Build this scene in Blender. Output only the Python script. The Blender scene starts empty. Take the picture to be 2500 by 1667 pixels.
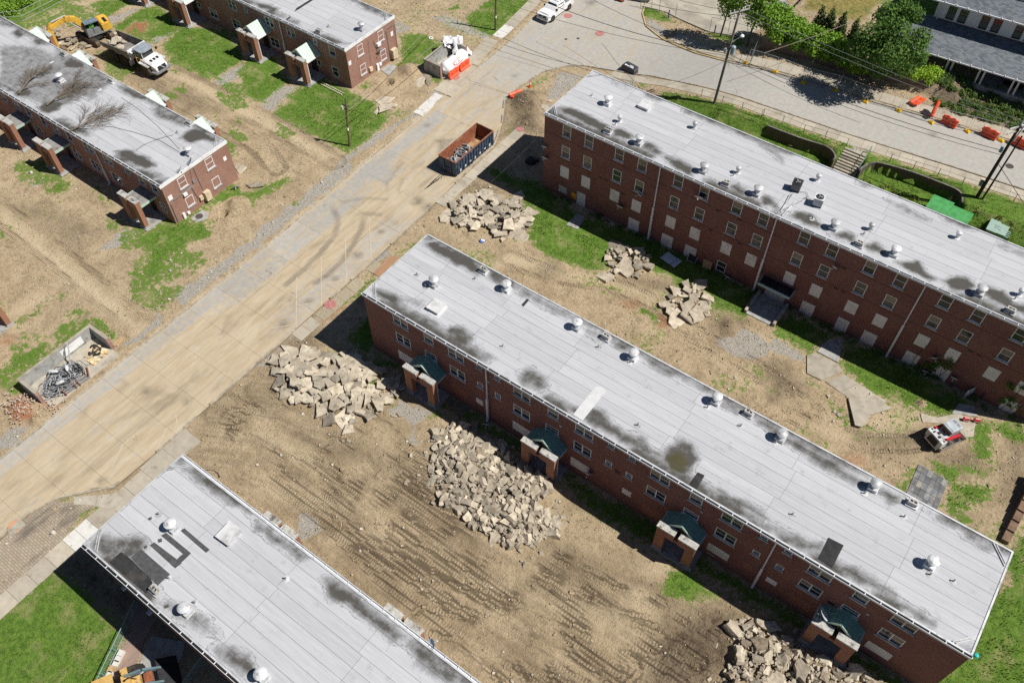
import bpy, math, random
import numpy as np
from mathutils import Vector, Matrix
R_ = math.radians
rnd = random.Random(7)
nrg = np.random.RandomState(5)
SC = bpy.context.scene
COL = SC.collection

# ------------------------------------------------------------------ camera, sky, sun, exposure
F = 2095.0; CX, CY = 1250.0, 833.5; HC = 65.0
def _cam():
    p, r, yw = R_(52.0), R_(-0.45), R_(36.6)
    ri = np.array([1, 0, 0.]); fw = np.array([0, math.cos(p), -math.sin(p)]); up = np.array([0, math.sin(p), math.cos(p)])
    ri, up = math.cos(r)*ri+math.sin(r)*up, -math.sin(r)*ri+math.cos(r)*up
    c, s = math.cos(yw), math.sin(yw)
    RZ = np.array([[c, -s, 0], [s, c, 0], [0, 0, 1]])
    return RZ@ri, RZ@up, RZ@fw
RI, UP, FW = _cam()
cd = bpy.data.cameras.new('camera'); cam = bpy.data.objects.new('camera', cd); COL.objects.link(cam)
cd.sensor_fit = 'HORIZONTAL'; cd.sensor_width = 36.0; cd.lens = F/2500*36.0
cd.clip_start = 1.0; cd.clip_end = 1500.0
M = Matrix.Identity(4)
for i in range(3):
    M[i][0], M[i][1], M[i][2] = RI[i], UP[i], -FW[i]
M[2][3] = HC
cam.matrix_world = M
SC.camera = cam
SUN_EL, SUN_AZ = 53.0, 22.0        # direction towards the sun, azimuth measured from +X
W = bpy.data.worlds.new('World'); SC.world = W; W.use_nodes = True
wn = W.node_tree; bg = wn.nodes['Background']
sky = wn.nodes.new('ShaderNodeTexSky'); sky.sky_type = 'NISHITA'; sky.sun_disc = False
sky.sun_elevation = R_(SUN_EL); sky.sun_rotation = R_(90-SUN_AZ)
sky.air_density = 0.8; sky.dust_density = 0.2; sky.altitude = 900; sky.ozone_density = 1.5
wn.links.new(sky.outputs[0], bg.inputs[0]); bg.inputs[1].default_value = 0.05
sl = bpy.data.lights.new('sun', 'SUN'); sl.energy = 5.0; sl.angle = R_(0.5); sl.color = (1, .955, .88)
so = bpy.data.objects.new('sun', sl); COL.objects.link(so)
sd = Vector((math.cos(R_(SUN_EL))*math.cos(R_(SUN_AZ)), math.cos(R_(SUN_EL))*math.sin(R_(SUN_AZ)), math.sin(R_(SUN_EL))))
so.rotation_euler = sd.to_track_quat('Z', 'Y').to_euler(); so.location = (40, 60, 80)
SC.view_settings.view_transform = 'Standard'; SC.view_settings.look = 'None'
SC.view_settings.gamma = 1.0; SC.view_settings.exposure = 0.12
SC.view_settings.use_curve_mapping = False
try:
    SC.cycles.max_bounces = 6; SC.cycles.use_denoising = False
except Exception: pass

# ------------------------------------------------------------------ measuring: photo pixel -> point of the place at height z
K = 640/2334
ORI = {'a1':(0,0),'a2':(620,0),'a3':(1240,0),'a4':(1860,0),'a5':(0,410),'a6':(620,410),'a7':(1240,410),'a8':(1860,410),
'b1':(0,820),'b2':(620,820),'b3':(1240,820),'b4':(1860,820),'b5':(0,1237),'b6':(620,1237),'b7':(1240,1237),'b8':(1860,1237)}
def P(x, y, z=0.):
    d = RI*((x-CX)/F)-UP*((y-CY)/F)+FW
    t = (z-HC)/d[2]
    return (t*d[0], t*d[1], z)
def G(c, x, y, z=0.):
    o = ORI[c]; return P(o[0]+x*K, o[1]+y*K, z)
def sstep(a, b, x):
    t = np.clip((x-a)/(b-a), 0, 1); return t*t*(3-2*t)

# ------------------------------------------------------------------ terrain height (flat site; the rear street climbs to the right)
WX = [-60, -25.5, -24, -20, -17.2, -16.2, -15.45, -15.25, -12.65, -12.45, -11.6, -8.2, -5, -2.5, -1.75, -1.2, 60]
WLO = [79.6, 79.6, 81.7, 81.85, 82.2, 82.0, 81.3, 80.55, 80.75, 81.2, 82.8, 83.6, 83.75, 83.6, 82.2, 79.8, 79.8]
WHI = [81.9, 81.9, 81.9, 82.05, 82.4, 82.2, 81.5, 83.35, 83.5, 81.4, 83.0, 83.8, 83.95, 83.8, 82.4, 81.9, 81.9]
def base_z(x, y):
    x = np.asarray(x, float); y = np.asarray(y, float)
    ramp = sstep(-47, -26, x)
    yard = 1.1*ramp*sstep(69.5, 72.5, y)
    st = 2.6*ramp*sstep(69.5, 76., y)
    lo = np.interp(x, WX, WLO); hi = np.interp(x, WX, WHI)
    bank = np.clip((y-lo)/(hi-lo), 0, 1)
    return yard*(1-bank)+np.maximum(st, yard)*bank
def GT(c, x, y):
    z = 0.
    for _ in range(6):
        p = G(c, x, y, z); z = float(base_z(p[0], p[1]))
    return G(c, x, y, z)

# ------------------------------------------------------------------ mesh helpers
class MB:
    def __init__(s): s.v = []; s.f = []
    def add(s, vs, fs):
        n = len(s.v); s.v += [tuple(map(float, q)) for q in vs]; s.f += [tuple(i+n for i in f) for f in fs]; return s
    def box(s, x0, x1, y0, y1, z0, z1):
        return s.add([(x0,y0,z0),(x1,y0,z0),(x1,y1,z0),(x0,y1,z0),(x0,y0,z1),(x1,y0,z1),(x1,y1,z1),(x0,y1,z1)],
                     [(3,2,1,0),(4,5,6,7),(0,1,5,4),(1,2,6,5),(2,3,7,6),(3,0,4,7)])
    def cbox(s, c, d, rz=0., ry=0., rx=0.):
        m = Matrix.Rotation(rz,3,'Z')@Matrix.Rotation(ry,3,'Y')@Matrix.Rotation(rx,3,'X')
        vs = [Vector(c)+m@Vector((sx*d[0]/2, sy*d[1]/2, sz*d[2]/2)) for sz in (-1,1) for sx,sy in ((-1,-1),(1,-1),(1,1),(-1,1))]
        return s.add(vs, [(3,2,1,0),(4,5,6,7),(0,1,5,4),(1,2,6,5),(2,3,7,6),(3,0,4,7)])
    def prism(s, poly, z0, z1):
        n = len(poly)
        a = sum(poly[i][0]*poly[(i+1)%n][1]-poly[(i+1)%n][0]*poly[i][1] for i in range(n))
        if a < 0: poly = poly[::-1]
        vs = [(p[0],p[1],z0) for p in poly]+[(p[0],p[1],z1) for p in poly]
        return s.add(vs, [tuple(range(n))[::-1], tuple(range(n,2*n))]+[(i,(i+1)%n,n+(i+1)%n,n+i) for i in range(n)])
    def xprism(s, poly, y0, y1):     # poly in (x,z), extruded along y
        n = len(poly)
        a = sum(poly[i][0]*poly[(i+1)%n][1]-poly[(i+1)%n][0]*poly[i][1] for i in range(n))
        if a < 0: poly = poly[::-1]
        vs = [(p[0],y0,p[1]) for p in poly]+[(p[0],y1,p[1]) for p in poly]
        return s.add(vs, [tuple(range(n)), tuple(range(n,2*n))[::-1]]+[(n+i,n+(i+1)%n,(i+1)%n,i) for i in range(n)])
    def cyl(s, a, b, r, r2=None, n=8, cap=True):
        a, b = Vector(a), Vector(b); r2 = r if r2 is None else r2
        d = (b-a).normalized(); u = d.orthogonal().normalized(); w = d.cross(u)
        vs = []
        for c, q in ((a,r),(b,r2)):
            for i in range(n):
                t = 2*math.pi*i/n; vs.append(c+u*math.cos(t)*q+w*math.sin(t)*q)
        fs = [(i,(i+1)%n,n+(i+1)%n,n+i) for i in range(n)]
        if cap: fs += [tuple(range(n))[::-1], tuple(range(n,2*n))]
        return s.add(vs, fs)
    def tube(s, pts, r, n=5):
        for i in range(len(pts)-1): s.cyl(pts[i], pts[i+1], r, r, n, i in (0, len(pts)-2))
        return s
    def lathe(s, c, prof, n=12, axis='Z', rz=0.):
        vs = []; fs = []
        for r, h in prof:
            for i in range(n):
                t = 2*math.pi*i/n
                q = (r*math.cos(t), r*math.sin(t), h)
                if axis == 'Y': q = (q[0], q[2], q[1])
                if axis == 'X': q = (q[2], q[0], q[1])
                q = Matrix.Rotation(rz,3,'Z')@Vector(q)
                vs.append((c[0]+q[0], c[1]+q[1], c[2]+q[2]))
        m = len(prof)
        for j in range(m-1):
            for i in range(n):
                f = (j*n+i, j*n+(i+1)%n, (j+1)*n+(i+1)%n, (j+1)*n+i)
                fs.append(f[::-1] if axis == 'Y' else f)
        fs += [tuple(range(n))[::-1], tuple(range((m-1)*n, m*n))]
        return s.add(vs, fs)
    def quad(s, *p): return s.add(p, [tuple(range(len(p)))])
def mesh(name, mb, mat=None, smooth=False, off=(0,0,0)):
    me = bpy.data.meshes.new(name)
    o = off
    me.from_pydata([(a-o[0], b-o[1], c-o[2]) for a,b,c in mb.v], [], mb.f)
    if mat: me.materials.append(mat)
    if smooth: me.polygons.foreach_set('use_smooth', [True]*len(me.polygons))
    me.update()
    return me
def new(name, data, parent=None, loc=(0,0,0), rz=0., rot=None):
    o = bpy.data.objects.new(name, data); COL.objects.link(o)
    if parent: o.parent = parent
    o.location = loc; o.rotation_euler = rot if rot else (0,0,rz)
    return o
def tag(o, label=None, cat=None, group=None, kind=None):
    if label: o['label'] = label
    if cat: o['category'] = cat
    if group: o['group'] = group
    if kind: o['kind'] = kind
    return o
def thing(name, label, cat, loc=(0,0,0), rz=0., group=None, rot=None):
    return tag(new(name, None, None, loc, rz, rot), label, cat, group)
def part(name, mb, mat, parent, loc=(0,0,0), rz=0., smooth=False, world=False, rot=None):
    off = (0,0,0)
    if world:
        p = parent
        while p: off = tuple(off[i]+p.location[i] for i in range(3)); p = p.parent
    return new(name, mesh(name, mb, mat, smooth, off), parent, loc, rz, rot)
def single(name, mb, mat, label, cat, group=None, kind=None, smooth=False, base=None):
    off = base or (0,0,0)
    return tag(new(name, mesh(name, mb, mat, smooth, off), None, off), label, cat, group, kind)
def struct(name, mb, mat, parent=None, smooth=False):
    o = new(name, mesh(name, mb, mat, smooth), parent)
    if parent is None: o['kind'] = 'structure'
    return o
def copy_tree(o, parent=None, loc=None, rz=None):
    c = o.copy(); COL.objects.link(c); c.parent = parent
    if loc is not None: c.location = loc
    if rz is not None: c.rotation_euler = (0,0,rz)
    for ch in [q for q in COL.objects if q.parent == o]: copy_tree(ch, c)
    return c

# ------------------------------------------------------------------ materials
class NT:
    def __init__(s, name):
        s.m = bpy.data.materials.new(name); s.m.use_nodes = True; s.t = s.m.node_tree; s.n = s.t.nodes
        s.b = s.n['Principled BSDF']
    def new(s, t, **kw):
        o = s.n.new(t)
        for k, v in kw.items(): setattr(o, k, v)
        return o
    def put(s, sock, v):
        if isinstance(v, bpy.types.NodeSocket): s.t.links.new(v, sock)
        elif v is not None:
            if isinstance(v, (tuple, list)) and len(v) == 3 and sock.type == 'RGBA': v = (*v, 1)
            sock.default_value = v
    def pos(s): return s.new('ShaderNodeNewGeometry').outputs['Position']
    def noise(s, vec, scale, detail=4., rough=.55):
        o = s.new('ShaderNodeTexNoise'); s.put(o.inputs['Vector'], vec)
        o.inputs['Scale'].default_value = scale; o.inputs['Detail'].default_value = detail; o.inputs['Roughness'].default_value = rough
        return o.outputs['Fac']
    def mul(s, vec, k):
        o = s.new('ShaderNodeVectorMath', operation='MULTIPLY'); s.put(o.inputs[0], vec); o.inputs[1].default_value = k; return o.outputs[0]
    def math(s, op, a, b=None, clamp=False):
        o = s.new('ShaderNodeMath', operation=op, use_clamp=clamp); s.put(o.inputs[0], a)
        if b is not None: s.put(o.inputs[1], b)
        return o.outputs[0]
    def ramp(s, v, a, b, lo=0., hi=1.):
        o = s.new('ShaderNodeMapRange', interpolation_type='SMOOTHSTEP'); s.put(o.inputs[0], v)
        for i, q in enumerate((a, b, lo, hi)): s.put(o.inputs[i+1], q)
        return o.outputs[0]
    def mix(s, f, a, b, mode='MIX'):
        o = s.new('ShaderNodeMix', data_type='RGBA', blend_type=mode); s.put(o.inputs[0], f); s.put(o.inputs[6], a); s.put(o.inputs[7], b); return o.outputs[2]
    def attr(s, name):
        return s.new('ShaderNodeAttribute', attribute_name=name)
    def sep(s, c):
        o = s.new('ShaderNodeSeparateColor'); s.put(o.inputs[0], c); return o.outputs
    def bump(s, h, st=.5, dist=.05):
        o = s.new('ShaderNodeBump'); s.put(o.inputs['Height'], h); o.inputs['Strength'].default_value = st; o.inputs['Distance'].default_value = dist
        s.put(s.b.inputs['Normal'], o.outputs[0])
    def done(s, col, rough=.9, metal=0., spec=None):
        s.put(s.b.inputs['Base Color'], col); s.put(s.b.inputs['Roughness'], rough); s.b.inputs['Metallic'].default_value = metal
        if spec is not None: s.b.inputs['Specular IOR Level'].default_value = spec
        return s.m
def plain(name, col, rough=.8, metal=0., var=.18, scale=2., stain=None, sc2=.7, objvar=0., bump=0., bs=12., spec=None):
    t = NT(name); p = t.pos()
    c = t.mix(t.ramp(t.noise(p, scale, 5), .3, .7), tuple(q*(1-var) for q in col), tuple(min(1, q*(1+var)) for q in col))
    if stain: c = t.mix(t.ramp(t.noise(p, sc2, 6, .65), .5, .68), c, stain)
    if objvar:
        o = t.new('ShaderNodeObjectInfo')
        c = t.mix(1., c, t.mix(o.outputs['Random'], (1-objvar,)*3, (1+objvar*.4,)*3), 'MULTIPLY')
    if bump: t.bump(t.noise(p, bs, 5, .6), .6, bump)
    return t.done(c, rough, metal, spec)
def brickmat(name, c1, c2, mortar, k=1.):
    t = NT(name); g = t.new('ShaderNodeNewGeometry'); p = g.outputs['Position']
    sp = t.new('ShaderNodeSeparateXYZ'); t.put(sp.inputs[0], p)
    sn = t.new('ShaderNodeSeparateXYZ'); t.put(sn.inputs[0], g.outputs['True Normal'])
    ax = t.math('GREATER_THAN', t.math('ABSOLUTE', sn.outputs[0]), .6)
    u = t.math('ADD', t.math('MULTIPLY', sp.outputs[1], ax), t.math('MULTIPLY', sp.outputs[0], t.math('SUBTRACT', 1., ax)))
    cv = t.new('ShaderNodeCombineXYZ'); t.put(cv.inputs[0], u); t.put(cv.inputs[1], sp.outputs[2])
    b = t.new('ShaderNodeTexBrick'); t.put(b.inputs['Vector'], cv.outputs[0])
    b.inputs['Scale'].default_value = 1.; b.inputs['Brick Width'].default_value = .225*k; b.inputs['Row Height'].default_value = .078*k
    b.inputs['Mortar Size'].default_value = .011*k; b.inputs['Mortar Smooth'].default_value = .2; b.inputs['Bias'].default_value = -.1
    t.put(b.inputs['Color1'], c1); t.put(b.inputs['Color2'], c2); t.put(b.inputs['Mortar'], mortar)
    n = t.noise(p, .5, 6, .65)
    c = t.mix(t.ramp(n, .35, .7, 0, .35), b.outputs['Color'], tuple(q*.55 for q in c1))
    c = t.mix(t.ramp(t.noise(t.mul(p, (3, 3, .25)), 1., 5, .6), .62, .8, 0, .3), c, (.3, .26, .24))
    t.bump(b.outputs['Fac'], .3, -.01)
    return t.done(c, .92)
BRICK = brickmat('brick', (.245, .078, .063), (.138, .047, .039), (.27, .2, .165))
BRICK_A = brickmat('brick_sunlit', (.33, .135, .095), (.215, .082, .058), (.42, .34, .28))  # lighter copy of the brick, sun on the end walls put into its colour
BRICK_IN = brickmat('brick_infill', (.30, .10, .055), (.22, .07, .04), (.34, .24, .19), 1.2)
BRICK_P = brickmat('brick_pillar', (.37, .14, .08), (.25, .09, .055), (.38, .28, .2))
WHITE = plain('white_paint', (.78, .79, .8), .5, var=.05, stain=(.6, .6, .58))
TRIM = plain('white_trim', (.72, .74, .77), .5, var=.06)
STONE = plain('sill_stone', (.42, .43, .43), .85, stain=(.25, .25, .24))
CAPST = plain('cap_stone', (.45, .44, .41), .9, stain=(.12, .11, .1), sc2=1.6, scale=6)
BOARD = plain('board_grey', (.75, .75, .745), .7, var=.05, stain=(.6, .6, .58))
DARKM = plain('dark_metal', (.035, .037, .04), .55, .3)
BLACK = plain('black', (.012, .012, .013), .6)
GALV = plain('galvanised', (.62, .64, .66), .42, .35, var=.1, stain=(.4, .41, .42))
SILVER = plain('silver_coat', (.66, .67, .685), .5, .15, var=.1, stain=(.36, .35, .34), sc2=2.2, objvar=.35)
def glassmat(name, c, rough=.08):
    t = NT(name); p = t.pos()
    return t.done(t.mix(t.noise(p, .9, 2), tuple(q*.5 for q in c), c), rough, 0., .6)
GLASS = glassmat('glass_dark', (.022, .025, .028)); BLIND = glassmat('glass_blind', (.27, .22, .15), .3); GLASS2 = glassmat('glass_green', (.05, .065, .06))
CONC = plain('concrete', (.42, .38, .31), .93, var=.13, scale=1.3, stain=(.3, .26, .2), objvar=.16, bump=.01)
CONC_G = plain('concrete_grey', (.36, .36, .345), .93, var=.12, stain=(.2, .2, .19), sc2=1.2)
RUB = plain('broken_concrete', (.52, .455, .355), .95, var=.25, scale=2.2, stain=(.34, .285, .21), sc2=1.1, objvar=.42, bump=.05, bs=7)
MINT_DARK = plain('mint_dark_metal', (.16, .335, .31), .45, .1, var=.08)  # mint porch metal darkened to hold the shade of the near block
MINT = plain('mint_metal', (.46, .60, .50), .5, .05, var=.05)
RUST = plain('rust', (.26, .085, .04), .9, var=.3, scale=4, stain=(.34, .18, .1))
NAVY = plain('navy_paint', (.022, .045, .085), .55, var=.2, stain=(.12, .14, .17), sc2=2.4)
RUBBER = plain('rubber', (.022, .021, .02), .9, var=.3, stain=(.1, .085, .065))
YELLOW = plain('machine_yellow', (.74, .45, .06), .5, var=.08, stain=(.42, .24, .06))
YEL2 = plain('bright_yellow', (.78, .5, .01), .5, var=.1)
ORANGE = plain('barrier_orange', (.85, .1, .03), .5, var=.08)
RED = plain('machine_red', (.5, .02, .03), .45, var=.08)
TIMBER = plain('pole_timber', (.14, .095, .065), .9, var=.3, scale=5)
LUMBER = plain('lumber', (.46, .32, .17), .85, var=.2, scale=5)
BARK = plain('bark', (.09, .07, .055), .95, var=.3, scale=6)
TWIG = plain('dead_twig', (.17, .14, .11), .95, var=.3, scale=6)
WIRE = plain('wire_black', (.015, .015, .016), .6)
WIREL = plain('wire_pale', (.3, .25, .2), .6)
GREENBOX = plain('utility_green', (.035, .2, .05), .5, var=.06)
PALEBOX = plain('utility_pale', (.3, .42, .36), .55, var=.06)
STEELB = plain('steel_blue', (.26, .42, .5), .5, .2, var=.08)
GREYM = plain('grey_metal', (.28, .29, .3), .5, .3, var=.12)
LGREY = plain('light_grey_paint', (.62, .64, .66), .45, var=.06, stain=(.38, .37, .35))
PLASTIC = plain('white_plastic', (.83, .83, .84), .4, var=.03)
DISHM = plain('dish_grey', (.5, .54, .6), .5, var=.08)
# ------------------------------------------------------------------ noise and region masks for the ground sheets
_TAB = nrg.rand(256, 256)
def vnoise(x, y, s, o=0):
    x = x/s+o*17.3; y = y/s+o*9.7
    xi = np.floor(x).astype(int); yi = np.floor(y).astype(int); fx = x-xi; fy = y-yi
    fx = fx*fx*(3-2*fx); fy = fy*fy*(3-2*fy)
    a = _TAB[xi & 255, yi & 255]; b = _TAB[(xi+1) & 255, yi & 255]; c = _TAB[xi & 255, (yi+1) & 255]; d = _TAB[(xi+1) & 255, (yi+1) & 255]
    return (a*(1-fx)+b*fx)*(1-fy)+(c*(1-fx)+d*fx)*fy
def fbm(x, y, s, n=4, o=0):
    t = 0; w = 1.; tw = 0
    for i in range(n):
        t = t+w*vnoise(x, y, s/2**i, o+i*3); tw += w; w *= .55
    return t/tw
def wpoly(pts):      # entries are (crop, x, y) readings or world (x, y)
    out = []; c = None
    for p in pts:
        if isinstance(p[0], str): c = p[0]; q = GT(*p)
        elif c and len(p) == 2 and isinstance(p[0], int): q = GT(c, *p)
        else: q = p
        out.append((q[0], q[1]))
    return np.array(out)
def segdist(x, y, a, b):
    d = b-a; L = max(d@d, 1e-9)
    t = np.clip(((x-a[0])*d[0]+(y-a[1])*d[1])/L, 0, 1)
    return np.hypot(x-a[0]-t*d[0], y-a[1]-t*d[1]), t*math.sqrt(L)
PAVED = []
def region(x, y, poly, w):
    """1 inside, 0 outside, soft over w metres"""
    out = np.zeros_like(x)
    m = (x > poly[:,0].min()-w) & (x < poly[:,0].max()+w) & (y > poly[:,1].min()-w) & (y < poly[:,1].max()+w)
    if not m.any(): return out
    xs, ys = x[m], y[m]; ins = np.zeros(xs.shape, bool); dd = np.full(xs.shape, 1e9)
    n = len(poly)
    for i in range(n):
        a, b = poly[i], poly[(i+1)%n]
        dd = np.minimum(dd, segdist(xs, ys, a, b)[0])
        c = (a[1] > ys) != (b[1] > ys)
        if abs(b[1]-a[1]) > 1e-9: ins ^= c & (xs < (b[0]-a[0])*(ys-a[1])/(b[1]-a[1])+a[0])
    out[m] = np.clip(.5+np.where(ins, dd, -dd)/w, 0, 1)
    return out
def line(x, y, pts):
    """distance to and length along a polyline"""
    D = np.full(x.shape, 1e9); U = np.zeros_like(x); acc = 0.
    for i in range(len(pts)-1):
        a, b = pts[i], pts[i+1]
        d, u = segdist(x, y, a, b)
        m = d < D; D = np.where(m, d, D); U = np.where(m, u+acc, U); acc += float(np.hypot(*(b-a)))
    return D, U
GRASS = [  # (strength, polygon)
 (1,[('a1',790,50),(900,0),(1120,0),(1125,50),(940,165),(900,150)]),
 (1,[('a1',1020,240),(1240,90),(1400,50),(1640,250),(1500,310),(1340,350),(1280,310),(1330,210),(1200,190),(1110,280),(1060,300)]),
 (1,[('a1',1450,410),(1620,240),(1750,260),(1900,250),(2120,420),(2180,520),(1880,725),(1700,640),(1500,560)]),
 (1,[('a2',-150,660),('a2',-60,520),('a2',180,500),('a2',310,740),('a2',100,890),('a2',0,920),('a2',-100,800)]),
 (1,[('a2',420,780),(580,680),(870,830),(1080,920),(1110,960),(1200,1050),(1080,1190),(830,1370),(700,1300),(560,1200),(400,1100),(180,1030),(250,920),(290,950),(330,860)]),
 (.75,[('a2',1280,310),(1480,280),(1700,380),(1650,560),(1500,640),(1300,690),(1240,640),(1290,500)]),
 (.9,[('a2',1480,600),(1660,690),(1700,720),(1650,760),(1560,700)]),
 (.6,[('a2',880,760),(1060,700),(1060,800),(940,830)]),
 (.9,[('a2',1720,70),(1830,20),(1840,80),(1730,110)]),
 (1,[('a2',1890,150),(2080,0),(2334,-80),(2400,100),(2130,330),(1900,230)]),
 (.95,[('a3',-20,-40),(330,-60),(250,20),(-20,250)]),
 (1,[('a3',1000,40),(1110,0),(1380,100),(1500,210),(1300,180),(1140,140)]),
 (.9,[('a3',1750,310),(1860,270),(2120,370),(2090,420),(1900,370)]),
 (1,[(-38.,69.),(-37.6,82.2),(-31,82.7),(-16,83.6),(-2,85.2),(18,87.4),(18,69.)]),
 (.8,[('a3',1140,680),(1240,760),(1180,800)]),
 (.9,[('a6',-200,240),(0,200),(290,80),(330,120),(120,240),(0,340),(-150,420)]),
 (.8,[('a5',400,180),(560,110),(690,90),(640,180),(560,235),(400,240)]),
 (.7,[('a5',760,170),(880,160),(1050,330),(1000,350),(860,240)]),
 (.55,[('a5',240,260),(320,300),(280,330)]),
 (.9,[('a5',950,470),(1110,500),(1000,540)]),
 (1,[('a5',1110,700),(1300,590),(1480,520),(1560,510),(1640,470),(1840,470),(1870,590),(1840,620),(1560,740),(1440,870),(1360,985),(1280,970),(1340,780),(1230,640)]),
 (.9,[('a5',1830,330),(2060,100),(2200,240),(2160,260),(1920,340)]),
 (.8,[('a5',100,1380),(300,1270),(390,1200),(430,1220),(320,1330),(200,1420)]),
 (.9,[('a5',590,1290),(740,1240),(760,1290),(650,1350)]),(.7,[('a5',450,1150),(560,1110),(590,1170),(500,1190)]),
 (.95,[('a5',640,1450),(800,1345),(870,1340),(960,1400),(1045,1540),(990,1545),(800,1380),(700,1440)]),
 (.6,[('a5',150,1440),(400,1480),(520,1410),(500,1380),(600,1400),(560,1500),(300,1568),(100,1540)]),
 (.95,[('b1',20,290),(120,200),(400,60),(440,120),(300,230),(20,355)]),
 (.9,[('b1',160,480),(220,470),(300,560),(370,610),(310,640)]),
 (1,[('a7',100,240),(-300,-60),(330,150),(600,400),(1250,630),(1700,820),(2170,1100),(2180,1280),(2110,1330),(1840,1260),(1720,1080),(1500,1060),(1450,960),(1270,930),(1260,850),(1000,690),(860,930),(600,870),(350,800),(180,650),(60,640),(180,560),(170,420),(140,320)]),
 (.9,[('a7',730,1035),(900,1050),(1060,1100),(850,1120)]),(.9,[('a7',1160,1210),(1260,1230),(1370,1270),(1330,1390),(1180,1290)]),(.6,[('a7',1180,1170),(1270,1200),(1200,1210)]),
 (1,[('a8',100,1460),(250,1290),(620,1480),('b4',570,20),('b4',460,150),('b4',150,20),('a8',100,1500)]),
 (1,[('b4',700,200),(720,30),(1100,180),(1870,600),(1680,690),(1560,715),(1380,650),(1120,560),(860,430),(700,280)]),
 (.9,[('b4',1850,800),(1920,740),(2334,780),(2400,1000),(2250,930),(2050,850),(2060,1060),(2080,1150),(1900,1080),(1880,960)]),
 (.85,[('b4',1180,1330),(1390,1110),(1400,1200),(1320,1400),(1240,1390)]),
 (.9,[('b4',1500,1130),(1700,1130),(1900,1180),(2060,1210),(1940,1270),(1800,1210),(1760,1300),(2050,1350),(2060,1450),(1900,1520),(1850,1580),(1620,1580),(1680,1380)]),
 (.8,[('b4',390,400),(470,390),(800,770),(720,800),(520,480)]),(.6,[('b4',0,300),(120,320),(60,400),(0,420)]),(.5,[('b4',1040,1080),(1130,1080),(1020,1190)]),
 (1,[(13.3,32),(14.2,31.2),(20,29),(26,40),(20,50),(14.6,43),(13.6,40)]),
 (1,[('b8',1700,1600),(1800,1430),(1900,1350),(2334,1000),(2500,1568),(2500,1700)]),
 (1,[('b8',1610,10),(1720,-20),(1900,150),(1880,200),(1700,100)]),
 (.85,[('b8',2120,330),(2240,340),(2334,150),(2450,150),(2400,1000),(2200,700)]),
 (1,[('b5',-300,1150),(90,905),(460,555),(640,640),(1060,1050),(1110,1110),(900,1700),(-300,1800)]),
 (1,[('b5',560,290),(700,100),(800,-20),(850,-10),(700,140),(600,260)]),(.8,[('b5',300,490),(380,400),(420,430),(320,500)]),
 (.9,[('b1',500,1450),(650,1435),(660,1480),(540,1490)]),(.5,[('b5',0,790),(80,700),(300,540),(320,560),(100,730)]),
 (1,[('b7',1380,770),(1450,560),(1490,520),(1600,560),(1740,660),(1880,790),(1700,810),(1600,850),(1480,800)]),
 (.7,[('b7',690,40),(720,0),(1000,190),(960,225),(800,130)]),
 (.85,[('b2',570,170),(740,100),(830,180),(960,280),(980,250),(1050,160),(1300,250),(1300,320),(1150,280),(1050,470),(980,440),(900,260),(740,150),(600,210)]),
 (.9,[(-43.6,31.6),(-40.6,31),(-40.6,41.6),(-43.4,41)]),
 (.85,[('b2',1550,700),(1600,650),(1700,690),(1770,760),(1660,740)]),
 (.7,[('b2',1050,430),(1150,370),(1150,400),(1080,460)]),(.7,[('b2',1210,620),(1300,510),(1310,560),(1230,640)]),
 (.75,[(-40.4,31.),(-35,31.6),(-31,30.6),(-26,30.7),(-21.6,31),(-18,30.6),(-14,29.9),(-9,30.3),(-5.2,30.7),(0,30.5),(6,31),(13.2,30.6),(13.2,32.4),(-40.4,32.4)]),
 (.7,[('b3',370,1300),(470,1190),(800,1370),(1100,1530),(1000,1560),(700,1420),(480,1420),(380,1380)]),
 (.8,[('a6',1250,780),(1480,610),(1430,720),(1290,800)]),(.95,[('a6',800,1200),(950,1070),(1060,950),(1095,985),(880,1180)]),
 (.85,[('a3',110,815),(330,655),(370,680),(280,750),(200,830)]),(.7,[('a3',0,1110),(60,1080),(40,1200),(0,1230)]),
 (.35,[('b3',1500,280),(1700,300),(1600,330)]),(.75,[('b3',2120,260),(2230,240),(2334,380),(2250,390)]),
 (.35,[('a2',0,1150),(120,1140),(80,1200)]),(.45,[('a2',380,1370),(480,1440),(420,1450)]),
 (.5,[('a1',1780,960),(1900,930),(2010,1090),(1900,1060)]),(.7,[('a1',2010,1300),(2120,1280),(2060,1390)]),
 (.75,[('b1',330,700),(300,640),(380,650)]),
]
YELLOWG = [(1,[('a4',330,180),(460,-60),(1140,-60),(1050,60),(850,300)]),]
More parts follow.
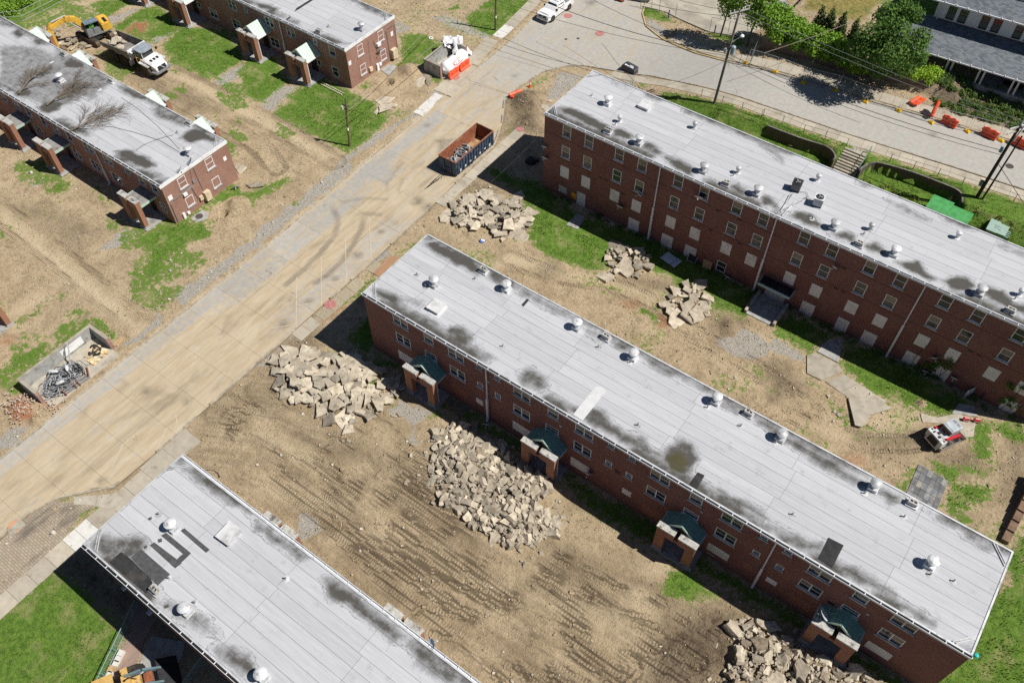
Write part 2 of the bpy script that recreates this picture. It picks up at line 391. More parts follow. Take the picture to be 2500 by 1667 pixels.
GRAVEL = [
 (1,[('a2',640,1568),(1000,1330),(1250,1150),(1460,1020),(1440,1000),(1100,1190),(820,1400),(620,1568)]),
 (1,[('a2',1550,840),(1660,760),(1760,765),(1660,840),(1600,870)]),
 (1,[('a5',1540,1120),(1830,930),(2080,750),(2334,560),(2334,690),(2080,870),(1750,1140),(1620,1230)]),
 (.9,[('a5',1240,1480),(1420,1290),(1470,1310),(1400,1420),(1200,1568),(1080,1568)]),
 (1,[('a6',0,580),(400,280),(700,30),(860,-60),(890,0),(550,290),(0,720)]),
 (1,[('a1',930,160),(1060,130),(1200,70),(1240,65),(1190,115),(1000,220)]),
 (1,[('a1',1330,370),(1400,320),(1590,235),(1600,260),(1480,330),(1400,400)]),
 (.95,[('a1',1900,740),(1960,680),(2200,560),(2240,565),(2080,720),(2000,800)]),
 (.75,[('a2',60,900),(250,760),(410,770),(280,880),(180,1010),(90,980)]),
 (1,[('a5',880,735),(1000,620),(1100,560),(1240,540),(1200,610),(1020,720)]),(.9,[('a5',260,180),(290,120),(440,70),(400,130),(290,190)]),
 (.9,[('a2',1240,170),(1400,240),(1300,300),(1270,290)]),(.85,[('a2',1560,150),(1700,130),(2100,280),(2100,370),(1800,270)]),
 (.8,[('b2',1180,640),(1300,560),(1590,650),(1540,740),(1450,800),(1450,1000),(1380,960),(1420,800),(1250,720)]),
 (1,[('b6',400,90),(480,50),(600,150),(610,200),(430,335),(380,230)]),
 (1,[('b1',-50,960),(50,830),(200,790),(280,830),(130,960),(-50,1080)]),
 (.8,[('a7',2010,1568),(2060,1400),(2334,1560),('b4',100,0),('b4',400,170),('b4',390,240),('b4',200,190),('b4',0,120)]),
 (.9,[('b3',1850,20),(2200,0),(2334,100),(2300,200),(2100,210),(1900,120)]),
 (.9,[('a3',640,-40),(960,-40),(980,30),(860,50),(760,20)]),(1,[('a3',1120,170),(1300,180),(1420,270),(1400,330),(1180,250)]),
 (1,[('a3',1010,700),(1060,660),(1145,680),(1140,750),(1060,760)]),(.8,[('a3',330,880),(430,640),(690,670),(520,820),(440,900)]),
 (.85,[('a6',1560,370),(1850,140),(2010,0),(2080,-30),(1950,60),(1700,260),(1580,380)]),
 (.8,[('a6',1080,770),(1160,720),(1240,770),(1200,800),(1000,900)]),(.6,[('a6',600,1270),(690,1290),(480,1430),(300,1568),(220,1568)]),
 (.7,[('b2',0,250),(150,150),(330,20),(300,100),(150,200),(60,290)]),
 (.9,[('b5',2,0),(0,0),(1,1)]),
]
PALE = [  # pale compacted dirt
 (1,[('a5',-30,350),(100,420),(480,740),(900,1080),(1300,1440),(1230,1490),(800,1160),(400,830),(0,470)]),
 (.9,[('a1',1510,620),(1700,680),(2000,840),(2334,1030),('a2',0,1000),('a2',300,1150),('a2',700,1390),('a2',640,1420),('a2',300,1240),('a1',2280,1100),('a1',2000,960),('a1',1700,780),('a1',1510,680)]),
 (.8,[('a1',180,240),(420,120),(800,0),(860,0),(500,150),(300,260)]),
 (.8,[('a5',60,1290),(350,1090),(460,1150),(330,1230),(140,1320)]),
 (.9,[('a7',-100,830),(0,780),(250,830),(450,920),(860,970),(880,1020),(500,980),(200,880),(0,860),(-100,900)]),
 (.8,[('a7',840,1000),(1000,1040),(1300,1090),(1480,1120),(1400,1200),(1000,1100)]),
 (.9,[('b4',900,900),(940,760),(1150,660),(1200,600),(1400,690),(1400,800),(1230,880),(1000,900)]),
 (.7,[('b4',300,760),(600,820),(900,880),(800,960),(500,880)]),
 (.8,[('b7',1210,540),(1300,490),(1480,520),(1400,640),(1250,640)]),
 (.75,[('b6',600,300),(1100,180),(1250,260),(1000,300),(700,360)]),(.7,[('b6',1900,650),(2334,640),(2334,780),(2100,760)]),(.7,[('b7',100,790),(700,880),(1000,1090),(600,1010),(200,850)]),
 (.8,[('b2',0,700),(200,880),(500,1050),(650,1200),(400,1150),(0,900)]),(.75,[('b2',100,1250),(600,1400),(1000,1568),(500,1568),(0,1400)]),
 (.9,[('b7',1000,700),(1200,720),(1390,850),(1340,960),(1100,880)]),(.7,[('a8',0,1500),(110,1460),(300,1568),(0,1568)]),
]
DARK = [
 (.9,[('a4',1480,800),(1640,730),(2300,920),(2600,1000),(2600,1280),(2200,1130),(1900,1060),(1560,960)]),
 (1,[('b5',470,560),(740,330),(1240,800),(1080,1070),(640,690)]),(1,[('b5',1240,900),(1500,1100),(1700,1300),(1500,1500),(1350,1100)]),  # ground darkened inside the bottom left block's cast shadow to deepen it
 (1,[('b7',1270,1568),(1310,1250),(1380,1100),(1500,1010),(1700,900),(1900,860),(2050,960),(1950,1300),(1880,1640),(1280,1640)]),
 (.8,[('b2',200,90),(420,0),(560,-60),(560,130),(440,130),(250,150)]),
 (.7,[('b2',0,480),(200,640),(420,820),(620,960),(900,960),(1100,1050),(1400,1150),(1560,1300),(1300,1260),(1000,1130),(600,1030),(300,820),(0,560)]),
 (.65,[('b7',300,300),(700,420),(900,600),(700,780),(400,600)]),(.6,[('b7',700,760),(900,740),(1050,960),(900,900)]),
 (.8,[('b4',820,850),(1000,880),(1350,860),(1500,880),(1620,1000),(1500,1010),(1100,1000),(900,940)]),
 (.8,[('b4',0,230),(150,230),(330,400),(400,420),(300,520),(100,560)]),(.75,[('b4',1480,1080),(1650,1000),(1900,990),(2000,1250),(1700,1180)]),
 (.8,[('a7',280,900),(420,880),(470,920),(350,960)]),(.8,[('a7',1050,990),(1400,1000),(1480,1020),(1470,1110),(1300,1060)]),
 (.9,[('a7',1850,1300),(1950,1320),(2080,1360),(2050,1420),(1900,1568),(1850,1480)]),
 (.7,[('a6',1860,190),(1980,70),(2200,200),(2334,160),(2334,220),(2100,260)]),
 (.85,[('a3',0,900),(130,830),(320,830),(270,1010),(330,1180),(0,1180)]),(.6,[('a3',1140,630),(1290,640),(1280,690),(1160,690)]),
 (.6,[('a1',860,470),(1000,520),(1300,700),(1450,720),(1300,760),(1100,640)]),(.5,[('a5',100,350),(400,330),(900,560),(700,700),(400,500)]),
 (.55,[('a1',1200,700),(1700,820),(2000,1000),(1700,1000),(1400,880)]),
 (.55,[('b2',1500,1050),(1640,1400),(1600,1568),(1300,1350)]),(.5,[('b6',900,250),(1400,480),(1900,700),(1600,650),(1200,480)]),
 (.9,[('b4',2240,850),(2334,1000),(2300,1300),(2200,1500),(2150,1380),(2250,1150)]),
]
REDD = [(1,[('a1',1110,275),(1200,195),(1330,205),(1320,250),(1240,340),(1150,330)]),(1,[('b1',60,680),(120,560),(240,540),(310,640),(300,760),(150,760)]),(.8,[('b1',360,640),(420,560),(520,600),(500,660)]),
 (.8,[('a7',1330,1310),(1490,1330),(1480,1420),(1340,1420)]),(.6,[('a7',1000,1180),(1160,1160),(1150,1260),(1050,1260)]),(.7,[('b2',1240,620),(1350,560),(1400,610),(1280,660)]),(.55,[('b4',650,1060),(900,1050),(950,1150),(760,1150)]),(.6,[('b6',0,0),(1,0),(0,1)]),
 (.7,[('a6',580,1370),(800,1200),(850,1210),(700,1330)]),(.9,[('a5',0,1568),('a5',90,1500),('a5',100,1568)])]
GRASS = [(s, wpoly(p)) for s, p in GRASS]; GRAVEL = [(s, wpoly(p)) for s, p in GRAVEL if len(p) > 3]; PALE = [(s, wpoly(p)) for s, p in PALE]
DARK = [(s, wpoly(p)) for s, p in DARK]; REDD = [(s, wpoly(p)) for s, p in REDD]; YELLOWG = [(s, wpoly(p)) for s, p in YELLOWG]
def layer(L, x, y, w):
    out = np.zeros_like(x)
    for s, p in L: out = np.maximum(out, s*region(x, y, p, w))
    return out
# roads: where the ground sheet drops below the paving
KERB_L = np.array([(-58.7,-40),(-58.7,6),(-58.8,20),(-58.85,36),(-59.4,50),(-59.7,62),(-60.1,74),(-60.4,82),(-61.1,88),(-62.3,98),(-63,115)])
KERB_R = np.array([(-51.6,-40),(-52.2,-.3),(-52.2,2.3),(-51.4,4.8),(-49.8,6.6),(-48.4,8.3),(-48.25,14),(-48.3,25),(-48.3,40.7),(-48.55,50),(-48.9,57),(-49.2,63),(-51.,67),(-53.3,70.6),(-53.6,73.5),(-53,78),(-51.3,80.9),(-49.4,82.4),(-46,83.6),(-41,84.9),(-34.9,85.),(-26.2,84.9),(-15.2,85.75),(-4.4,87.1),(40,91.8)])
KERB_F = np.array([(40,99.8),(-2,94.9),(-9.4,93.95),(-17,92.85),(-29.5,91.5),(-33.5,91.35),(-38.5,91.9),(-44,93.3),(-47.6,94.9),(-49.5,97.2),(-51,101),(-51.5,115)])
ROADPOLY = np.vstack([KERB_L, KERB_F[::-1], KERB_R[::-1]])
TRACKS = []   # (polyline, half gauge, rut half width, depth)
def trk(pts, g=.95, w=.26, d=.05): TRACKS.append((wpoly(pts), g, w, d))
trk([('b1',1900,700),('b2',0,760),('b2',600,1080),('b2',1000,1350),('b6',1900,560),('b6',2334,760),('b7',500,1400),('b7',900,1660)])
trk([('b1',2000,600),('b2',300,880),('b2',900,1180),('b7',0,640),('b7',500,900),('b7',1000,1100),('b7',1300,1220)])
trk([('b1',2050,720),('b2',200,1150),('b2',620,1450),('b6',1200,420),('b6',1700,700),('b6',2200,950),('b7',300,1568)])
trk([('b1',2100,850),('b6',600,0),('b6',1000,260),('b6',1500,620),('b6',1900,840),('b6',2334,1050)],1.0,.3)
trk([('b2',0,480),('b2',200,700),('b2',520,900),('b2',900,1020),('b2',1300,1330),('b2',1500,1568),('b7',400,560),('b7',900,800),('b7',1300,900)],.9,.25,.06)
trk([('b7',60,420),('b7',420,520),('b7',800,700),('b7',1300,1000)],.9,.25)
trk([('b6',1500,1000),('b6',1900,1100),('b6',2200,1400),('b6',2334,1600)],.9,.25)
trk([('b4',0,560),('b4',400,760),('b4',900,950),('b4',1300,960),('b4',1560,900)],.8,.2)
trk([('a7',0,800),('a7',400,960),('a7',900,1030),('a7',1300,1200),('a7',1700,1500),('b3',2200,300),('b4',500,720)],.9,.25)
trk([('a5',-20,380),('a5',480,760),('a5',900,1110),('a5',1330,1440)],1.15,.3)
trk([('a1',1500,640),('a1',2334,1060),('a2',300,1200),('a2',700,1440)],1.2,.34,.08)
trk([('a1',1300,760),('a1',1900,1060),('a1',2334,1330),('a2',200,1500)],1.1,.3,.05)
SLABROWS = [((-45.5,82.9),(-38,84.0),1.35,5),((-38,84.0),(-26.4,83.85),1.5,8),((-26.4,83.85),(-15.2,84.75),1.6,8),((-15.2,84.75),(-4.4,86.),1.6,8),((-4.4,86.),(19,88.6),1.6,15),
 ((-29.5,92.9),(-17,94.2),2.,8),((-17,94.2),(-9.4,95.2),1.8,5),((-9.4,95.2),(-2,96.15),1.8,4),((-2,96.15),(19,98.7),1.8,12),((-43,94.5),(-38.5,93.2),1.9,3),((-38.5,93.2),(-33.5,92.6),1.9,3),((-33.5,92.6),(-29.5,92.8),1.9,2),
 ((-46.95,-13.),(-46.95,2.6),1.7,9),((-46.95,4.95),(-46.95,10.6),1.7,3),((-46.95,10.6),(-46.95,15.6),2.2,2),((-46.95,2.6),(-46.95,4.95),1.75,2,'w'),((-47.4,28.9),(-47.4,31.6),1.4,2),((-47.35,32.),(-47.35,41.),1.3,6,'e'),
 ((-47.9,51.5),(-48.25,67.),1.25,9),((-60.4,67.2),(-60.9,74.),2.6,3),((-61.3,74.2),(-62.5,80.2),1.9,3),((-62.2,81.),(-62.4,84.),1.5,2,'w'),((-62.4,84.),(-64,97.),1.6,8),((-60.2,62.2),(-60.5,66.8),1.3,3,'w')]
for q in SLABROWS:
    a_, b_ = np.array(q[0]), np.array(q[1]); d_ = (b_-a_)/np.hypot(*(b_-a_)); n_ = np.array([-d_[1], d_[0]])*(q[2]/2-.02); PAVED.append(np.array([a_-n_, b_-n_, b_+n_, a_+n_]))
YARD = np.array([(-47,13.2),(-47,26),(-35,23),(-28,25),(-16,23.5),(-6,29.5),(15,30),(15,12.5),(-40,12.5)])
GUX = [-70,-50,-47,-42,-36,-25,-12,0,20]; GUY = [0,0,1.,4.,5.,3.2,4.,4.6,5.]
for k in range(9):
    oy = -6+1.75*k+rnd.uniform(-.4,.4); x0 = rnd.uniform(-46,-30); x1 = rnd.uniform(-8,14)
    TRACKS.append((np.array([(xx, 17.+oy*.62+np.interp(xx, GUX, GUY)*.8+.5*math.sin(xx*.16+k)) for xx in np.linspace(x0, x1, 9)]), .9, .26, .045))
MOUNDS = [  # x, y, radius, height, squash
 (*G('a2',1390,640)[:2],1.9,.9),(*G('a5',2110,330)[:2],1.5,.75),(*G('a3',180,900)[:2],2.6,1.2),(*G('a3',240,1080)[:2],1.8,.5),(*G('a1',640,360)[:2],3.2,.25),
 (*G('b1',210,650)[:2],1.9,.5),(*G('b1',330,760)[:2],.8,.4),(*G('b2',1900,1150)[:2],3.5,.7),(*G('b3',200,1400)[:2],3.4,.65),(*G('b7',120,160)[:2],2.5,.4),(*G('b7',2150,1350)[:2],3.,.6),(*G('b8',450,1450)[:2],2.5,.45),
 (*G('a7',1980,1420)[:2],1.2,.3),(*G('b4',1420,600)[:2],.5,.35),(*G('a3',1230,660)[:2],.9,.3)]
PITS = [(*G('a2',1190,730)[:2],.75,1.3),(*G('a5',1980,405)[:2],.6,1.1)]
LOWYARD = wpoly([('a4',80,1130),(240,1165),(380,1220),(520,1290),(620,1380),(655,1430),(600,1500)])  # along the curved wall behind the far block
def ground_height(x, y):
    z = base_z(x, y)
    rd = region(x, y, ROADPOLY, .5)
    n1 = fbm(x, y, 5., 4)-.5; n2 = fbm(x, y, .9, 3, 5)-.5
    rough = .06+.14*layer(DARK, x, y, 2.)
    pv = np.zeros_like(x)
    for q in PAVED: pv = np.maximum(pv, region(x, y, q, .3))
    z = z+(n1*.1+n2*rough)*(1-rd)*(1-pv)-.06*pv
    for mx, my, r, h in MOUNDS:
        d = np.hypot(x-mx, y-my)/r*(1+.5*(fbm(x, y, 1.6, 3, 2)-.5)); z = z+h*(1-sstep(.1, 1., d))*(1+.5*n2)
    for mx, my, r, h in PITS:
        d = np.hypot(x-mx, y-my)/r; z = z-h*(1-sstep(.75, 1., d))
    # strip along the far block is shallow; the bed of the upper hill beyond the street rises behind its wall
    hill = sstep(95.4, 96.2, y-.11*(x+31))*sstep(-32.2, -31.4, x)*(1-sstep(-10.5, -6., x))
    hb = sstep(96.5, 100.5, y-.11*(x+31))*sstep(-10.5, -6., x)
    z = z+hill*1.5+hb*1.1
    z = np.where(rd > 0, z*(1-rd)+(base_z(x, y)-.3)*rd, z)
    yd = region(x, y, YARD, 3.)
    z = z+yd*(1-rd)*(.13*(fbm(x*.16, y, .9, 3, 90)-.5)+.1*(fbm(x, y, .55, 2, 93)-.5))
    tm = np.zeros_like(x); tu = np.zeros_like(x)
    for pts, g, w, dp in TRACKS:
        D, U = line(x, y, pts)
        r = np.abs(D-g)
        m = (1-sstep(w*.7, w*1.25, r))*sstep(.3, .55, fbm(x, y, 3., 3, 8))
        ridge = (1-sstep(.05, .2, np.abs(r-w*1.35)))
        z = z-(dp*m-.5*dp*ridge)*(1-rd)
        better = m > tm; tm = np.where(better, m, tm); tu = np.where(better, U, tu)
    return z, rd, tm, tu
def attr_color(me, name, a):
    at = me.attributes.new(name, 'FLOAT_COLOR', 'POINT'); at.data.foreach_set('color', np.ascontiguousarray(a, dtype=np.float32).ravel())
def attr_float(me, name, a):
    at = me.attributes.new(name, 'FLOAT', 'POINT'); at.data.foreach_set('value', np.ascontiguousarray(a, dtype=np.float32).ravel())
def sheet(name, X, Y, Z, mat, keep=None, smooth=True):
    """X,Y,Z 2-D arrays -> one grid mesh"""
    h, w = X.shape
    co = np.stack([X, Y, Z], -1).reshape(-1, 3)
    idx = np.arange(h*w).reshape(h, w)
    q = np.stack([idx[:-1,:-1], idx[:-1,1:], idx[1:,1:], idx[1:,:-1]], -1).reshape(-1, 4)
    if keep is not None: q = q[keep.reshape(-1)]
    me = bpy.data.meshes.new(name)
    me.vertices.add(len(co)); me.vertices.foreach_set('co', co.astype(np.float32).ravel())
    me.loops.add(q.size); me.loops.foreach_set('vertex_index', q.astype(np.int32).ravel())
    me.polygons.add(len(q)); me.polygons.foreach_set('loop_start', np.arange(0, q.size, 4, dtype=np.int32))
    me.update(calc_edges=True)
    if smooth: me.polygons.foreach_set('use_smooth', np.ones(len(q), bool))
    me.materials.append(mat); return me

# ------------------------------------------------------------------ ground material
def ground_material():
    t = NT('ground_soil'); p = t.pos()
    a = t.sep(t.attr('ma').outputs['Color']); b = t.sep(t.attr('mb').outputs['Color'])
    n1 = t.noise(p, .45, 6, .6); n2 = t.noise(p, 2.2, 6, .65); n3 = t.noise(p, 9, 5, .7); n4 = t.noise(p, 16, 4, .75)
    ns = t.noise(t.mul(t.attr('fl').outputs['Vector'], (.2, 2.0, 1)), 1., 5, .6)
    fl = t.attr('fl').outputs['Vector']; n5 = t.noise(p, 4.6, 6, .72); ns2 = t.noise(t.mul(fl, (.055, .3, 1)), 1., 5, .6); yd = t.attr('yd').outputs['Fac']; iso = t.noise(p, .9, 6, .68); ns2 = t.math('ADD', t.math('MULTIPLY', ns2, yd), t.math('MULTIPLY', iso, t.math('SUBTRACT', 1., yd)))
    dirt = t.mix(t.ramp(n1, .32, .68), (.435, .335, .21), (.6, .475, .31))
    dirt = t.mix(t.ramp(ns2, .47, .66, 0, .58), dirt, (.215, .157, .096))
    dirt = t.mix(t.ramp(ns2, .48, .36, 0, .6), dirt, (.6, .485, .315))
    dirt = t.mix(t.math('MULTIPLY', t.ramp(ns, .42, .66, 0, .42), t.math('ADD', t.math('MULTIPLY', yd, .8), .2)), dirt, (.225, .172, .112))
    dirt = t.mix(t.ramp(n2, .5, .72, 0, .6), dirt, (.2, .155, .1))
    dirt = t.mix(t.ramp(n5, .52, .66, 0, .55), dirt, (.19, .145, .095))
    dirt = t.mix(t.ramp(n3, .53, .75, 0, .6), dirt, (.6, .5, .36))
    dirt = t.mix(t.math('MULTIPLY', t.ramp(n2, .25, .6, .5, 1.), b[1]), dirt, (.62, .505, .335))           # pale
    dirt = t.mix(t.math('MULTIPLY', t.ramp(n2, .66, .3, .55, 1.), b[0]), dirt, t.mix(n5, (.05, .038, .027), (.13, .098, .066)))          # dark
    dirt = t.mix(t.math('MULTIPLY', t.ramp(n3, .3, .6, .5, 1.), b[2]), dirt, (.36, .15, .075))       # red
    gr = t.mix(t.ramp(n4, .35, .65), (.2, .185, .16), (.62, .58, .51)); gr = t.mix(t.ramp(n2, .45, .65, 0, .5), gr, (.33, .29, .23))
    gf = t.ramp(t.math('ADD', a[1], t.math('MULTIPLY', t.math('SUBTRACT', n2, .5), 1.3)), .4, .65)
    c = t.mix(gf, dirt, gr)
    g = t.mix(t.ramp(n2, .33, .66), (.07, .155, .018), (.155, .275, .038))
    g = t.mix(t.ramp(n3, .5, .7, 0, .6), g, (.29, .32, .09))
    g = t.mix(t.ramp(n4, .5, .72, 0, .5), g, (.05, .105, .018))
    g = t.mix(t.ramp(n1, .5, .68, 0, .6), g, (.38, .35, .16))
    gm = t.ramp(t.math('ADD', a[0], t.math('MULTIPLY', t.math('SUBTRACT', t.math('ADD', t.math('MULTIPLY', n2, .65), t.math('MULTIPLY', n3, .35)), .5), 2.6)), .4, .62)
    g = t.mix(t.math('MULTIPLY', t.ramp(n5, .54, .7), .6), g, t.mix(n3, (.24, .20, .11), (.38, .33, .19)))
    c = t.mix(gm, c, g)
    yg = t.mix(t.ramp(n2, .35, .65), (.20, .17, .05), (.36, .30, .11)); yg = t.mix(t.ramp(n1, .5, .7), yg, (.17, .19, .05))
    c = t.mix(a[2], c, yg)
    tm = t.attr('tm').outputs['Fac']; tu = t.attr('tu').outputs['Fac']
    cl = t.math('SINE', t.math('MULTIPLY', tu, 2*math.pi/.26))
    c = t.mix(t.math('MULTIPLY', tm, t.math('MULTIPLY', t.math('ADD', t.math('MULTIPLY', cl, .3), .7), .3)), c, (.19, .145, .095))
    h = t.math('ADD', t.math('MULTIPLY', n3, .6), t.math('MULTIPLY', n2, .8)); h = t.math('ADD', h, t.math('MULTIPLY', n4, .3))
    h = t.math('ADD', h, t.math('MULTIPLY', t.math('MULTIPLY', cl, tm), .11))
    t.bump(h, 1., .22)
    return t.done(c, .97, 0, .15)
GROUND = ground_material()
def road_material():
    t = NT('road_concrete'); p = t.pos()
    a = t.sep(t.attr('ra').outputs['Color'])      # R dirt cover, G tyre marks, B oil
    n1 = t.noise(p, .35, 6, .6); n2 = t.noise(p, 2., 6, .65); n3 = t.noise(p, 14, 4, .7); ns = t.noise(t.mul(p, (2., .22, 1)), 1., 5, .6)
    dk = t.noise(t.mul(p, (.9, .3, 1)), .7, 6, .68)
    conc = t.mix(t.ramp(n2, .3, .7), (.365, .352, .325), (.43, .413, .38))
    conc = t.mix(t.ramp(n3, .5, .8, 0, .35), conc, (.3, .28, .25))
    conc = t.mix(t.ramp(ns, .5, .75, 0, .12), conc, (.33, .295, .24))
    o = t.new('ShaderNodeObjectInfo')
    conc = t.mix(1., conc, t.mix(o.outputs['Random'], (.9,)*3, (1.06,)*3), 'MULTIPLY')
    dirt = t.mix(t.ramp(ns, .3, .7), (.52, .43, .30), (.42, .34, .23)); dirt = t.mix(t.ramp(n3, .5, .78, 0, .6), dirt, (.33, .265, .175))
    dirt = t.mix(t.ramp(dk, .52, .68, 0, .55), dirt, (.27, .215, .145)); dirt = t.mix(t.ramp(dk, .47, .32, 0, .5), dirt, (.58, .5, .375))
    dirt = t.mix(t.ramp(t.noise(p, 30, 2), .55, .75, 0, .5), dirt, (.66, .57, .43))
    f = t.ramp(t.math('ADD', a[0], t.math('MULTIPLY', t.math('SUBTRACT', t.math('ADD', t.math('MULTIPLY', n2, .5), t.math('MULTIPLY', ns, .5)), .5), 1.7)), .32, .72)
    c = t.mix(f, conc, dirt)
    tu = t.attr('ru').outputs['Fac']
    cl = t.math('ADD', t.math('MULTIPLY', t.math('SINE', t.math('MULTIPLY', tu, 2*math.pi/.24)), .18), .82)
    c = t.mix(t.math('MULTIPLY', t.math('MULTIPLY', a[1], cl), t.ramp(n1, .3, .6, .55, .8)), c, (.185, .16, .13))
    c = t.mix(t.math('MULTIPLY', a[2], t.ramp(n2, .3, .65, .35, .95)), c, (.12, .105, .085))
    cr = t.new('ShaderNodeTexVoronoi', feature='DISTANCE_TO_EDGE'); t.put(cr.inputs['Vector'], t.new('ShaderNodeVectorMath', operation='ADD').outputs[0])
    va = cr.inputs['Vector'].links[0].from_node; t.put(va.inputs[0], p); t.put(va.inputs[1], t.new('ShaderNodeTexNoise').outputs['Color'])
    cr.inputs['Scale'].default_value = .16
    crack = t.math('MULTIPLY', t.ramp(cr.outputs['Distance'], .006, .0), t.ramp(n1, .56, .66))
    c = t.mix(t.math('MULTIPLY', crack, .7), c, (.1, .085, .07))
    t.bump(t.math('ADD', t.math('MULTIPLY', n3, .5), n2), .4, .03)
    return t.done(c, .95, 0, .2)
ROADM = road_material()
# ------------------------------------------------------------------ ground sheet
def axis(lo, hi, a, b, fine, mid_lo, mid_hi, mid):
    out = list(np.arange(a, b, fine))
    x = a
    while x > mid_lo: x -= mid; out.insert(0, x)
    st = mid
    while x > lo: st *= 1.5; x -= st; out.insert(0, x)
    x = out[-1]
    while x < mid_hi: x += mid; out.append(x)
    st = mid
    while x < hi: st *= 1.5; x += st; out.append(x)
    return np.array(out)
gx = axis(-500, 400, -82, 20, .2, -135, 34, .55); gy = axis(-300, 500, -8, 84, .2, -14, 128, .5)
XX, YY = np.meshgrid(gx, gy)
xf, yf = XX.ravel(), YY.ravel()
zf, rdf, tmf, tuf = ground_height(xf, yf)
xw = xf+.9*(fbm(xf, yf, 1.1, 3, 21)-.5); yw = yf+.9*(fbm(xf, yf, 1.1, 3, 31)-.5)
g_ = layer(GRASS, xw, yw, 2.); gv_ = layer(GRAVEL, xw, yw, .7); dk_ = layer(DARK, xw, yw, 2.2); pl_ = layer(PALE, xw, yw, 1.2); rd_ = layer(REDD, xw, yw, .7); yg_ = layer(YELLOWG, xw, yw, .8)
# far surroundings out of sight of the site: lawn
outer = np.clip(np.maximum.reduce([(-112-xf)/6, (xf-24)/6, (-6-yf)/4, (yf-108)/6]), 0, 1)
yardm = sstep(-49, -46, xf)*(1-sstep(29, 31.5, yf))*sstep(11, 12.5, yf)
dk_ = np.maximum(dk_, .25*yardm*fbm(xf, yf, 4, 3, 12))
g_ = np.maximum(g_, outer*.9)
scrub = sstep(-58.5, -62, xf)*(1-sstep(60, 64, yf))+.7*sstep(42, 45, yf)*(1-sstep(56, 60, yf))*sstep(-46, -43, xf)+.6*sstep(72, 76, yf)*sstep(-61.5, -64, xf)
g_ = np.maximum(g_, np.clip(scrub, 0, 1)*.62*sstep(.5, .66, fbm(xf, yf, 4.5, 4, 55)))
g_ = g_*(1-rdf)*(1-sstep(.3, .9, tmf)*.8)
for mx, my, r, h in MOUNDS: g_ = g_*(1-(1-sstep(.8, 1.1, np.hypot(xf-mx, yf-my)/r)))
ground = new('ground', sheet('ground', XX, YY, zf.reshape(XX.shape), GROUND)); ground['kind'] = 'structure'
one = np.ones_like(xf)
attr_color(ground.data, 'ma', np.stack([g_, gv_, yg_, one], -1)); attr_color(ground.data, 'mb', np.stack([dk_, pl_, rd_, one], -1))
fl_ = np.stack([xf, yf-np.interp(xf, GUX, GUY)+1.2*(fbm(xf, yf, 9., 2, 97)-.5), zf*0], -1)
at_ = ground.data.attributes.new('fl', 'FLOAT_VECTOR', 'POINT'); at_.data.foreach_set('vector', fl_.astype(np.float32).ravel())
attr_float(ground.data, 'yd', np.clip(region(xf, yf, YARD, 4.)+sstep(.2, .6, tmf)+layer(PALE, xf, yf, 2.)*.8, 0, 1)); attr_float(ground.data, 'tm', tmf); attr_float(ground.data, 'tu', tuf)
def gz(x, y): return float(ground_height(np.array([float(x)]), np.array([float(y)]))[0][0])

# grass blades: real tufts on every grassy spot in view
def in_view(x, y, z, m=60):
    v = np.stack([x, y, z-HC], -1); k = v@FW
    px = CX+F*(v@RI)/k; py = CY-F*(v@UP)/k
    return (px > -m) & (px < 2500+m) & (py > -m) & (py < 1667+m)
def grass_blades():
    N = 260000
    x = nrg.uniform(-112, 22, N*3); y = nrg.uniform(-6, 106, N*3)
    k = in_view(x, y, np.zeros_like(x)); x, y = x[k], y[k]
    xq = x+.9*(fbm(x, y, 1.1, 3, 21)-.5); yq = y+.9*(fbm(x, y, 1.1, 3, 31)-.5)
    g = layer(GRASS, xq, yq, 2.)*(1-region(x, y, ROADPOLY, .5))
    k = (g > .5) & (nrg.rand(len(x)) < g*.8) & (fbm(x, y, 1.2, 3, 40) > .43)
    x, y = x[k][:N], y[k][:N]
    z, rd, tm, tu = ground_height(x, y)
    k = tm < .4; x, y, z = x[k], y[k], z[k]
    n = len(x); th = nrg.uniform(0, 2*math.pi, n); h = nrg.uniform(.05, .17, n)*(1+.8*(fbm(x, y, 2.5, 2, 44) > .55)); w = nrg.uniform(.02, .05, n)
    lx, ly = nrg.normal(0, .06, n), nrg.normal(0, .06, n)
    V = np.empty((n, 3, 3))
    V[:,0] = np.stack([x-w*np.cos(th), y-w*np.sin(th), z-.02], -1); V[:,1] = np.stack([x+w*np.cos(th), y+w*np.sin(th), z-.02], -1)
    V[:,2] = np.stack([x+lx, y+ly, z+h], -1)
    me = bpy.data.meshes.new('grass'); me.vertices.add(n*3); me.vertices.foreach_set('co', V.astype(np.float32).ravel())
    me.loops.add(n*3); me.loops.foreach_set('vertex_index', np.arange(n*3, dtype=np.int32))
    me.polygons.add(n); me.polygons.foreach_set('loop_start', np.arange(0, n*3, 3, dtype=np.int32)); me.update(calc_edges=True)
    t = NT('grass_blade'); p = t.pos()
    c = t.mix(t.ramp(t.noise(p, .8, 5), .35, .65), (.08, .155, .022), (.175, .26, .05)); c = t.mix(t.ramp(t.noise(p, 4, 3), .55, .7, 0, .7), c, (.36, .34, .14))
    me.materials.append(t.done(c, .9, 0, .1))
    tag(new('grass', me), 'short green grass growing in worn patches around the blocks', 'grass', kind='stuff')
grass_blades()
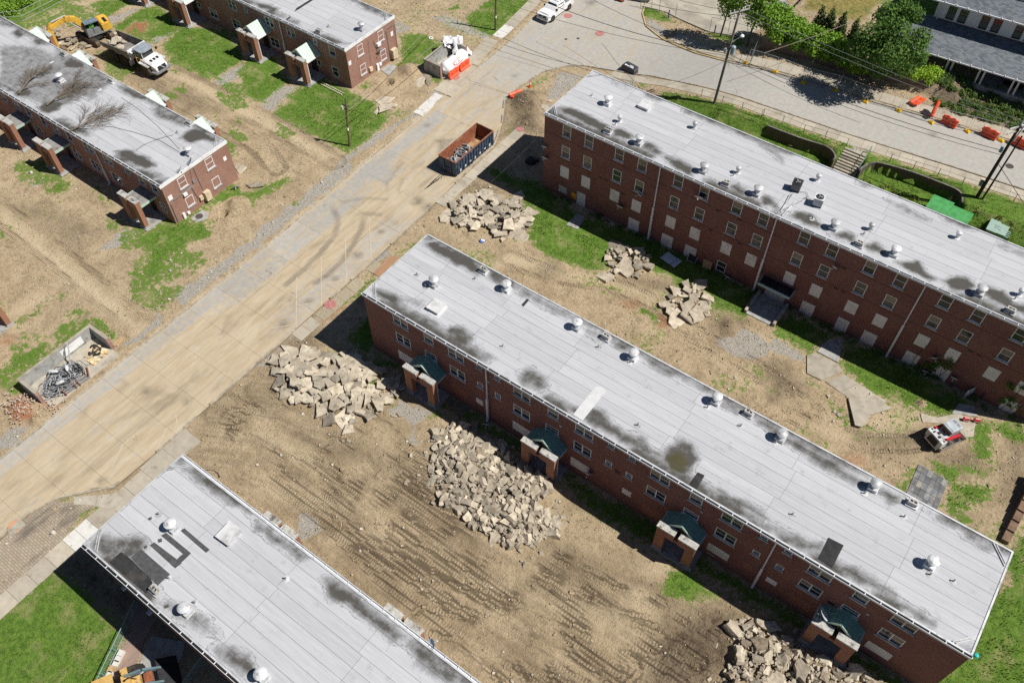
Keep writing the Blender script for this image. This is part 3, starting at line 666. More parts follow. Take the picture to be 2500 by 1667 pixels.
def scatter_lumps(name, N, mat, keepf, size, label, cat):
    x = nrg.uniform(-112, 20, N*4); y = nrg.uniform(-6, 106, N*4)
    k = in_view(x, y, np.zeros_like(x)); x, y = x[k], y[k]
    k = keepf(x, y); x, y = x[k][:N], y[k][:N]
    z, rd, tm, tu = ground_height(x, y); k = rd < .05; x, y, z = x[k], y[k], z[k]
    n = len(x)
    base = np.array([(1,0,0),(-.5,.87,0),(-.5,-.87,0),(.1,.05,.8),(0,0,-.4)])
    fs = np.array([(0,1,3),(1,2,3),(2,0,3),(1,0,4),(2,1,4),(0,2,4)])
    s = size*np.exp(nrg.normal(0, .5, n)); th = nrg.uniform(0, 6.28, n)
    B = base[None]*(1+nrg.uniform(-.35, .35, (n, 5, 3)))*s[:,None,None]*np.array([1, .75, .8])
    V = np.empty_like(B); V[...,0] = B[...,0]*np.cos(th)[:,None]-B[...,1]*np.sin(th)[:,None]+x[:,None]
    V[...,1] = B[...,0]*np.sin(th)[:,None]+B[...,1]*np.cos(th)[:,None]+y[:,None]; V[...,2] = B[...,2]+z[:,None]+.02
    Fc = (fs[None]+5*np.arange(n)[:,None,None]).reshape(-1)
    me = bpy.data.meshes.new(name); me.vertices.add(n*5); me.vertices.foreach_set('co', V.astype(np.float32).ravel())
    me.loops.add(len(Fc)); me.loops.foreach_set('vertex_index', Fc.astype(np.int32)); me.polygons.add(n*6)
    me.polygons.foreach_set('loop_start', np.arange(0, n*18, 3, dtype=np.int32)); me.update(calc_edges=True); me.materials.append(mat)
    tag(new(name, me), label, cat, kind='stuff')
CLOD = plain('clod', (.38, .295, .19), .97, var=.35, scale=1.5, stain=(.13, .1, .065), sc2=.6)
PEB = plain('pebble', (.5, .46, .39), .95, var=.3, scale=3)
scatter_lumps('dirt_clods', 30000, CLOD, lambda x, y: (layer(GRASS, x, y, .5) < .3) & (fbm(x, y, 3, 3, 50)+.35*layer(DARK, x, y, 1.) > .5) , .055, 'loose clods of brown earth strewn over the churned dirt', 'clods')
scatter_lumps('gravel', 9000, PEB, lambda x, y: (layer(GRAVEL, x, y, .5) > .5), .06, 'pale crushed stone along the torn out kerb strips', 'gravel')
scatter_lumps('stone_crumbs', 3500, PEB, lambda x, y: (layer(GRASS, x, y, .5) < .5) & (fbm(x, y, 4, 3, 60) > .5), .09, 'small pale crumbs of concrete scattered across the dirt', 'debris')

# ------------------------------------------------------------------ road: concrete panels, the junction and the street behind
RTR = [(wpoly(p), w, k) for p, w, k in (([('a6',690,310),(750,470),(720,590),(600,740),(440,900),(290,1030)],.3,.95),([('a6',985,400),(955,540),(880,680),(800,800),(650,950),(540,1020)],.3,.95),
 ([('a6',700,300),(850,285),(1000,265),(1170,275)],.25,.55),([('a6',860,415),(1000,400),(1120,412)],.28,.7),([('a6',1190,240),(1180,130),(1260,30),(1330,-60)],.16,.6),([('a6',1310,280),(1285,190),(1330,90)],.16,.5),([('a6',1180,440),(1270,490)],.25,.6),
 ([('b1',980,420),(1080,380),(1130,430),(1060,480)],.2,.5),([('b1',1250,560),(1400,500),(1700,560)],.3,.35),([('b1',400,1200),(900,800),(1500,560)],.3,.3),([('b1',700,1250),(1150,850),(1650,480)],.3,.3))]
OIL = [G(*q)[:2]+(r,) for *q, r in [('a6',490,1180,.75),('a6',260,1380,.9),('a6',720,980,.7),('a6',930,770,.8),('a6',1130,560,.7),('a6',340,1110,.3),('a6',320,1175,.3),('a6',1460,290,1.2),('a6',1540,340,1.),('a2',1540,1110,.7),('b1',900,1280,.7),('a6',640,960,.3),
 ('b1',1180,1350,.3),('a4',1450,1355,.8),('a3',970,240,.4),('a3',60,670,.6),('a3',740,20,1.2),('b1',1300,480,.8),('b1',1650,590,.5)]]
def road_attrs(x, y):
    dirt = .74-.12*sstep(40, 62, y)-.22*sstep(64, 80, y)-.6*sstep(-46, -30, x)
    pk = (1-sstep(.6, 2.2, np.abs(x+49.9-(y-35)*.0)))*sstep(26, 31, y)*(1-sstep(46, 50, y))
    dirt = dirt-.22*pk-.3*(1-sstep(.4, 1.4, np.abs(x+58)))*(y < 64)
    dirt = dirt-.3*(1-sstep(.5, 1.1, np.abs(x+56.2)))*sstep(24, 30, y)*(1-sstep(46, 52, y))
    dirt = dirt-.35*region(x, y, wpoly([('a6',1000,-20),(1320,0),(1170,120),(980,60)]), 1.5)
    tm = np.zeros_like(x); tu = np.zeros_like(x)
    for pts, w_, k_ in RTR:
        D, U = line(x, y, pts); m = k_*(1-sstep(w_*.75, w_*1.35, D))*sstep(.0, 2.2, U+.3)
        b = m > tm; tm = np.where(b, m, tm); tu = np.where(b, U, tu)
    oil = np.zeros_like(x)
    for ox, oy, r in OIL: oil = np.maximum(oil, (1-sstep(.1, 1., np.hypot(x-ox, y-oy)/r*(1+.6*(fbm(x, y, .5, 3, 3)-.5)))))
    wet = region(x+.3*(fbm(x,y,.7,3,3)-.5), y, wpoly([('b1',770,1390),(820,1350),(1000,1330),(1050,1290),(1060,1320),(1020,1370),(870,1395)]), .2)
    wet = np.maximum(wet, region(x, y, wpoly([('a2',1600,1240),(1780,1230),(1660,1360),(1530,1500),(1700,1560),(1640,1390),(1640,1270)]), .4)*.6)
    return np.stack([dirt, tm, np.maximum(oil*.75, wet), np.ones_like(x)], -1), tu
road = tag(new('road', None), kind='structure')
def kl(y): return np.interp(y, KERB_L[:,1], KERB_L[:,0])
rows = [-12.2, -8.7, -5.2, -1.7, 1.8, 5.3, 8.2, 11.4, 14.8, 18.3, 21.8, 25.3, 28.85, 32.35, 35.7, 40.5, 45.6, 50.7, 55.3, 59.9, 64.2]
cols = [None, -55., -51.5, None]
for j in range(len(rows)-1):
    for i in range(3):
        y0, y1 = rows[j]+.007, rows[j+1]-.007
        ys = np.linspace(y0, y1, max(8, int((y1-y0)/.22))); us = np.linspace(0, 1, 17)
        Y = np.repeat(ys[:,None], 17, 1)
        xa = (kl(ys)+.0) if i == 0 else np.full_like(ys, cols[i]+.007)
        xr = np.interp(ys, KERB_R[:14,1], KERB_R[:14,0])
        xb = np.full_like(ys, cols[i+1]-.007) if i < 2 else xr
        if (xb-xa).max() < .3: continue
        xb = np.maximum(xb, xa+.02)
        X = xa[:,None]+(xb-xa)[:,None]*us[None]
        me = sheet('panel', X, Y, np.full_like(X, -.1+rnd.uniform(-.006, .006))+.008*(fbm(X, Y, 2., 2)-.5), ROADM)
        a, u = road_attrs(X.ravel(), Y.ravel()); attr_color(me, 'ra', a); attr_float(me, 'ru', u)
        new('panel', me, road)
rx = np.arange(-66, 40, .4); ry = np.arange(64.2+.012, 118, .4)
X, Y = np.meshgrid(rx, ry)
rp = region(X.ravel(), Y.ravel(), ROADPOLY, .2).reshape(X.shape)
near = region(X.ravel(), Y.ravel(), ROADPOLY, 1.6).reshape(X.shape)
kp = (near[:-1,:-1] > .02) | (near[1:,1:] > .02)
me = sheet('junction_surface', X, Y, base_z(X, Y)-.1, ROADM, kp)
a, u = road_attrs(X.ravel(), Y.ravel()); attr_color(me, 'ra', a); attr_float(me, 'ru', u)
new('junction_surface', me, road)
# a bed below the panel joints
bedm = plain('joint_soil', (.16, .125, .085), .97)
X, Y = np.meshgrid(np.linspace(-59.2, -48.3, 12), np.linspace(-14, 64.4, 40))
xl = kl(Y[:,0]); xr = np.interp(Y[:,0], KERB_R[:14,1], KERB_R[:14,0])
X = xl[:,None]+(xr-xl)[:,None]*np.linspace(0, 1, 12)[None]
new('joint_bed', sheet('joint_bed', X, Y, np.full_like(X, -.135), bedm), road)
# kerbs
KERBM = plain('kerb_concrete', (.4, .36, .29), .95, var=.2, scale=2.5, stain=(.24, .2, .14), sc2=1.2, objvar=.12)
KERBY = plain('kerb_yellow', (.52, .40, .17), .9, var=.2, scale=4, stain=(.4, .37, .32), sc2=2)
kerb = tag(new('kerb', None), kind='structure')
def kerb_run(line_, w=.17, seg=3.0, top=.03, mat=KERBM, skip=0.):
    pts = [Vector((p[0], p[1], 0)) for p in line_]
    dense = [pts[0]]
    for a, b in zip(pts, pts[1:]):
        n = max(1, int((b-a).length/seg+.5)); dense += [a.lerp(b, (i+1)/n) for i in range(n)]
    for a, b in zip(dense, dense[1:]):
        if rnd.random() < skip: continue
        d = (b-a).normalized(); n = Vector((-d.y, d.x, 0))*w/2; a2, b2 = a+d*.006, b-d*.006
        j = rnd.uniform(-.012, .012); m = MB(); za, zb = float(base_z(a.x, a.y)), float(base_z(b.x, b.y))
        vs = [(*(q+s*n*k)[:2], z) for z_, k in ((0, 1.1), (1, .9)) for q, zz in ((a2, za), (b2, zb)) for s in (-1, 1) for z in [zz+(-.25 if z_ == 0 else top+j)]]
        m.add([vs[0], vs[2], vs[3], vs[1], vs[4], vs[6], vs[7], vs[5]], [(3,2,1,0),(4,5,6,7),(0,1,5,4),(1,2,6,5),(2,3,7,6),(3,0,4,7)])
        part('kerb_stone', m, mat, kerb)
kerb_run(KERB_L[0:10]); kerb_run(KERB_R[1:6], seg=1.4); kerb_run(KERB_R[5:14], seg=1.6, skip=.35); kerb_run(KERB_R[13:20], seg=1.2, mat=KERBM); kerb_run(KERB_R[19:])
kerb_run(KERB_F[0:6]); kerb_run(KERB_F[5:], seg=1.6, mat=KERBY)
# pavement slabs
pave = tag(new('pavement', None), kind='structure')
SLABM = plain('pavement_slab', (.45, .405, .325), .95, var=.1, scale=1.6, stain=(.33, .285, .22), sc2=.8, objvar=.15)
SLABW = plain('pavement_white', (.64, .63, .6), .95, var=.06, scale=3, stain=(.45, .41, .34), sc2=1.5)
def slabs(a, b, w, n, z=.0, mat=SLABM, skip=(), t=.16, up=0.02):
    a, b = Vector((*a, 0)), Vector((*b, 0)); d = (b-a)/n; u = d.normalized(); nn = Vector((-u.y, u.x, 0))*w/2
    for i in range(n):
        if i in skip: continue
        p, q = a+d*i+u*.012, a+d*(i+1)-u*.012; m = MB(); j = rnd.uniform(-.012, .012)
        c = [p-nn, q-nn, q+nn, p+nn]; hs = [float(base_z(v.x, v.y))+z+up+j for v in c]
        m.add([(v.x, v.y, h-t) for v, h in zip(c, hs)]+[(v.x, v.y, h) for v, h in zip(c, hs)], [(3,2,1,0),(4,5,6,7),(0,1,5,4),(1,2,6,5),(2,3,7,6),(3,0,4,7)])
        part('slab', m, mat, pave)
EXPM = plain('exposed_slab', (.36,.31,.22), .96, var=.25, scale=7, objvar=.1)
for q in SLABROWS: slabs(*q[:4], mat={'w': SLABW, 'e': EXPM}.get(q[4] if len(q) > 4 else '', SLABM), skip=(4,) if q[4:] == ('e',) else ())
# paint on the road
paint = tag(new('road_markings', None), kind='structure')
PAINT = plain('road_paint', (.53, .47, .365), .9, var=.12, scale=8, stain=(.46, .385, .28), sc2=1.6)
def stripe(a, b, w=.085):
    a, b = Vector(a[:2]+(0,)), Vector(b[:2]+(0,)); d = (b-a).normalized(); n = Vector((-d.y, d.x, 0))*w/2
    part('painted_line', MB().quad(*[(v.x, v.y, -.082) for v in (a-n, b-n, b+n, a+n)]), PAINT, paint)
for y in (29.9, 33.45, 37.1, 40.85): stripe((-48.5, y), (-48.5-4.6, y+4.7))
for y in (28.3, 31.9, 35.5, 39.1, 42.85): stripe((-50.3, y), (-48.75, y+1.75))
stripe((-48.4, 12.6), (-49.5, 14.8)); stripe((-50.2, 9.3), (-51.3, 11.4)); stripe((-48.6, 15.2), (-50.0, 16.2))
# ------------------------------------------------------------------ the brick blocks
def roof_material():
    t = NT('roof_membrane'); p = t.pos()
    a = t.sep(t.attr('st').outputs['Color'])
    o = t.new('ShaderNodeObjectInfo')
    ns = t.noise(t.mul(p, (.35, 5., 1)), 1., 5, .65); n1 = t.noise(p, 1.1, 7, .65); n2 = t.noise(p, 7, 5, .7); n3 = t.noise(p, 30, 2)
    c = t.mix(t.ramp(ns, .3, .7), (.445, .455, .48), (.515, .525, .55))
    c = t.mix(t.ramp(n3, .45, .75, 0, .3), c, (.38, .385, .4))
    c = t.mix(t.ramp(n1, .55, .75, 0, .25), c, (.36, .365, .375))
    c = t.mix(1., c, t.mix(o.outputs['Random'], (.93,)*3, (1.05,)*3), 'MULTIPLY')
    nn = t.math('SUBTRACT', t.math('ADD', t.math('MULTIPLY', n1, .65), t.math('MULTIPLY', n2, .35)), .5)
    f1 = t.math('ADD', t.math('MULTIPLY', a[0], 1.12), t.math('MULTIPLY', nn, 1.9))
    c = t.mix(t.ramp(f1, .1, .5, 0, .72), c, (.2, .2, .205))
    c = t.mix(t.ramp(f1, .42, 1.0, 0, .95), c, t.mix(n2, (.03, .03, .03), (.105, .097, .08)))
    c = t.mix(t.math('MULTIPLY', t.math('MULTIPLY', t.ramp(f1, .0, .06), t.ramp(f1, .14, .08)), t.math('GREATER_THAN', a[0], .1)), c, (.2, .2, .21))
    c = t.mix(t.ramp(t.math('ADD', a[1], t.math('MULTIPLY', nn, .8)), .35, .85, 0, .92), c, t.mix(n2, (.035, .036, .02), (.10, .085, .03)))
    t.bump(t.math('ADD', n2, t.math('MULTIPLY', ns, .5)), .25, .015)
    return t.done(c, .8, 0, .3)
ROOFM = roof_material()
SEAM = plain('roof_seam', (.13, .13, .135), .9)
PATCHD = plain('roof_patch_dark', (.028, .028, .029), .95, var=.3, scale=2, stain=(.06, .055, .05)); PATCHL = plain('roof_patch_light', (.6, .605, .61), .8, var=.06, stain=(.4, .4, .4)); PATCHG = plain('roof_patch_grey', (.075, .075, .078), .95, var=.25, scale=3)
LEAD = plain('edge_metal', (.6, .61, .63), .5, .2, var=.12, scale=1.5, stain=(.33, .33, .34), sc2=1.)

def wall_with_openings(m, x0, x1, z0, z1, y, ops, depth=.1):
    """front wall facing -y at plane y; ops are (xc, zc, w, h) recessed by depth"""
    xs = sorted({x0, x1, *[round(o[0]+s*o[2]/2, 4) for o in ops for s in (-1, 1)]})
    zs = sorted({z0, z1, *[round(o[1]+s*o[3]/2, 4) for o in ops for s in (-1, 1)]})
    for i in range(len(xs)-1):
        for j in range(len(zs)-1):
            cx, cz = (xs[i]+xs[i+1])/2, (zs[j]+zs[j+1])/2
            if any(abs(cx-o[0]) < o[2]/2 and abs(cz-o[1]) < o[3]/2 for o in ops): continue
            m.quad((xs[i],y,zs[j]), (xs[i+1],y,zs[j]), (xs[i+1],y,zs[j+1]), (xs[i],y,zs[j+1]))
    for xc, zc, w, h in ops:
        a, b, c, d = xc-w/2, xc+w/2, zc-h/2, zc+h/2; e = y+depth
        m.quad((a,y,c),(a,y,d),(a,e,d),(a,e,c)); m.quad((b,y,d),(b,y,c),(b,e,c),(b,e,d))
        m.quad((a,y,d),(b,y,d),(b,e,d),(a,e,d)); m.quad((b,y,c),(a,y,c),(a,e,c),(b,e,c))
        m.quad((a,e,c),(b,e,c),(b,e,d),(a,e,d))
_wcache = {}
def window_parts(kind, w, h):
    key = (kind, w, h)
    if key in _wcache: return _wcache[key]
    f = MB(); fr = .065; panes = []
    y0, y1 = -.012, .075
    f.box(-w/2, -w/2+fr, y0, y1, -h/2, h/2); f.box(w/2-fr, w/2, y0, y1, -h/2, h/2)
    f.box(-w/2+fr, w/2-fr, y0, y1, h/2-fr, h/2); f.box(-w/2+fr, w/2-fr, y0, y1, -h/2, -h/2+fr)
    cells = [(-w/2+fr, w/2-fr)]
    if kind in ('double', 'grid'):
        mw = .1 if kind == 'double' else .035
        f.box(-mw/2, mw/2, y0+.004, y1, -h/2+fr, h/2-fr); cells = [(-w/2+fr, -mw/2), (mw/2, w/2-fr)]
    for a, b in cells:
        if kind == 'small1':
            panes.append((a, b, -h/2+fr, h/2-fr, 0)); continue
        f.box(a, b, .005, .07, -.025, .025)
        panes.append((a, b, .025, h/2-fr, 1)); panes.append((a, b, -h/2+fr, -.025, 0))
    pm = []
    for a, b, c, d, up in panes:
        m = MB().box(a, b, .04 if up else .052, .06 if up else .07, c, d)
        pm.append((m, up))
    sill = MB().box(-w/2-.1, w/2+.1, -.1, .05, -h/2-.14, -h/2-.006)
    out = (mesh('window', f, WHITE), [({k: mesh('pane', m, mt) for k, mt in (('g', GLASS), ('b', BLIND), ('h', GLASS2))}, up) for m, up in pm], mesh('sill', sill, STONE))
    _wcache[key] = out; return out
def window(parent, kind, w, h, loc, rz=0., blind=.5, sill=True):
    fm, pms, sm = window_parts(kind, w, h)
    o = new('window', fm, parent, loc, rz)
    cur = rnd.random() < blind
    for d, up in pms:
        k = 'g'
        if up and cur: k = rnd.choice('bbh')
        elif up and rnd.random() < .3: k = 'h'
        new('pane', d[k], o)
    if sill: new('sill', sm, o)
    return o

def stain_val(L, x, y):
    out = np.zeros_like(x)
    xw = x+.5*(fbm(x, y, .9, 3, 70)-.5); yw = y+.5*(fbm(x, y, .9, 3, 71)-.5)
    for s, p in L: out = np.maximum(out, s*region(xw, yw, p, .7))
    return out
def rpts(z, pts):
    out = []; c = None
    for p in pts:
        if isinstance(p[0], str): c = p[0]; p = p[1:]
        q = G(c, *p, z); out.append(q[:2])
    return np.array(out)
def build_roof(root, x0, x1, y0, y1, z, strips, joints, stains, ponds, edge_f=True):
    ox, oy, _ = root.location
    b = MB().box(x0+.02, x1-.02, y0+.02, y1-.02, z-.25, z-.008)
    roof = part('roof', b, SEAM, root, world=True)
    S = [(s, rpts(z, p)) for s, p in stains]; Pd = [(s, rpts(z, p)) for s, p in ponds]
    ye = np.linspace(y0+.14, y1-.14, strips+1)
    for i in range(strips):
        off = rnd.uniform(-.5, .5)
        js = [x0+.14]+[j+(.35 if (i//3) % 2 else 0)+(off if rnd.random() < .12 else 0) for j in joints if x0+2 < j < x1-2]+[x1-.14]
        for a, c in zip(js, js[1:]):
            nx = max(2, int((c-a)/.27)); X, Y = np.meshgrid(np.linspace(a+.01, c-.01, nx), np.linspace(ye[i]+.011, ye[i+1]-.011, 5))
            xf, yf = X.ravel(), Y.ravel()
            st = stain_val(S, xf, yf); pd = stain_val(Pd, xf, yf)
            band = (1-sstep(.2, 1.7, yf-y0))*.85*sstep(.4, .55, fbm(xf, yf, 5., 3, 80))+(1-sstep(.15, 1.1, y1-yf))*.7*sstep(.42, .56, fbm(xf, yf, 6., 3, 84))
            st = np.maximum(st, band)
            me = sheet('roof_sheet', X-ox, Y-oy, np.full_like(X, z)+.006*(fbm(X, Y, 1.5, 2)-.5), ROOFM)
            attr_color(me, 'st', np.stack([st, pd, st*0, st*0+1], -1))
            o = new('roof_sheet', me, roof)
    e = MB()       # low metal edging on the two ends and the rear, low strip in front
    e.box(x0, x0+.13, y0, y1, z-.3, z+.05); e.box(x1-.13, x1, y0, y1, z-.3, z+.05); e.box(x0+.13, x1-.13, y1-.13, y1, z-.3, z+.07); e.box(x0+.13, x1-.13, y0, y0+.13, z-.3, z+.035)
    part('roof_edge', e, LEAD, roof, world=True)
    for xx, sx in ((x0, 1), (x1, -1)):
        for yy, sy in ((y0, 1), (y1, -1)):
            for k in (0, .22):
                a_ = Vector((xx+sx*(.2), yy+sy*(1.25+k), z+.05)); b_ = Vector((xx+sx*(1.15+k), yy+sy*.2, z+.05))
                mid = (a_+b_)/2; d = b_-a_; part('corner_strip', MB().cbox(mid, (d.length, .06, .09), math.atan2(d.y, d.x)), LEAD, roof, world=True)
    return roof
def gutter(root, x0, x1, y, z, mat_in=BLACK):
    g = MB(); g.box(x0-.05, x1+.05, y-.17, y-.012, z-.15, z-.1)
    part('gutter', g, mat_in, root, world=True)
    l = MB(); l.box(x0-.05, x1+.05, y-.2, y-.172, z-.17, z+.03)
    l.box(x0-.05, x0-.02, y-.17, y-.012, z-.1, z+.02); l.box(x1+.02, x1+.05, y-.17, y-.012, z-.1, z+.02)
    part('gutter_lip', l, TRIM, root, world=True)
    h = MB(); n = int((x1-x0)/1.1)
    for i in range(n): x = x0+(i+.5)*(x1-x0)/n; h.box(x-.03, x+.03, y-.17, y-.013, z-.012, z+.012)
    part('gutter_hanger', h, TRIM, root, world=True)
def downspout(root, x, y, z0, z1, fat=.42):
    zk = z0+(z1-z0)*fat
    m = MB().box(x-.055, x+.055, y-.15, y-.05, zk, z1-.17); m.box(x-.1, x+.1, y-.24, y-.05, z0+.18, zk+.05)
    m.add([(x-.1,y-.24,z0+.18),(x+.1,y-.24,z0+.18),(x+.1,y-.05,z0+.18),(x-.1,y-.05,z0+.18),(x-.07,y-.42,z0+.04),(x+.07,y-.42,z0+.04),(x+.07,y-.27,z0+.02),(x-.07,y-.27,z0+.02)],
          [(0,3,2,1),(4,5,6,7),(0,1,5,4),(1,2,6,5),(2,3,7,6),(3,0,4,7)])
    part('downspout', m, TRIM, root, world=True)
# roof furniture: prototypes share meshes
def vent_big():
    base = MB().box(-.34, .34, -.34, .34, 0, .3); base.box(-.4, .4, -.4, .4, 0, .03)
    neck = MB().lathe((0,0,.3), [(.22,0),(.22,.12),(.27,.14),(.27,.5)], 12)
    cap = MB().lathe((0,0,.84), [(.44,0),(.45,.06),(.3,.17),(.1,.22)], 16)
    ribs = MB()
    for i in range(4):
        t = i*math.pi/2+.6; ribs.cyl((.3*math.cos(t), .3*math.sin(t), .55), (.36*math.cos(t), .36*math.sin(t), .86), .02, n=5)
    return [('vent_cap', mesh('vent_cap', cap, SILVER, False)), ('neck', mesh('neck', neck, GALV)), ('bracket', mesh('bracket', ribs, GALV))], mesh('roof_vent', base, SILVER)
def vent_slim():
    base = MB().lathe((0,0,0), [(.3,0),(.3,.03),(.16,.06),(.14,.42)], 10)
    cap = MB().lathe((0,0,.4), [(.15,0),(.24,.06),(.27,.18),(.25,.32),(.12,.42)], 12)
    return [('vent_cap', mesh('vent_cap', cap, SILVER, False))], mesh('slim_vent', base, SILVER)
def pipe_small():
    base = MB().lathe((0,0,0), [(.27,0),(.27,.012),(.1,.02),(.09,.05)], 8)
    p = MB().cyl((0,0,.03), (0,0,.34), .055, n=8)
    return [('pipe', mesh('pipe', p, GREYM))], mesh('vent_pipe', base, SILVER)
def chimney_box():
    base = MB().box(-.42, .42, -.32, .32, 0, .14)
    s = MB(); s.box(-.34, .34, -.2, -.09, .14, .5); s.box(-.34, .34, .09, .2, .14, .5); s.box(-.34, -.24, -.09, .09, .14, .5); s.box(.24, .34, -.09, .09, .14, .5); s.box(-.04, .04, -.09, .09, .14, .46)
    b = MB().box(-.24, .24, -.09, .09, .15, .3)
    return [('flue_block', mesh('flue_block', s, CAPST)), ('flue', mesh('flue', b, BLACK))], mesh('chimney', base, SILVER)
def hatch():
    base = MB().box(-.6, .6, -.6, .6, 0, .24)
    l = MB().box(-.66, .66, -.66, .66, .24, .32); l.box(-.07, .07, -.2, -.02, .32, .34)
    return [('hatch_lid', mesh('hatch_lid', l, PATCHL))], mesh('roof_hatch', base, SILVER)
FURN = {'v': ('roof_vent', vent_big()), 's': ('slim_vent', vent_slim()), 'p': ('vent_pipe', pipe_small()), 'c': ('chimney', chimney_box()), 'h': ('roof_hatch', hatch())}
def furnish(root, roof, z, items):
    ox, oy, _ = root.location
    for k, c, x, y in items:
        q = G(c, x, y, z+.02); nm, (subs, bm) = FURN[k]
        o = new(nm, bm, root, (q[0]-ox, q[1]-oy, z+.008), rnd.uniform(-.06, .06))
        for sn, sm in subs: new(sn, sm, o)
def patches(root, z, L):
    for i, (mt, pts) in enumerate(L):
        q = rpts(z, pts); part('roof_patch', MB().prism([tuple(p) for p in q], z+.006, z+.018+i*.003), mt, root, world=True)

def porch_mesh(root, x, y, ground=0., depth=1.9, w=3.35, roof='mint_shaded', rz=0., cap_broken=False, h=3.55):
    ox, oy, oz = root.location
    pw = .78
    slab = MB().box(-w/2-.1, w/2+.25, -depth-.15, -.02, -.3, .14)
    o = new('porch', mesh('porch', slab, CONC_G), root, (x-ox, y-oy, ground), rz)
    for s in (-1, 1):
        xa, xb = (s*(w/2-pw), s*w/2) if s > 0 else (-w/2, -w/2+pw)
        part('pillar', MB().box(xa, xb, -depth, -depth+.5, .145, h-.93), BRICK_P, o)
        part('pillar_base', MB().box(xa-.04, xb+.04, -depth-.04, -depth+.54, .142, .36), CONC_G, o)
        b = MB().box(*((-w/2, -.2) if s < 0 else (.2, w/2)), -depth, -depth+.5, h-.926, h)
        part('lintel_wall', b, BRICK_P, o)
        ca, cb = (-w/2-.06, -.16) if s < 0 else (.16, w/2+.06)
        part('coping', MB().box(ca, cb, -depth-.06, -depth+.56, h+.003, h+.17), CAPST, o)
    part('lintel', MB().box(-.198, .198, -depth+.05, -depth+.45, h-.926, h-.62), BRICK_P, o)
    if roof in ('mint_shaded', 'mint'):
        mt = MINT_DARK if roof == 'mint_shaded' else MINT
        ex, ez, rzz = w/2-.02, h-.35, h+.95; yf = -depth+.62
        for s in (-1, 1):
            r = MB(); t = .06
            a, b = (s*ex, ez), (0, rzz)
            r.add([(a[0],yf,a[1]),(b[0],yf,b[1]),(b[0],-.02,b[1]),(a[0],-.02,a[1]),(a[0],yf,a[1]-t),(b[0],yf,b[1]-t),(b[0],-.02,b[1]-t),(a[0],-.02,a[1]-t)],
                  [(0,1,2,3),(7,6,5,4),(0,4,5,1),(1,5,6,2),(2,6,7,3),(3,7,4,0)])
            rp = part('roof_slope', r, mt, o)
            L = math.hypot(ex, rzz-ez); ang = math.atan2(rzz-ez, -s*ex)
            se = MB(); n = max(3, int((depth-.6)/.42))
            for i in range(n+1):
                yy = yf+.03+i*(-.06-yf)/n
                se.cbox((s*ex/2, yy, (ez+rzz)/2+.025), (L*.98, .03, .05), 0, -math.atan2(rzz-ez, -s*ex) if s < 0 else math.atan2(rzz-ez, s*ex))
            part('standing_seam', se, mt, rp)
            fb = MB(); fb.cbox((s*ex/2, yf-.03, (ez+rzz)/2-.06), (L, .04, .2), 0, -math.atan2(rzz-ez, -s*ex) if s < 0 else math.atan2(rzz-ez, s*ex))
            part('bargeboard', fb, MINT, o)
        part('gable', MB().xprism([(-ex+.1, ez-.02), (ex-.1, ez-.02), (0, rzz-.1)], yf+.08, yf+.14), DARKM if roof == 'mint_shaded' else MINT, o)
        part('eave_gutter', MB().box(ex-.0, ex+.08, yf, -.02, ez-.12, ez-.02), TRIM, o); part('eave_gutter', MB().box(-ex-.08, -ex, yf, -.02, ez-.12, ez-.02), TRIM, o)
        part('porch_post', MB().box(w/2-.12, w/2-.02, -depth+.56, -depth+.66, .145, ez-.13), TRIM, o)
    else:
        part('deck_roof', MB().box(-w/2+.1, w/2-.05, -depth+.52, -.02, h-.86, h-.7), plain_deck, o)
        part('fascia', MB().box(w/2-.05, w/2+.02, -depth+.52, -.02, h-.92, h-.66), MINT, o); part('fascia', MB().box(-w/2+.03, -w/2+.1, -depth+.52, -.02, h-.92, h-.66), MINT, o)
    part('doorway', MB().box(-.55, .55, -.018, -.004, .145, 2.25), BLACK, o)
    return o
plain_deck = plain('deck_felt', (.27, .265, .255), .95, var=.15, stain=(.16, .14, .11), sc2=1.2)

def block(label, x0, x1, y0, y1, zr, base=0.):
    root = thing('apartment_block', label, 'building', (x0, y0, base), group='flat roofed brick apartment blocks')
    return root
def walls(root, x0, x1, y0, y1, z0, z1, ops, mt=None):
    m = MB(); wall_with_openings(m, x0, x1, z0, z1, y0, ops)
    m.quad((x1,y1,z0),(x0,y1,z0),(x0,y1,z1),(x1,y1,z1)); m.quad((x0,y1,z0),(x0,y0,z0),(x0,y0,z1),(x0,y1,z1)); m.quad((x1,y0,z0),(x1,y1,z0),(x1,y1,z1),(x1,y0,z1))
    return part('wall', m, mt or BRICK, root, world=True)
def dish(loc, rz, label, tilt=.9, r=.38, mat=DISHM, foot=True, group='satellite dishes on the blocks'):
    o = thing('satellite_dish', label, 'satellite dish', loc, rz, group)
    d = MB().lathe((0,0,0), [(.04,.09),(r*.6,.055),(r*.95,.005),(r,-.02),(r*.9,0),(r*.5,.04),(.03,.07)], 18)
    bowl = part('bowl', d, mat, o, (0, -.3, .35), rot=(math.pi-tilt, 0, 0), smooth=False)
    part('feed_arm', MB().cyl((0,-.1,.25), (0,-.72,.42), .02, n=5).cbox((0,-.73,.45), (.09,.1,.09)), LGREY, o)
    part('mast', MB().cyl((0,0,0), (0,0,.28), .025, n=6).cyl((0,0,.28), (0,-.27,.34), .025, n=6).box(-.09, .09, -.09, .09, -.02, .01), GREYM, o)
    return o

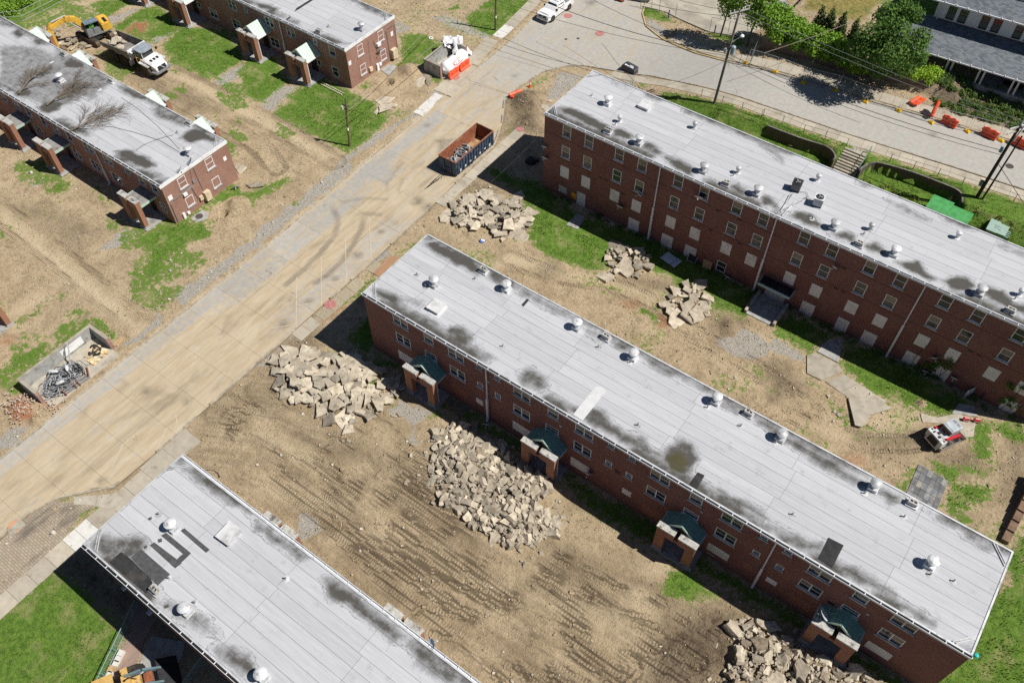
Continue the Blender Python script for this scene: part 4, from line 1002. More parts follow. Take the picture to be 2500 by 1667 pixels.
# ---- the near long block (middle of the picture)
bx0, bx1, by0, by1, bz = -40.45, 13.2, 32.4, 41.38, 8.0
nb = block('long three storey brick block in the middle with four green gabled porches', bx0, bx1, by0, by1, bz)
dbl = [-36.2, -30., -23.1, -17., -10.1, -4., 2.9, 9.]; sml = [-27.5, -25.6, -14.5, -12.6, -1.5, .4]; sgl = [-33., -20., -7., 5.9]
ops = [(x, 7.1, 1.7, 1.25) for x in dbl]+[(x, 4.42, 1.7, 1.25) for x in dbl]+[(x, 7.42, .62, .62) for x in sml]+[(x, 4.72, .62, .62) for x in sml]+[(x, 7.15, 1.05, 1.3) for x in sgl]+[(x, 4.62, 1.3, .8) for x in sgl]
walls(nb, bx0, bx1, by0, by1, -.5, bz-.24, ops)
off = lambda r, x, y, z: (x-r.location[0], y-r.location[1], z-r.location[2])
for x in dbl:
    for z in (7.1, 4.42): window(nb, 'double', 1.7, 1.25, off(nb, x, by0, z), blind=.45)
for x in sml:
    for z in (7.42, 4.72): window(nb, 'small', .62, .62, off(nb, x, by0, z), blind=.2)
for x in sgl:
    window(nb, 'single', 1.05, 1.3, off(nb, x, by0, 7.15), blind=.7); window(nb, 'small', 1.3, .8, off(nb, x, by0, 4.62), blind=.3)
def boards(root, y, L, nm='board', mt=BOARD, d=.035):
    for x, z, w, h in L: part(nm, MB().box(x-w/2, x+w/2, y-d, y+.02, z-h/2, z+h/2), mt, root, world=True)
boards(nb, by0, [(-36.2, 1.7, 1.85, 1.25), (-23.1, 1.7, 1.85, 1.25), (-17.05, 1.68, 1.85, 1.25), (-4.05, 1.62, 1.85, 1.15), (9., 1.7, 1.85, 1.15), (-27.65, 2.05, .75, .75), (-12.5, 2.05, .85, .8), (.4, 2.1, .85, .7)])
boards(nb, by0, [(-30, 1.6, 1.7, 1.3), (-14.5, 1.9, .65, .75), (-10.1, 1.2, 1.75, 1.5), (-1.6, 2.1, .65, .7), (2.85, 1.6, 1.75, 1.35)], 'brick_infill', BRICK_IN, .008)
boards(nb, by0, [(-13.6, 4.25, .5, .3), (4.6, 4.1, .5, .3)], 'wall_vent', BLACK, .03)
boards(nb, by0, [(-26.55, 6., .3, .2), (-19.2, 5.9, .22, .22), (-6.3, 5.8, .22, .22), (6.9, 5.6, .22, .22), (-4.5, .55, .7, .12)], 'wall_plate', STONE, .05)
bst = [(1,[('a6',1500,615),(1620,640),(1700,690),(1900,790),(2010,870),(1990,950),(1850,880),(1650,770),(1540,690)]),(.9,[('a6',2090,920),(2180,930),(2334,1020),(2334,1070),(2200,1050),(2080,980)]),
 (1,[('a6',1060,1080),(1130,1080),(1300,1150),(1250,1230),(1120,1140)]),(.5,[('a6',1270,1180),(1330,1150),(1500,1190),(1500,1230),(1440,1270)]),(.85,[('a6',1240,1230),(1440,1290),(1640,1380),(1650,1410),(1500,1360),(1300,1280)]),
 (.75,[('a6',1690,1450),(1740,1410),(1850,1410),(1950,1480),(1950,1540),(1880,1590),(1750,1540)]),(.7,[('b3',90,320),(220,285),(340,380),(360,450),(280,500),(130,420)]),
 (.8,[('b3',380,560),(620,640),(750,630),(860,670),(890,750),(1030,850),(1200,900),(1250,980),(1400,1080),(1350,1110),(1050,960),(800,810),(600,700),(400,600)]),
 (.85,[('b3',1390,1090),(1440,980),(1540,905),(1640,970),(1690,1080),(1650,1200),(1560,1250),(1440,1200)]),
 (.8,[('b3',930,40),(1000,30),(1110,110),(1030,140),(950,90)]),(.75,[('b3',1190,180),(1300,220),(1420,270),(1520,330),(1450,350),(1290,290)]),(.7,[('b3',1890,580),(2000,610),(2060,650),(2020,690),(1900,630)]),(.8,[('b3',2190,700),(2334,770),(2334,840),(2220,790)]),
 (.8,[('b4',0,730),(100,770),(240,880),(420,1000),(640,1120),(900,1290),(1240,1430),(1200,1480),(850,1310),(560,1180),(300,1010),(200,960),(0,800)]),(.8,[('b4',1080,1400),(1240,1480),(1130,1510)]),
 (.75,[('b3',1780,1330),(2000,1420),(2240,1540),(2334,1640),(2200,1600),(1900,1450)]),(.75,[('b8',130,250),(250,230),(480,320),(560,310),(540,390),(350,390),(160,310)]),
 (.8,[('b8',700,520),(830,540),(980,640),(1200,780),(1100,790),(850,650),(700,570)]),(.8,[('b8',1200,820),(1400,920),(1550,1040),(1530,1060),(1380,980),(1200,870)]),
 (.6,[('b8',1520,50),(1720,170),(1640,180),(1540,110)]),(.65,[('b8',1740,180),(1900,270),(2080,370),(1950,370),(1800,270)]),(.55,[('a7',-30,950),(200,1100),(500,1260),(620,1330),(520,1340),(330,1250),(100,1130)]),(.5,[('a7',690,1400),(900,1530),(820,1560),(700,1480)])]
bpd = [(1,[('b3',1420,1110),(1510,1010),(1580,1050),(1610,1160),(1540,1215),(1430,1190)]),(.55,[('b3',130,350),(230,320),(300,390),(240,450),(150,400)]),(.6,[('a6',1740,1460),(1850,1440),(1920,1500),(1900,1560),(1790,1540)]),(.5,[('b3',740,640),(830,700),(960,820),(860,800)])]
rf = build_roof(nb, bx0, bx1, by0, by1, bz, 9, [-36.5, -29.6, -22., -11.2, -2.3, 6.8], bst, bpd)
gutter(nb, bx0, bx1, by0, bz)
for x in (-26.7, -.6): downspout(nb, x, by0, .1, bz)
furnish(nb, rf, bz, [('v','a6',1605,1045),('v','a6',2248,1085),('p','a6',1450,955),('p','a6',1970,990),('p','a6',2212,1110),('p','a6',1528,1058),('c','a6',2045,925),('h','a6',1625,1245),
 ('v','a7',612,1425),('v','b3',1112,200),('v','b3',1848,590),('c','b3',872,22),('c','b3',2138,700),('p','b3',805,102),('p','b3',1090,238),('p','b3',1155,795),('p','b3',1775,638),('p','b3',2072,802),('p','b2',2215,95),
 ('v','b4',160,915),('v','b4',988,1355),('c','b4',1332,1500),('p','b4',122,950),('p','b4',915,1400),('v','b8',1490,520),('p','b8',272,68),('p','b8',1265,88),('p','b8',1497,602),('p','b8',1708,660)])
patches(nb, bz, [(PATCHL,[('b3',775,452),(835,455),(873,490),(668,752),(580,700)]),(PATCHD,[('b3',1690,1212),(1752,1240),(1682,1362),(1610,1322)]),(PATCHD,[('b8',592,272),(728,342),(625,545),(500,462)]),(PATCHL,[('a6',1545,1290),(1640,1180),(1730,1240),(1640,1345)]),(PATCHD,[('a7',120,1220),(170,1165),(190,1175),(140,1235)])])
for x in (-33.05, -20.1, -7.05, 5.8): porch_mesh(nb, x, by0)
dish((-26.55, by0-.45, 0.02), .5, 'round satellite dish standing on the ground at the foot of the near block downspout', mat=LGREY)
dish((-16.15, by0-.02, 1.5), .3, 'pale satellite dish on the wall beside the second porch board of the near block', mat=LGREY)
dish((4.75, by0-1.0, 4.0), -.9, 'satellite dish on the green roof of the porch nearest the bottom right corner', r=.5)

# ---- the far long block (four storeys)
cx0, cx1, cy0, cy1, cz = -40.5, 13.2, 60.5, 69.55, 10.0
fb = block('four storey brick block with boarded lower windows and rooftop air conditioners', cx0, cx1, cy0, cy1, cz)
cw = [-37.7, -35., -31.4, -28.75, -24.7, -21.9, -18.4, -15.7, -11.6, -8.9, -5.35, -2.6, 1.4, 4.15, 7.65, 10.35]
ops = [(x, z, 1.02, 1.45) for x in cw for z in (8.95, 6.22)]+[(-18.4, .85, 1.02, 1.4), (7.6, -.0, 1.25, 2.2)]
walls(fb, cx0, cx1, cy0, cy1, -1.2, cz-.24, ops)
for x in cw:
    for z in (8.95, 6.22): window(fb, 'single', 1.02, 1.45, off(fb, x, cy0, z), blind=.65)
window(fb, 'single', 1.02, 1.4, off(fb, -18.4, cy0, .85), blind=0, sill=False)
boards(fb, cy0, [(x, 3.52, 1.08, 1.5) for x in cw])
boards(fb, cy0, [(x, .82, 1.3, 1.6) for x in (-28.75, -24.7, -21.95, -9., -2.75, 1.35, 4.2, 10.35)])
boards(fb, cy0, [(-35.4, .75, 1.08, 2.1), (-5.45, .65, 1.15, 2.2)], 'door', plain('door_white', (.6, .62, .64), .6, var=.05), .06)
gb = MB()
for i in range(5):
    for j in range(4): gb.box(-37.8-.55+i*.215, -37.8-.55+i*.215+.19, cy0-.02, cy0+.02, .55+j*.225, .55+j*.225+.2)
part('glass_block_window', gb, plain('glass_block', (.5, .55, .52), .2, var=.2), fb, world=True)
boards(fb, cy0, [(x, z, .42, .12) for x, z in ((-33.3, 5.05), (-32.6, 5.05), (-20.2, 7.6), (-20.4, 4.9), (-17.2, 4.9), (-17.9, 7.7), (-7.3, 4.9), (-6.6, 4.9), (-7.4, 7.6), (6., 4.9), (5.2, 4.9), (-30.4, 4.3))], 'wall_vent', BLACK, .03)
m = MB()
for zz in (5.08, 7.78): m.box(cx0, cx1, cy0-.012, cy0+.01, zz-.02, zz+.02)
part('string_course', m, plain('lead_line', (.09, .05, .04), .9), fb, world=True)
cst = [(1,[('a3',430,960),(560,955),(740,1040),(900,1130),(880,1195),(700,1110),(540,1030)]),(.9,[('a3',930,1160),(1000,1140),(1110,1200),(1100,1240),(930,1220)]),(.8,[('a3',1190,1270),(1280,1270),(1400,1370),(1330,1400),(1180,1320)]),
 (.9,[('a3',1380,1390),(1560,1430),(1660,1500),(1640,1580),(1500,1510)]),(.8,[('a7',1950,150),(2060,140),(2120,200),(2130,290),(2000,210)]),(.35,[('a3',820,660),(1000,720),(1090,800),(950,760)]),
 (.85,[('a8',-20,245),(60,250),(120,290),(150,370),(0,330)]),(.9,[('a8',240,420),(330,395),(440,420),(560,520),(500,535),(300,465)]),(.85,[('a8',620,580),(740,558),(830,610),(830,670),(680,625)]),(.85,[('a8',885,690),(1010,662),(1100,730),(1090,770),(960,745)]),
 (1,[('a8',1190,830),(1400,840),(1450,920),(1560,990),(1500,1000),(1300,905)]),(1,[('a8',1620,1020),(1700,980),(1820,970),(1900,1030),(1860,1115),(1700,1080)]),(1,[('a8',1980,1040),(2150,1090),(2250,1200),(2400,1240),(2400,1320),(2170,1240),(1990,1150)]),
 (.45,[('a8',1080,260),(1300,350),(1500,450),(1480,480),(1250,390)]),(.5,[('a8',2110,650),(2400,770),(2400,830),(2120,700)]),(.45,[('a3',2080,1200),(2334,1290),('a4',200,1420),(180,1460),('a3',2250,1310)])]
rf2 = build_roof(fb, cx0, cx1, cy0, cy1, cz, 9, [-35., -26.5, -15.3, -6.9, 2.6], cst, [])
gutter(fb, cx0, cx1, cy0, cz, plain('gutter_blue', (.08, .1, .11), .5))
for x in (-26.75, -14.5, -.6): downspout(fb, x, cy0, -.05, cz, .45)
furnish(fb, rf2, cz, [('v','a3',888,930),('v','a3',1165,1280),('v','a3',1738,1530),('s','a3',995,1085),('s','a3',1660,1140),('s','a3',2046,1540),('c','a3',890,1180),('h','a3',1225,950),('p','a3',748,858),('p','a3',955,1112),
 ('v','a7',2215,238),('c','a7',1938,152),('p','a7',2005,72),('v','a8',635,540),('v','a8',1170,775),('v','a8',1930,1125),('s','a8',495,112),('s','a8',963,548),('s','a8',1735,622),('s','a8',2290,1130),('c','a8',862,690),('c','a8',2205,1285),('p','a8',447,455),('p','a8',905,592),('p','a8',2250,1168)])
# entrance canopy and steps of the far block
o = new('entrance', mesh('entrance', MB().box(-1.35, 1.35, -3.4, -.03, -.35, .1), CONC_G), fb, off(fb, -12.35, cy0, 0))
part('canopy', MB().box(-1.6, 1.6, -1.3, -.03, 2.35, 2.42), BLACK, o); part('canopy_rim', MB().box(-1.65, 1.65, -1.42, -1.31, 2.3, 2.6).box(1.62, 1.7, -1.3, -.03, 2.3, 2.55).box(-1.7, -1.62, -1.3, -.03, 2.3, 2.55), STEELB, o)
part('shutter', MB().box(-1.05, 1.05, -.1, -.035, .1, 2.2), GALV, o)
for s in (-1, 1):
    for k in range(5): part('parapet_block', MB().box(s*1.5-.13, s*1.5+.13, -3.35+k*.62, -3.35+k*.62+.6, -.3, .45+(.12*(k > 2))), CONC if k < 2 else CONC_G, o)
part('door_leaf', MB().cbox((7.05, -.35, .05), (.06, .95, 2.1), -.5), LGREY, fb, off(fb, 0, cy0, 0))
for dx, dz, rr, lab in ((-40.35, 5.55, .35, 'upper satellite dish on the left corner of the four storey block'), (-40.2, 4.1, .45, 'lower satellite dish on the left corner of the four storey block'), (-28.3, 5.1, .33, 'blue grey satellite dish under a second floor window left of the first downspout'),
  (-30.5, 2.35, .5, 'satellite dish on the wall between two boarded windows near the white door'), (-22.25, 8.1, .5, 'white satellite dish in front of a top floor window'), (-17.3, -.1, .5, 'satellite dish on a stand by the unboarded ground floor window'), (-8., 7.2, .33, 'small satellite dish high on the wall right of the middle downspout'),
  (2.85, 2.15, .42, 'blue satellite dish among the creeper on the four storey block'), (2.9, .1, .36, 'lower satellite dish half hidden by the creeper'), (5.35, .95, .4, 'satellite dish left of the open entrance door')):
    dish((dx, cy0-.03, dz), rnd.uniform(-.6, .6), lab, r=rr*.85, mat=LGREY if 'white' in lab else DISHM)

# ---- the bottom left block
ex0, ex1, ey0, ey1, ez = -40.5, 13.2, 2.95, 11.93, 8.0
eb = block('brick block at the bottom with black felt patches on its roof', ex0, ex1, ey0, ey1, ez)
walls(eb, ex0, ex1, ey0, ey1, -.5, ez-.24, [])
est = [(.9,[('b1',1680,1180),(1760,1190),(1900,1290),(2100,1400),(2300,1540),(2240,1590),(1950,1420),(1720,1260)]),(.75,[('b6',0,90),(150,200),(350,320),(480,450),(400,480),(200,330),(0,200)]),
 (.9,[('b6',610,640),(720,640),(900,770),(1040,900),(1250,1040),(1340,1150),(1270,1210),(1050,1030),(850,890),(690,820)]),(.8,[('b6',1330,1180),(1550,1270),(1800,1480),(1750,1590),(1600,1480),(1400,1300)]),
 (.75,[('b5',860,240),(1060,280),(1250,260),(1320,340),(1200,450),(960,490),(820,380)]),(.45,[('b5',1380,800),(1500,830),(1900,1000),(2000,1150),(1800,1130),(1500,960)]),(.8,[('b5',1920,1290),(2080,1255),(2220,1330),(2280,1480),(2150,1500),(1960,1330)]),(.5,[('b5',2250,1500),(2334,1480),(2400,1600),(2300,1600)])]
rf3 = build_roof(eb, ex0, ex1, ey0, ey1, ez, 9, [-34.5, -27., -19.4, -12., -4.5, 4.5], est, [(.35,[('b6',640,660),(800,740),(860,800),(760,780)])])
gutter(eb, ex0, ex1, ey0, ez)
m = MB()
for i in range(50): x = ex0+i*1.08; m.box(x, x+.03, ey1+.002, ey1+.2, ez-.06, ez-.03)
m.box(ex0, ex1, ey1+.17, ey1+.2, ez-.2, ez); m.box(ex0, ex1, ey1+.002, ey1+.17, ez-.2, ez-.18)
part('rear_gutter', m, TRIM, eb, world=True)
furnish(eb, rf3, ez, [('v','b5',1545,195),('v','b5',1670,935),('v','b5',2345,1520),('v','b6',2334,2000),('c','b5',1388,750),('h','b5',2040,255),('p','b5',1415,68),('p','b5',1507,638),('p','b5',1738,855),('p','b6',285,640)])
patches(eb, ez, [(PATCHD,[('b5',970,490),(1080,400),(1180,475),(1345,640),(1362,685),(1330,745),(1300,772)]),(PATCHG,[('b5',1165,452),(1258,376),(1515,600),(1400,702),(1345,640)]),(PATCHG,[('b5',1335,342),(1375,315),(1620,500),(1560,545)]),(PATCHG,[('b5',1435,255),(1480,230),(1702,412),(1660,442)]),
 (PATCHG,[('b5',1520,512),(1640,412),(1702,412),(1562,546)]),(PATCHG,[('b5',1610,212),(1642,190),(1866,380),(1836,408)]),(PATCHG,[('b5',1320,100),(1350,88),(1352,112),(1326,120)]),(PATCHG,[('b5',1405,290),(1440,280),(1444,310),(1412,318)]),(PATCHG,[('b5',1282,350),(1310,342),(1312,364),(1286,372)]),(PATCHG,[('b5',1462,880),(1500,866),(1504,892),(1468,904)]),(PATCHL,[('b5',1930,250),(2040,120),(2160,220),(2030,350)])])
for c, x, y in (('b6', 205, 150), ('b6', 1310, 990)):
    q = G(c, x, y, 4.1); porch_mesh(eb, q[0], ey1, depth=1.6, rz=math.pi, roof='mint', h=3.4)
dish((*G('b6', 1540, 1235, 8.)[:2], 7.6), 2.6, 'satellite dish on the gutter of the bottom block beside its porch')
for xx, zz in ((-37.5, 4.6), (-35.9, 2.2)): part('wall_lamp', MB().box(xx-.15, xx+.15, ey0-.35, ey0-.003, zz, zz+.25), LGREY, eb, world=True)

# ---- two storey blocks on the left
def two_storey(label, x0, x1, y0, y1, zr, wins, stains, joints, items, end):
    root = block(label, x0, x1, y0, y1, zr)
    ops = [(x, z, w, h) for k, x, z, w, h in wins]
    walls(root, x0, x1, y0, y1, -.4, zr-.24, ops, BRICK_A)
    for k, x, z, w, h in wins: window(root, k, w, h, off(root, x, y0, z), blind=.4)
    rf = build_roof(root, x0, x1, y0, y1, zr, 8, joints, stains, [])
    gutter(root, x0, x1, y0, zr)
    part('end_fascia', MB().box(x1+.003, x1+.06, y0-.15, y1+.02, zr-.34, zr+.06).box(x1-.4, x1+.06, y0-.205, y0-.202, zr-.2, zr+.06), WHITE, root, world=True)
    furnish(root, rf, zr, items)
    for yy, z, w, h, k in end:
        window(root, k, w, h, off(root, x1+.02, yy, z), rz=math.pi/2, blind=.15)
    return root, rf
ast = [(.85,[('a1',100,300),(160,250),(240,310),(160,345)]),(.8,[('a1',280,370),(340,335),(440,400),(320,410)]),(.95,[('a1',560,570),(640,508),(760,580),(720,620),(600,612)]),(.9,[('a1',0,735),(60,750),(170,840),(60,810)]),(1,[('a1',130,820),(230,760),(290,820),(240,872),(150,860)]),
 (1,[('a1',330,950),(470,900),(560,920),(520,980),(420,1010)]),(.85,[('a1',1020,750),(1160,790),(1260,830),(1320,880),(1260,895),(1100,825)]),(.7,[('a1',1340,970),(1420,950),(1600,1040),(1690,1115),(1640,1125),(1400,1045)]),(1,[('a1',1600,1230),(1720,1135),(1800,1150),(1945,1240),(1930,1285),(1830,1235),(1700,1275)]),
 (1,[('a1',1025,1350),(1120,1330),(1300,1400),(1385,1480),(1300,1515),(1150,1445),(1060,1390)]),(.9,[('a1',600,1120),(740,1130),(800,1210),(700,1190)]),(.5,[('a1',0,400),(350,430),(850,640),(700,900),(450,980),(0,750)]),(.5,[('a1',500,380),(900,560),(1000,740),(800,900),(500,700)]),(.7,[('a1',0,170),(90,200),(110,250),(0,230)]),(.7,[('a1',820,660),(900,650),(1000,720),(900,730)]),(.8,[('a1',520,1070),(570,1045),(610,1075),(560,1095)])]
ab, arf = two_storey('two storey brick block with bare branches fallen on its roof', -122.7, -69.05, 32.44, 41.4, 5.4,
  [('single', -97.3, 4.35, 1.0, 1.3), ('single', -94.8, 4.35, 1.0, 1.3), ('single', -92.6, 4.35, 1.0, 1.3), ('single', -89.8, 4.35, 1.0, 1.3), ('single', -87.4, 4.35, 1., 1.3), ('single', -85., 4.35, 1., 1.3), ('double', -81.6, 4.4, 1.6, 1.2), ('double', -78.2, 4.4, 1.6, 1.2), ('small', -74.8, 4.6, .9, .7), ('single', -72.6, 4.4, 1., 1.2), ('single', -70.5, 4.4, 1., 1.2),
   ('grid', -92.4, 1.75, 1.5, 1.25), ('grid', -85.2, 1.75, 1.5, 1.25), ('grid', -81.9, 1.7, 1.6, 1.25), ('grid', -78.2, 1.8, 1.6, 1.25), ('grid', -70.3, 1.8, .9, 1.2), ('single', -100.4, 4.35, 1., 1.3), ('single', -103, 4.35, 1., 1.3)],
  ast, [-112, -101., -93.5, -83., -75.5], [('v','a1',1690,1375),('v','a1',545,725),('c','a1',575,490),('c','a1',1000,730),('c','a1',1692,1108),('p','a1',1580,1185),('p','a1',460,555),('p','a1',885,800)],
  [(34.87, 4.2, 1.0, 1.35, 'single'), (38.62, 4.2, 1., 1.35, 'single'), (34.89, 1.55, 1., 1.2, 'small1'), (38.61, 1.55, 1., 1.2, 'small1')])
downspout(ab, -80.1, 32.44, 0, 5.4)
for x in (-72.3, -87.1, -94.35, -109.): porch_mesh(ab, x, 32.44, depth=2.5, w=2.75, roof='flat', h=3.7)
for c, x, y in (('a1',300,265), ('a1',690,470), ('a1',1335,830), ('a1',1765,1065)):
    q = G(c, x, y, 4.4); porch_mesh(ab, q[0], 41.4, depth=2.5, w=3.2, roof='mint', rz=math.pi)
def endbox(root, x, L):
    for nm, y, z, w, h, d, mt in L: part(nm, MB().box(x+.004, x+d, y-w/2, y+w/2, z-h/2, z+h/2), mt, root, world=True)
CREAM = plain('cream_box', (.62, .52, .36), .7)
endbox(ab, -69.05, [('wall_plate', 32.95, 3.4, .5, .6, .03, PLASTIC), ('wall_plate', 40.55, 3.5, .4, .5, .03, PLASTIC), ('wall_cabinet', 36.95, .95, .7, 1.1, .5, CREAM), ('meter_box', 36.2, 1.05, .4, .5, .25, CREAM), ('meter_box', 34.6, 2.75, .45, .35, .25, PLASTIC), ('cable_duct', 33.6, .3, .28, .9, .18, PLASTIC), ('meter_box', 34.2, .35, .3, .3, .2, PLASTIC), ('meter_box', 36.1, 3.5, .3, .4, .15, GREYM)])
part('conduit', MB().tube([(-68.95, 32.7, .2), (-68.95, 32.7, 2.7), (-68.95, 33.1, 3.), (-68.95, 35.6, 3.1), (-68.95, 35.9, 1.2)], .04).tube([(-68.97, 36.6, 5.), (-68.97, 36.8, 1.5)], .03).tube([(-68.97, 36.2, 5.), (-68.97, 35.9, 3.), (-68.97, 34.3, 2.9)], .02), GREYM, ab, world=True)
dst = [(.8,[('a2',0,15),(130,40),(215,80),(180,120),(50,80)]),(.7,[('a2',290,160),(390,190),(400,230),(310,200)]),(.7,[('a2',830,-10),(1000,20),(1200,130),(1180,165),(1000,90)]),(.8,[('a2',600,320),(700,330),(820,390),(760,405),(640,350)]),(.5,[('a1',2100,-20),(2334,40),(2300,70)])]
db, drf = two_storey('two storey brick block with mint gabled porches and a ladder before it', -123.7, -70.1, 61.3, 70.2, 5.6,
  [('double', -90.3, 4.4, 1.5, 1.25), ('small', -87.6, 4.7, .65, .7), ('double', -83.4, 4.4, 1.5, 1.25), ('double', -79.6, 4.4, 1.5, 1.25), ('small', -75.3, 4.7, .65, .7), ('single', -72.5, 4.4, 1.1, 1.25), ('small1', -97.8, 1.8, .7, .75), ('grid', -95., 1.5, 1.6, 1.3), ('grid', -90.5, 1.55, 1.6, 1.3), ('grid', -83.3, 1.5, 1.6, 1.3), ('small1', -75.4, 1.7, .65, .75), ('single', -72.6, 1.5, 1.1, 1.4), ('double', -96.6, 4.4, 1.5, 1.25)],
  dst, [-112, -104, -94.5, -84.3, -76.5], [('v','a2',962,268),('c','a2',582,292),('p','a2',664,240)],
  [(63.66, 4.25, 1.0, 1.4, 'single'), (67.43, 4.25, 1., 1.4, 'single'), (63.66, 1.55, 1., 1.35, 'single'), (67.43, 1.55, 1., 1.35, 'single')])
downspout(db, -81.35, 61.3, 0, 5.6)
patches(db, 5.6, [(PATCHD,[('a2',360,108),(400,85),(540,-5),(520,-12),(380,75)]),(PATCHD,[('a2',283,178),(318,150),(330,155),(295,182)])])
for c, x, y in (('a2',385,640), ('a1',2230,420), ('a1',1600,110), ('a1',1200,-60)):
    q = G(c, x, y, 1.6); porch_mesh(db, round(q[0], 2), 61.3, depth=2.95, w=3.1, roof='mint', h=3.5)
endbox(db, -70.1, [('wall_plate', 61.65, 3.5, .45, .55, .03, PLASTIC), ('wall_plate', 69.4, 3.5, .45, .6, .03, PLASTIC), ('meter_box', 64.85, .95, .5, .55, .25, CREAM), ('cable_duct', 66.1, .45, .35, 1.1, .2, PLASTIC), ('meter_box', 66.6, .7, .35, .35, .2, PLASTIC), ('meter_box', 66.75, 3.45, .6, .4, .3, PLASTIC), ('wall_cabinet', 69.15, .95, .85, 1.2, .55, CREAM)])
part('conduit', MB().tube([(-70., 65.2, 5.), (-70., 65., 1.2)], .02).tube([(-70., 68.4, 4.5), (-70., 68.6, .6)], .04).tube([(-70., 68.7, 4.6), (-70., 70., 4.6), (-70., 70.1, .3)], .025).tube([(-70., 66., 4.4), (-70., 66.7, 2.)], .03), GREYM, db, world=True)
dish((-69.95, 66.75, 2.5), math.pi/2-.3, 'satellite dish on the end wall of the block beside the white tank', r=.42)
dish((-69.3, 36.35, 5.45), 2.4, 'satellite dish on the roof corner of the block with fallen branches, upper one', r=.45)
dish((-69.2, 34.9, 5.45), 2.2, 'satellite dish on the roof corner of the block with fallen branches, lower one', r=.38)
dish((*G('a5', 2105, 175)[:2], 0.02), .9, 'satellite dish standing on the grass by the end of the left block', r=.45, mat=LGREY)
dish((-75.9, 32.1, 3.1), .4, 'dark satellite dish on the front of the left block near its last porch', r=.34)
# ------------------------------------------------------------------ broken concrete: every sizeable piece is its own thing
def chunk_mesh(name, n, th, rough):
    a0 = rnd.uniform(0, 6.28); pts = []
    for i in range(n):
        t = a0+(i+rnd.uniform(-.32, .32))*2*math.pi/n; r = rnd.uniform(.62, 1.1)*.55
        pts.append((r*math.cos(t)*1.15, r*math.sin(t)*.92))
    m = MB(); vs = []
    # mid-edge points give broken, jagged rims
    rim = []
    for i in range(n):
        a, b = Vector(pts[i]), Vector(pts[(i+1)%n]); rim.append(a); k = rnd.uniform(.3, .7); q = a.lerp(b, k); nn = Vector((b.y-a.y, a.x-b.x)).normalized(); rim.append(q+nn*rnd.uniform(-.07, .04)*rough)
    N = len(rim)
    for z, s in ((-th/2, 1.), (-th*.1, 1.03), (th/2, .97)):
        for q in rim: vs.append((q.x*s+rnd.uniform(-.02, .02)*rough, q.y*s+rnd.uniform(-.02, .02)*rough, z+rnd.uniform(-.02, .02)*rough))
    vs += [(0, 0, th/2+rnd.uniform(-.01, .04)*rough), (0, 0, -th/2)]
    fs = []
    for l in range(2):
        for i in range(N): fs.append((l*N+i, l*N+(i+1)%N, (l+1)*N+(i+1)%N, (l+1)*N+i))
    for i in range(N): fs.append((2*N+i, 2*N+(i+1)%N, 3*N)); fs.append(((i+1)%N, i, 3*N+1))
    return mesh(name, m.add(vs, fs), RUB)
SLABV = [chunk_mesh('concrete_slab', rnd.choice((4,4,4,5,5,6)), rnd.uniform(.11, .17), .85) for _ in range(26)]
CHUNKV = [chunk_mesh('concrete_chunk', rnd.choice((4,5,5,6)), rnd.uniform(.34, .62), 1.5) for _ in range(26)]
RUBD = plain('soiled_concrete', (.27, .215, .155), .95, var=.35, scale=2.5, stain=(.44, .4, .34), sc2=1.5, objvar=.25, bump=.03)
CHUNKD = []
for me in CHUNKV:
    c = me.copy(); c.materials[0] = RUBD; CHUNKD.append(c)
def px2d(x, y, z):
    v = np.array([x, y, z-HC]); k = v@FW; return CX+F*(v@RI)/k, CY-F*(v@UP)/k
def inside(p, poly):
    x, y = p; ins = False
    for i in range(len(poly)):
        a, b = poly[i], poly[(i+1)%len(poly)]
        if (a[1] > y) != (b[1] > y) and x < (b[0]-a[0])*(y-a[1])/(b[1]-a[1])+a[0]: ins = not ins
    return ins
def edge_dist(p, poly):
    return min(float(segdist(np.array([p[0]]), np.array([p[1]]), poly[i], poly[(i+1)%len(poly)])[0][0]) for i in range(len(poly)))
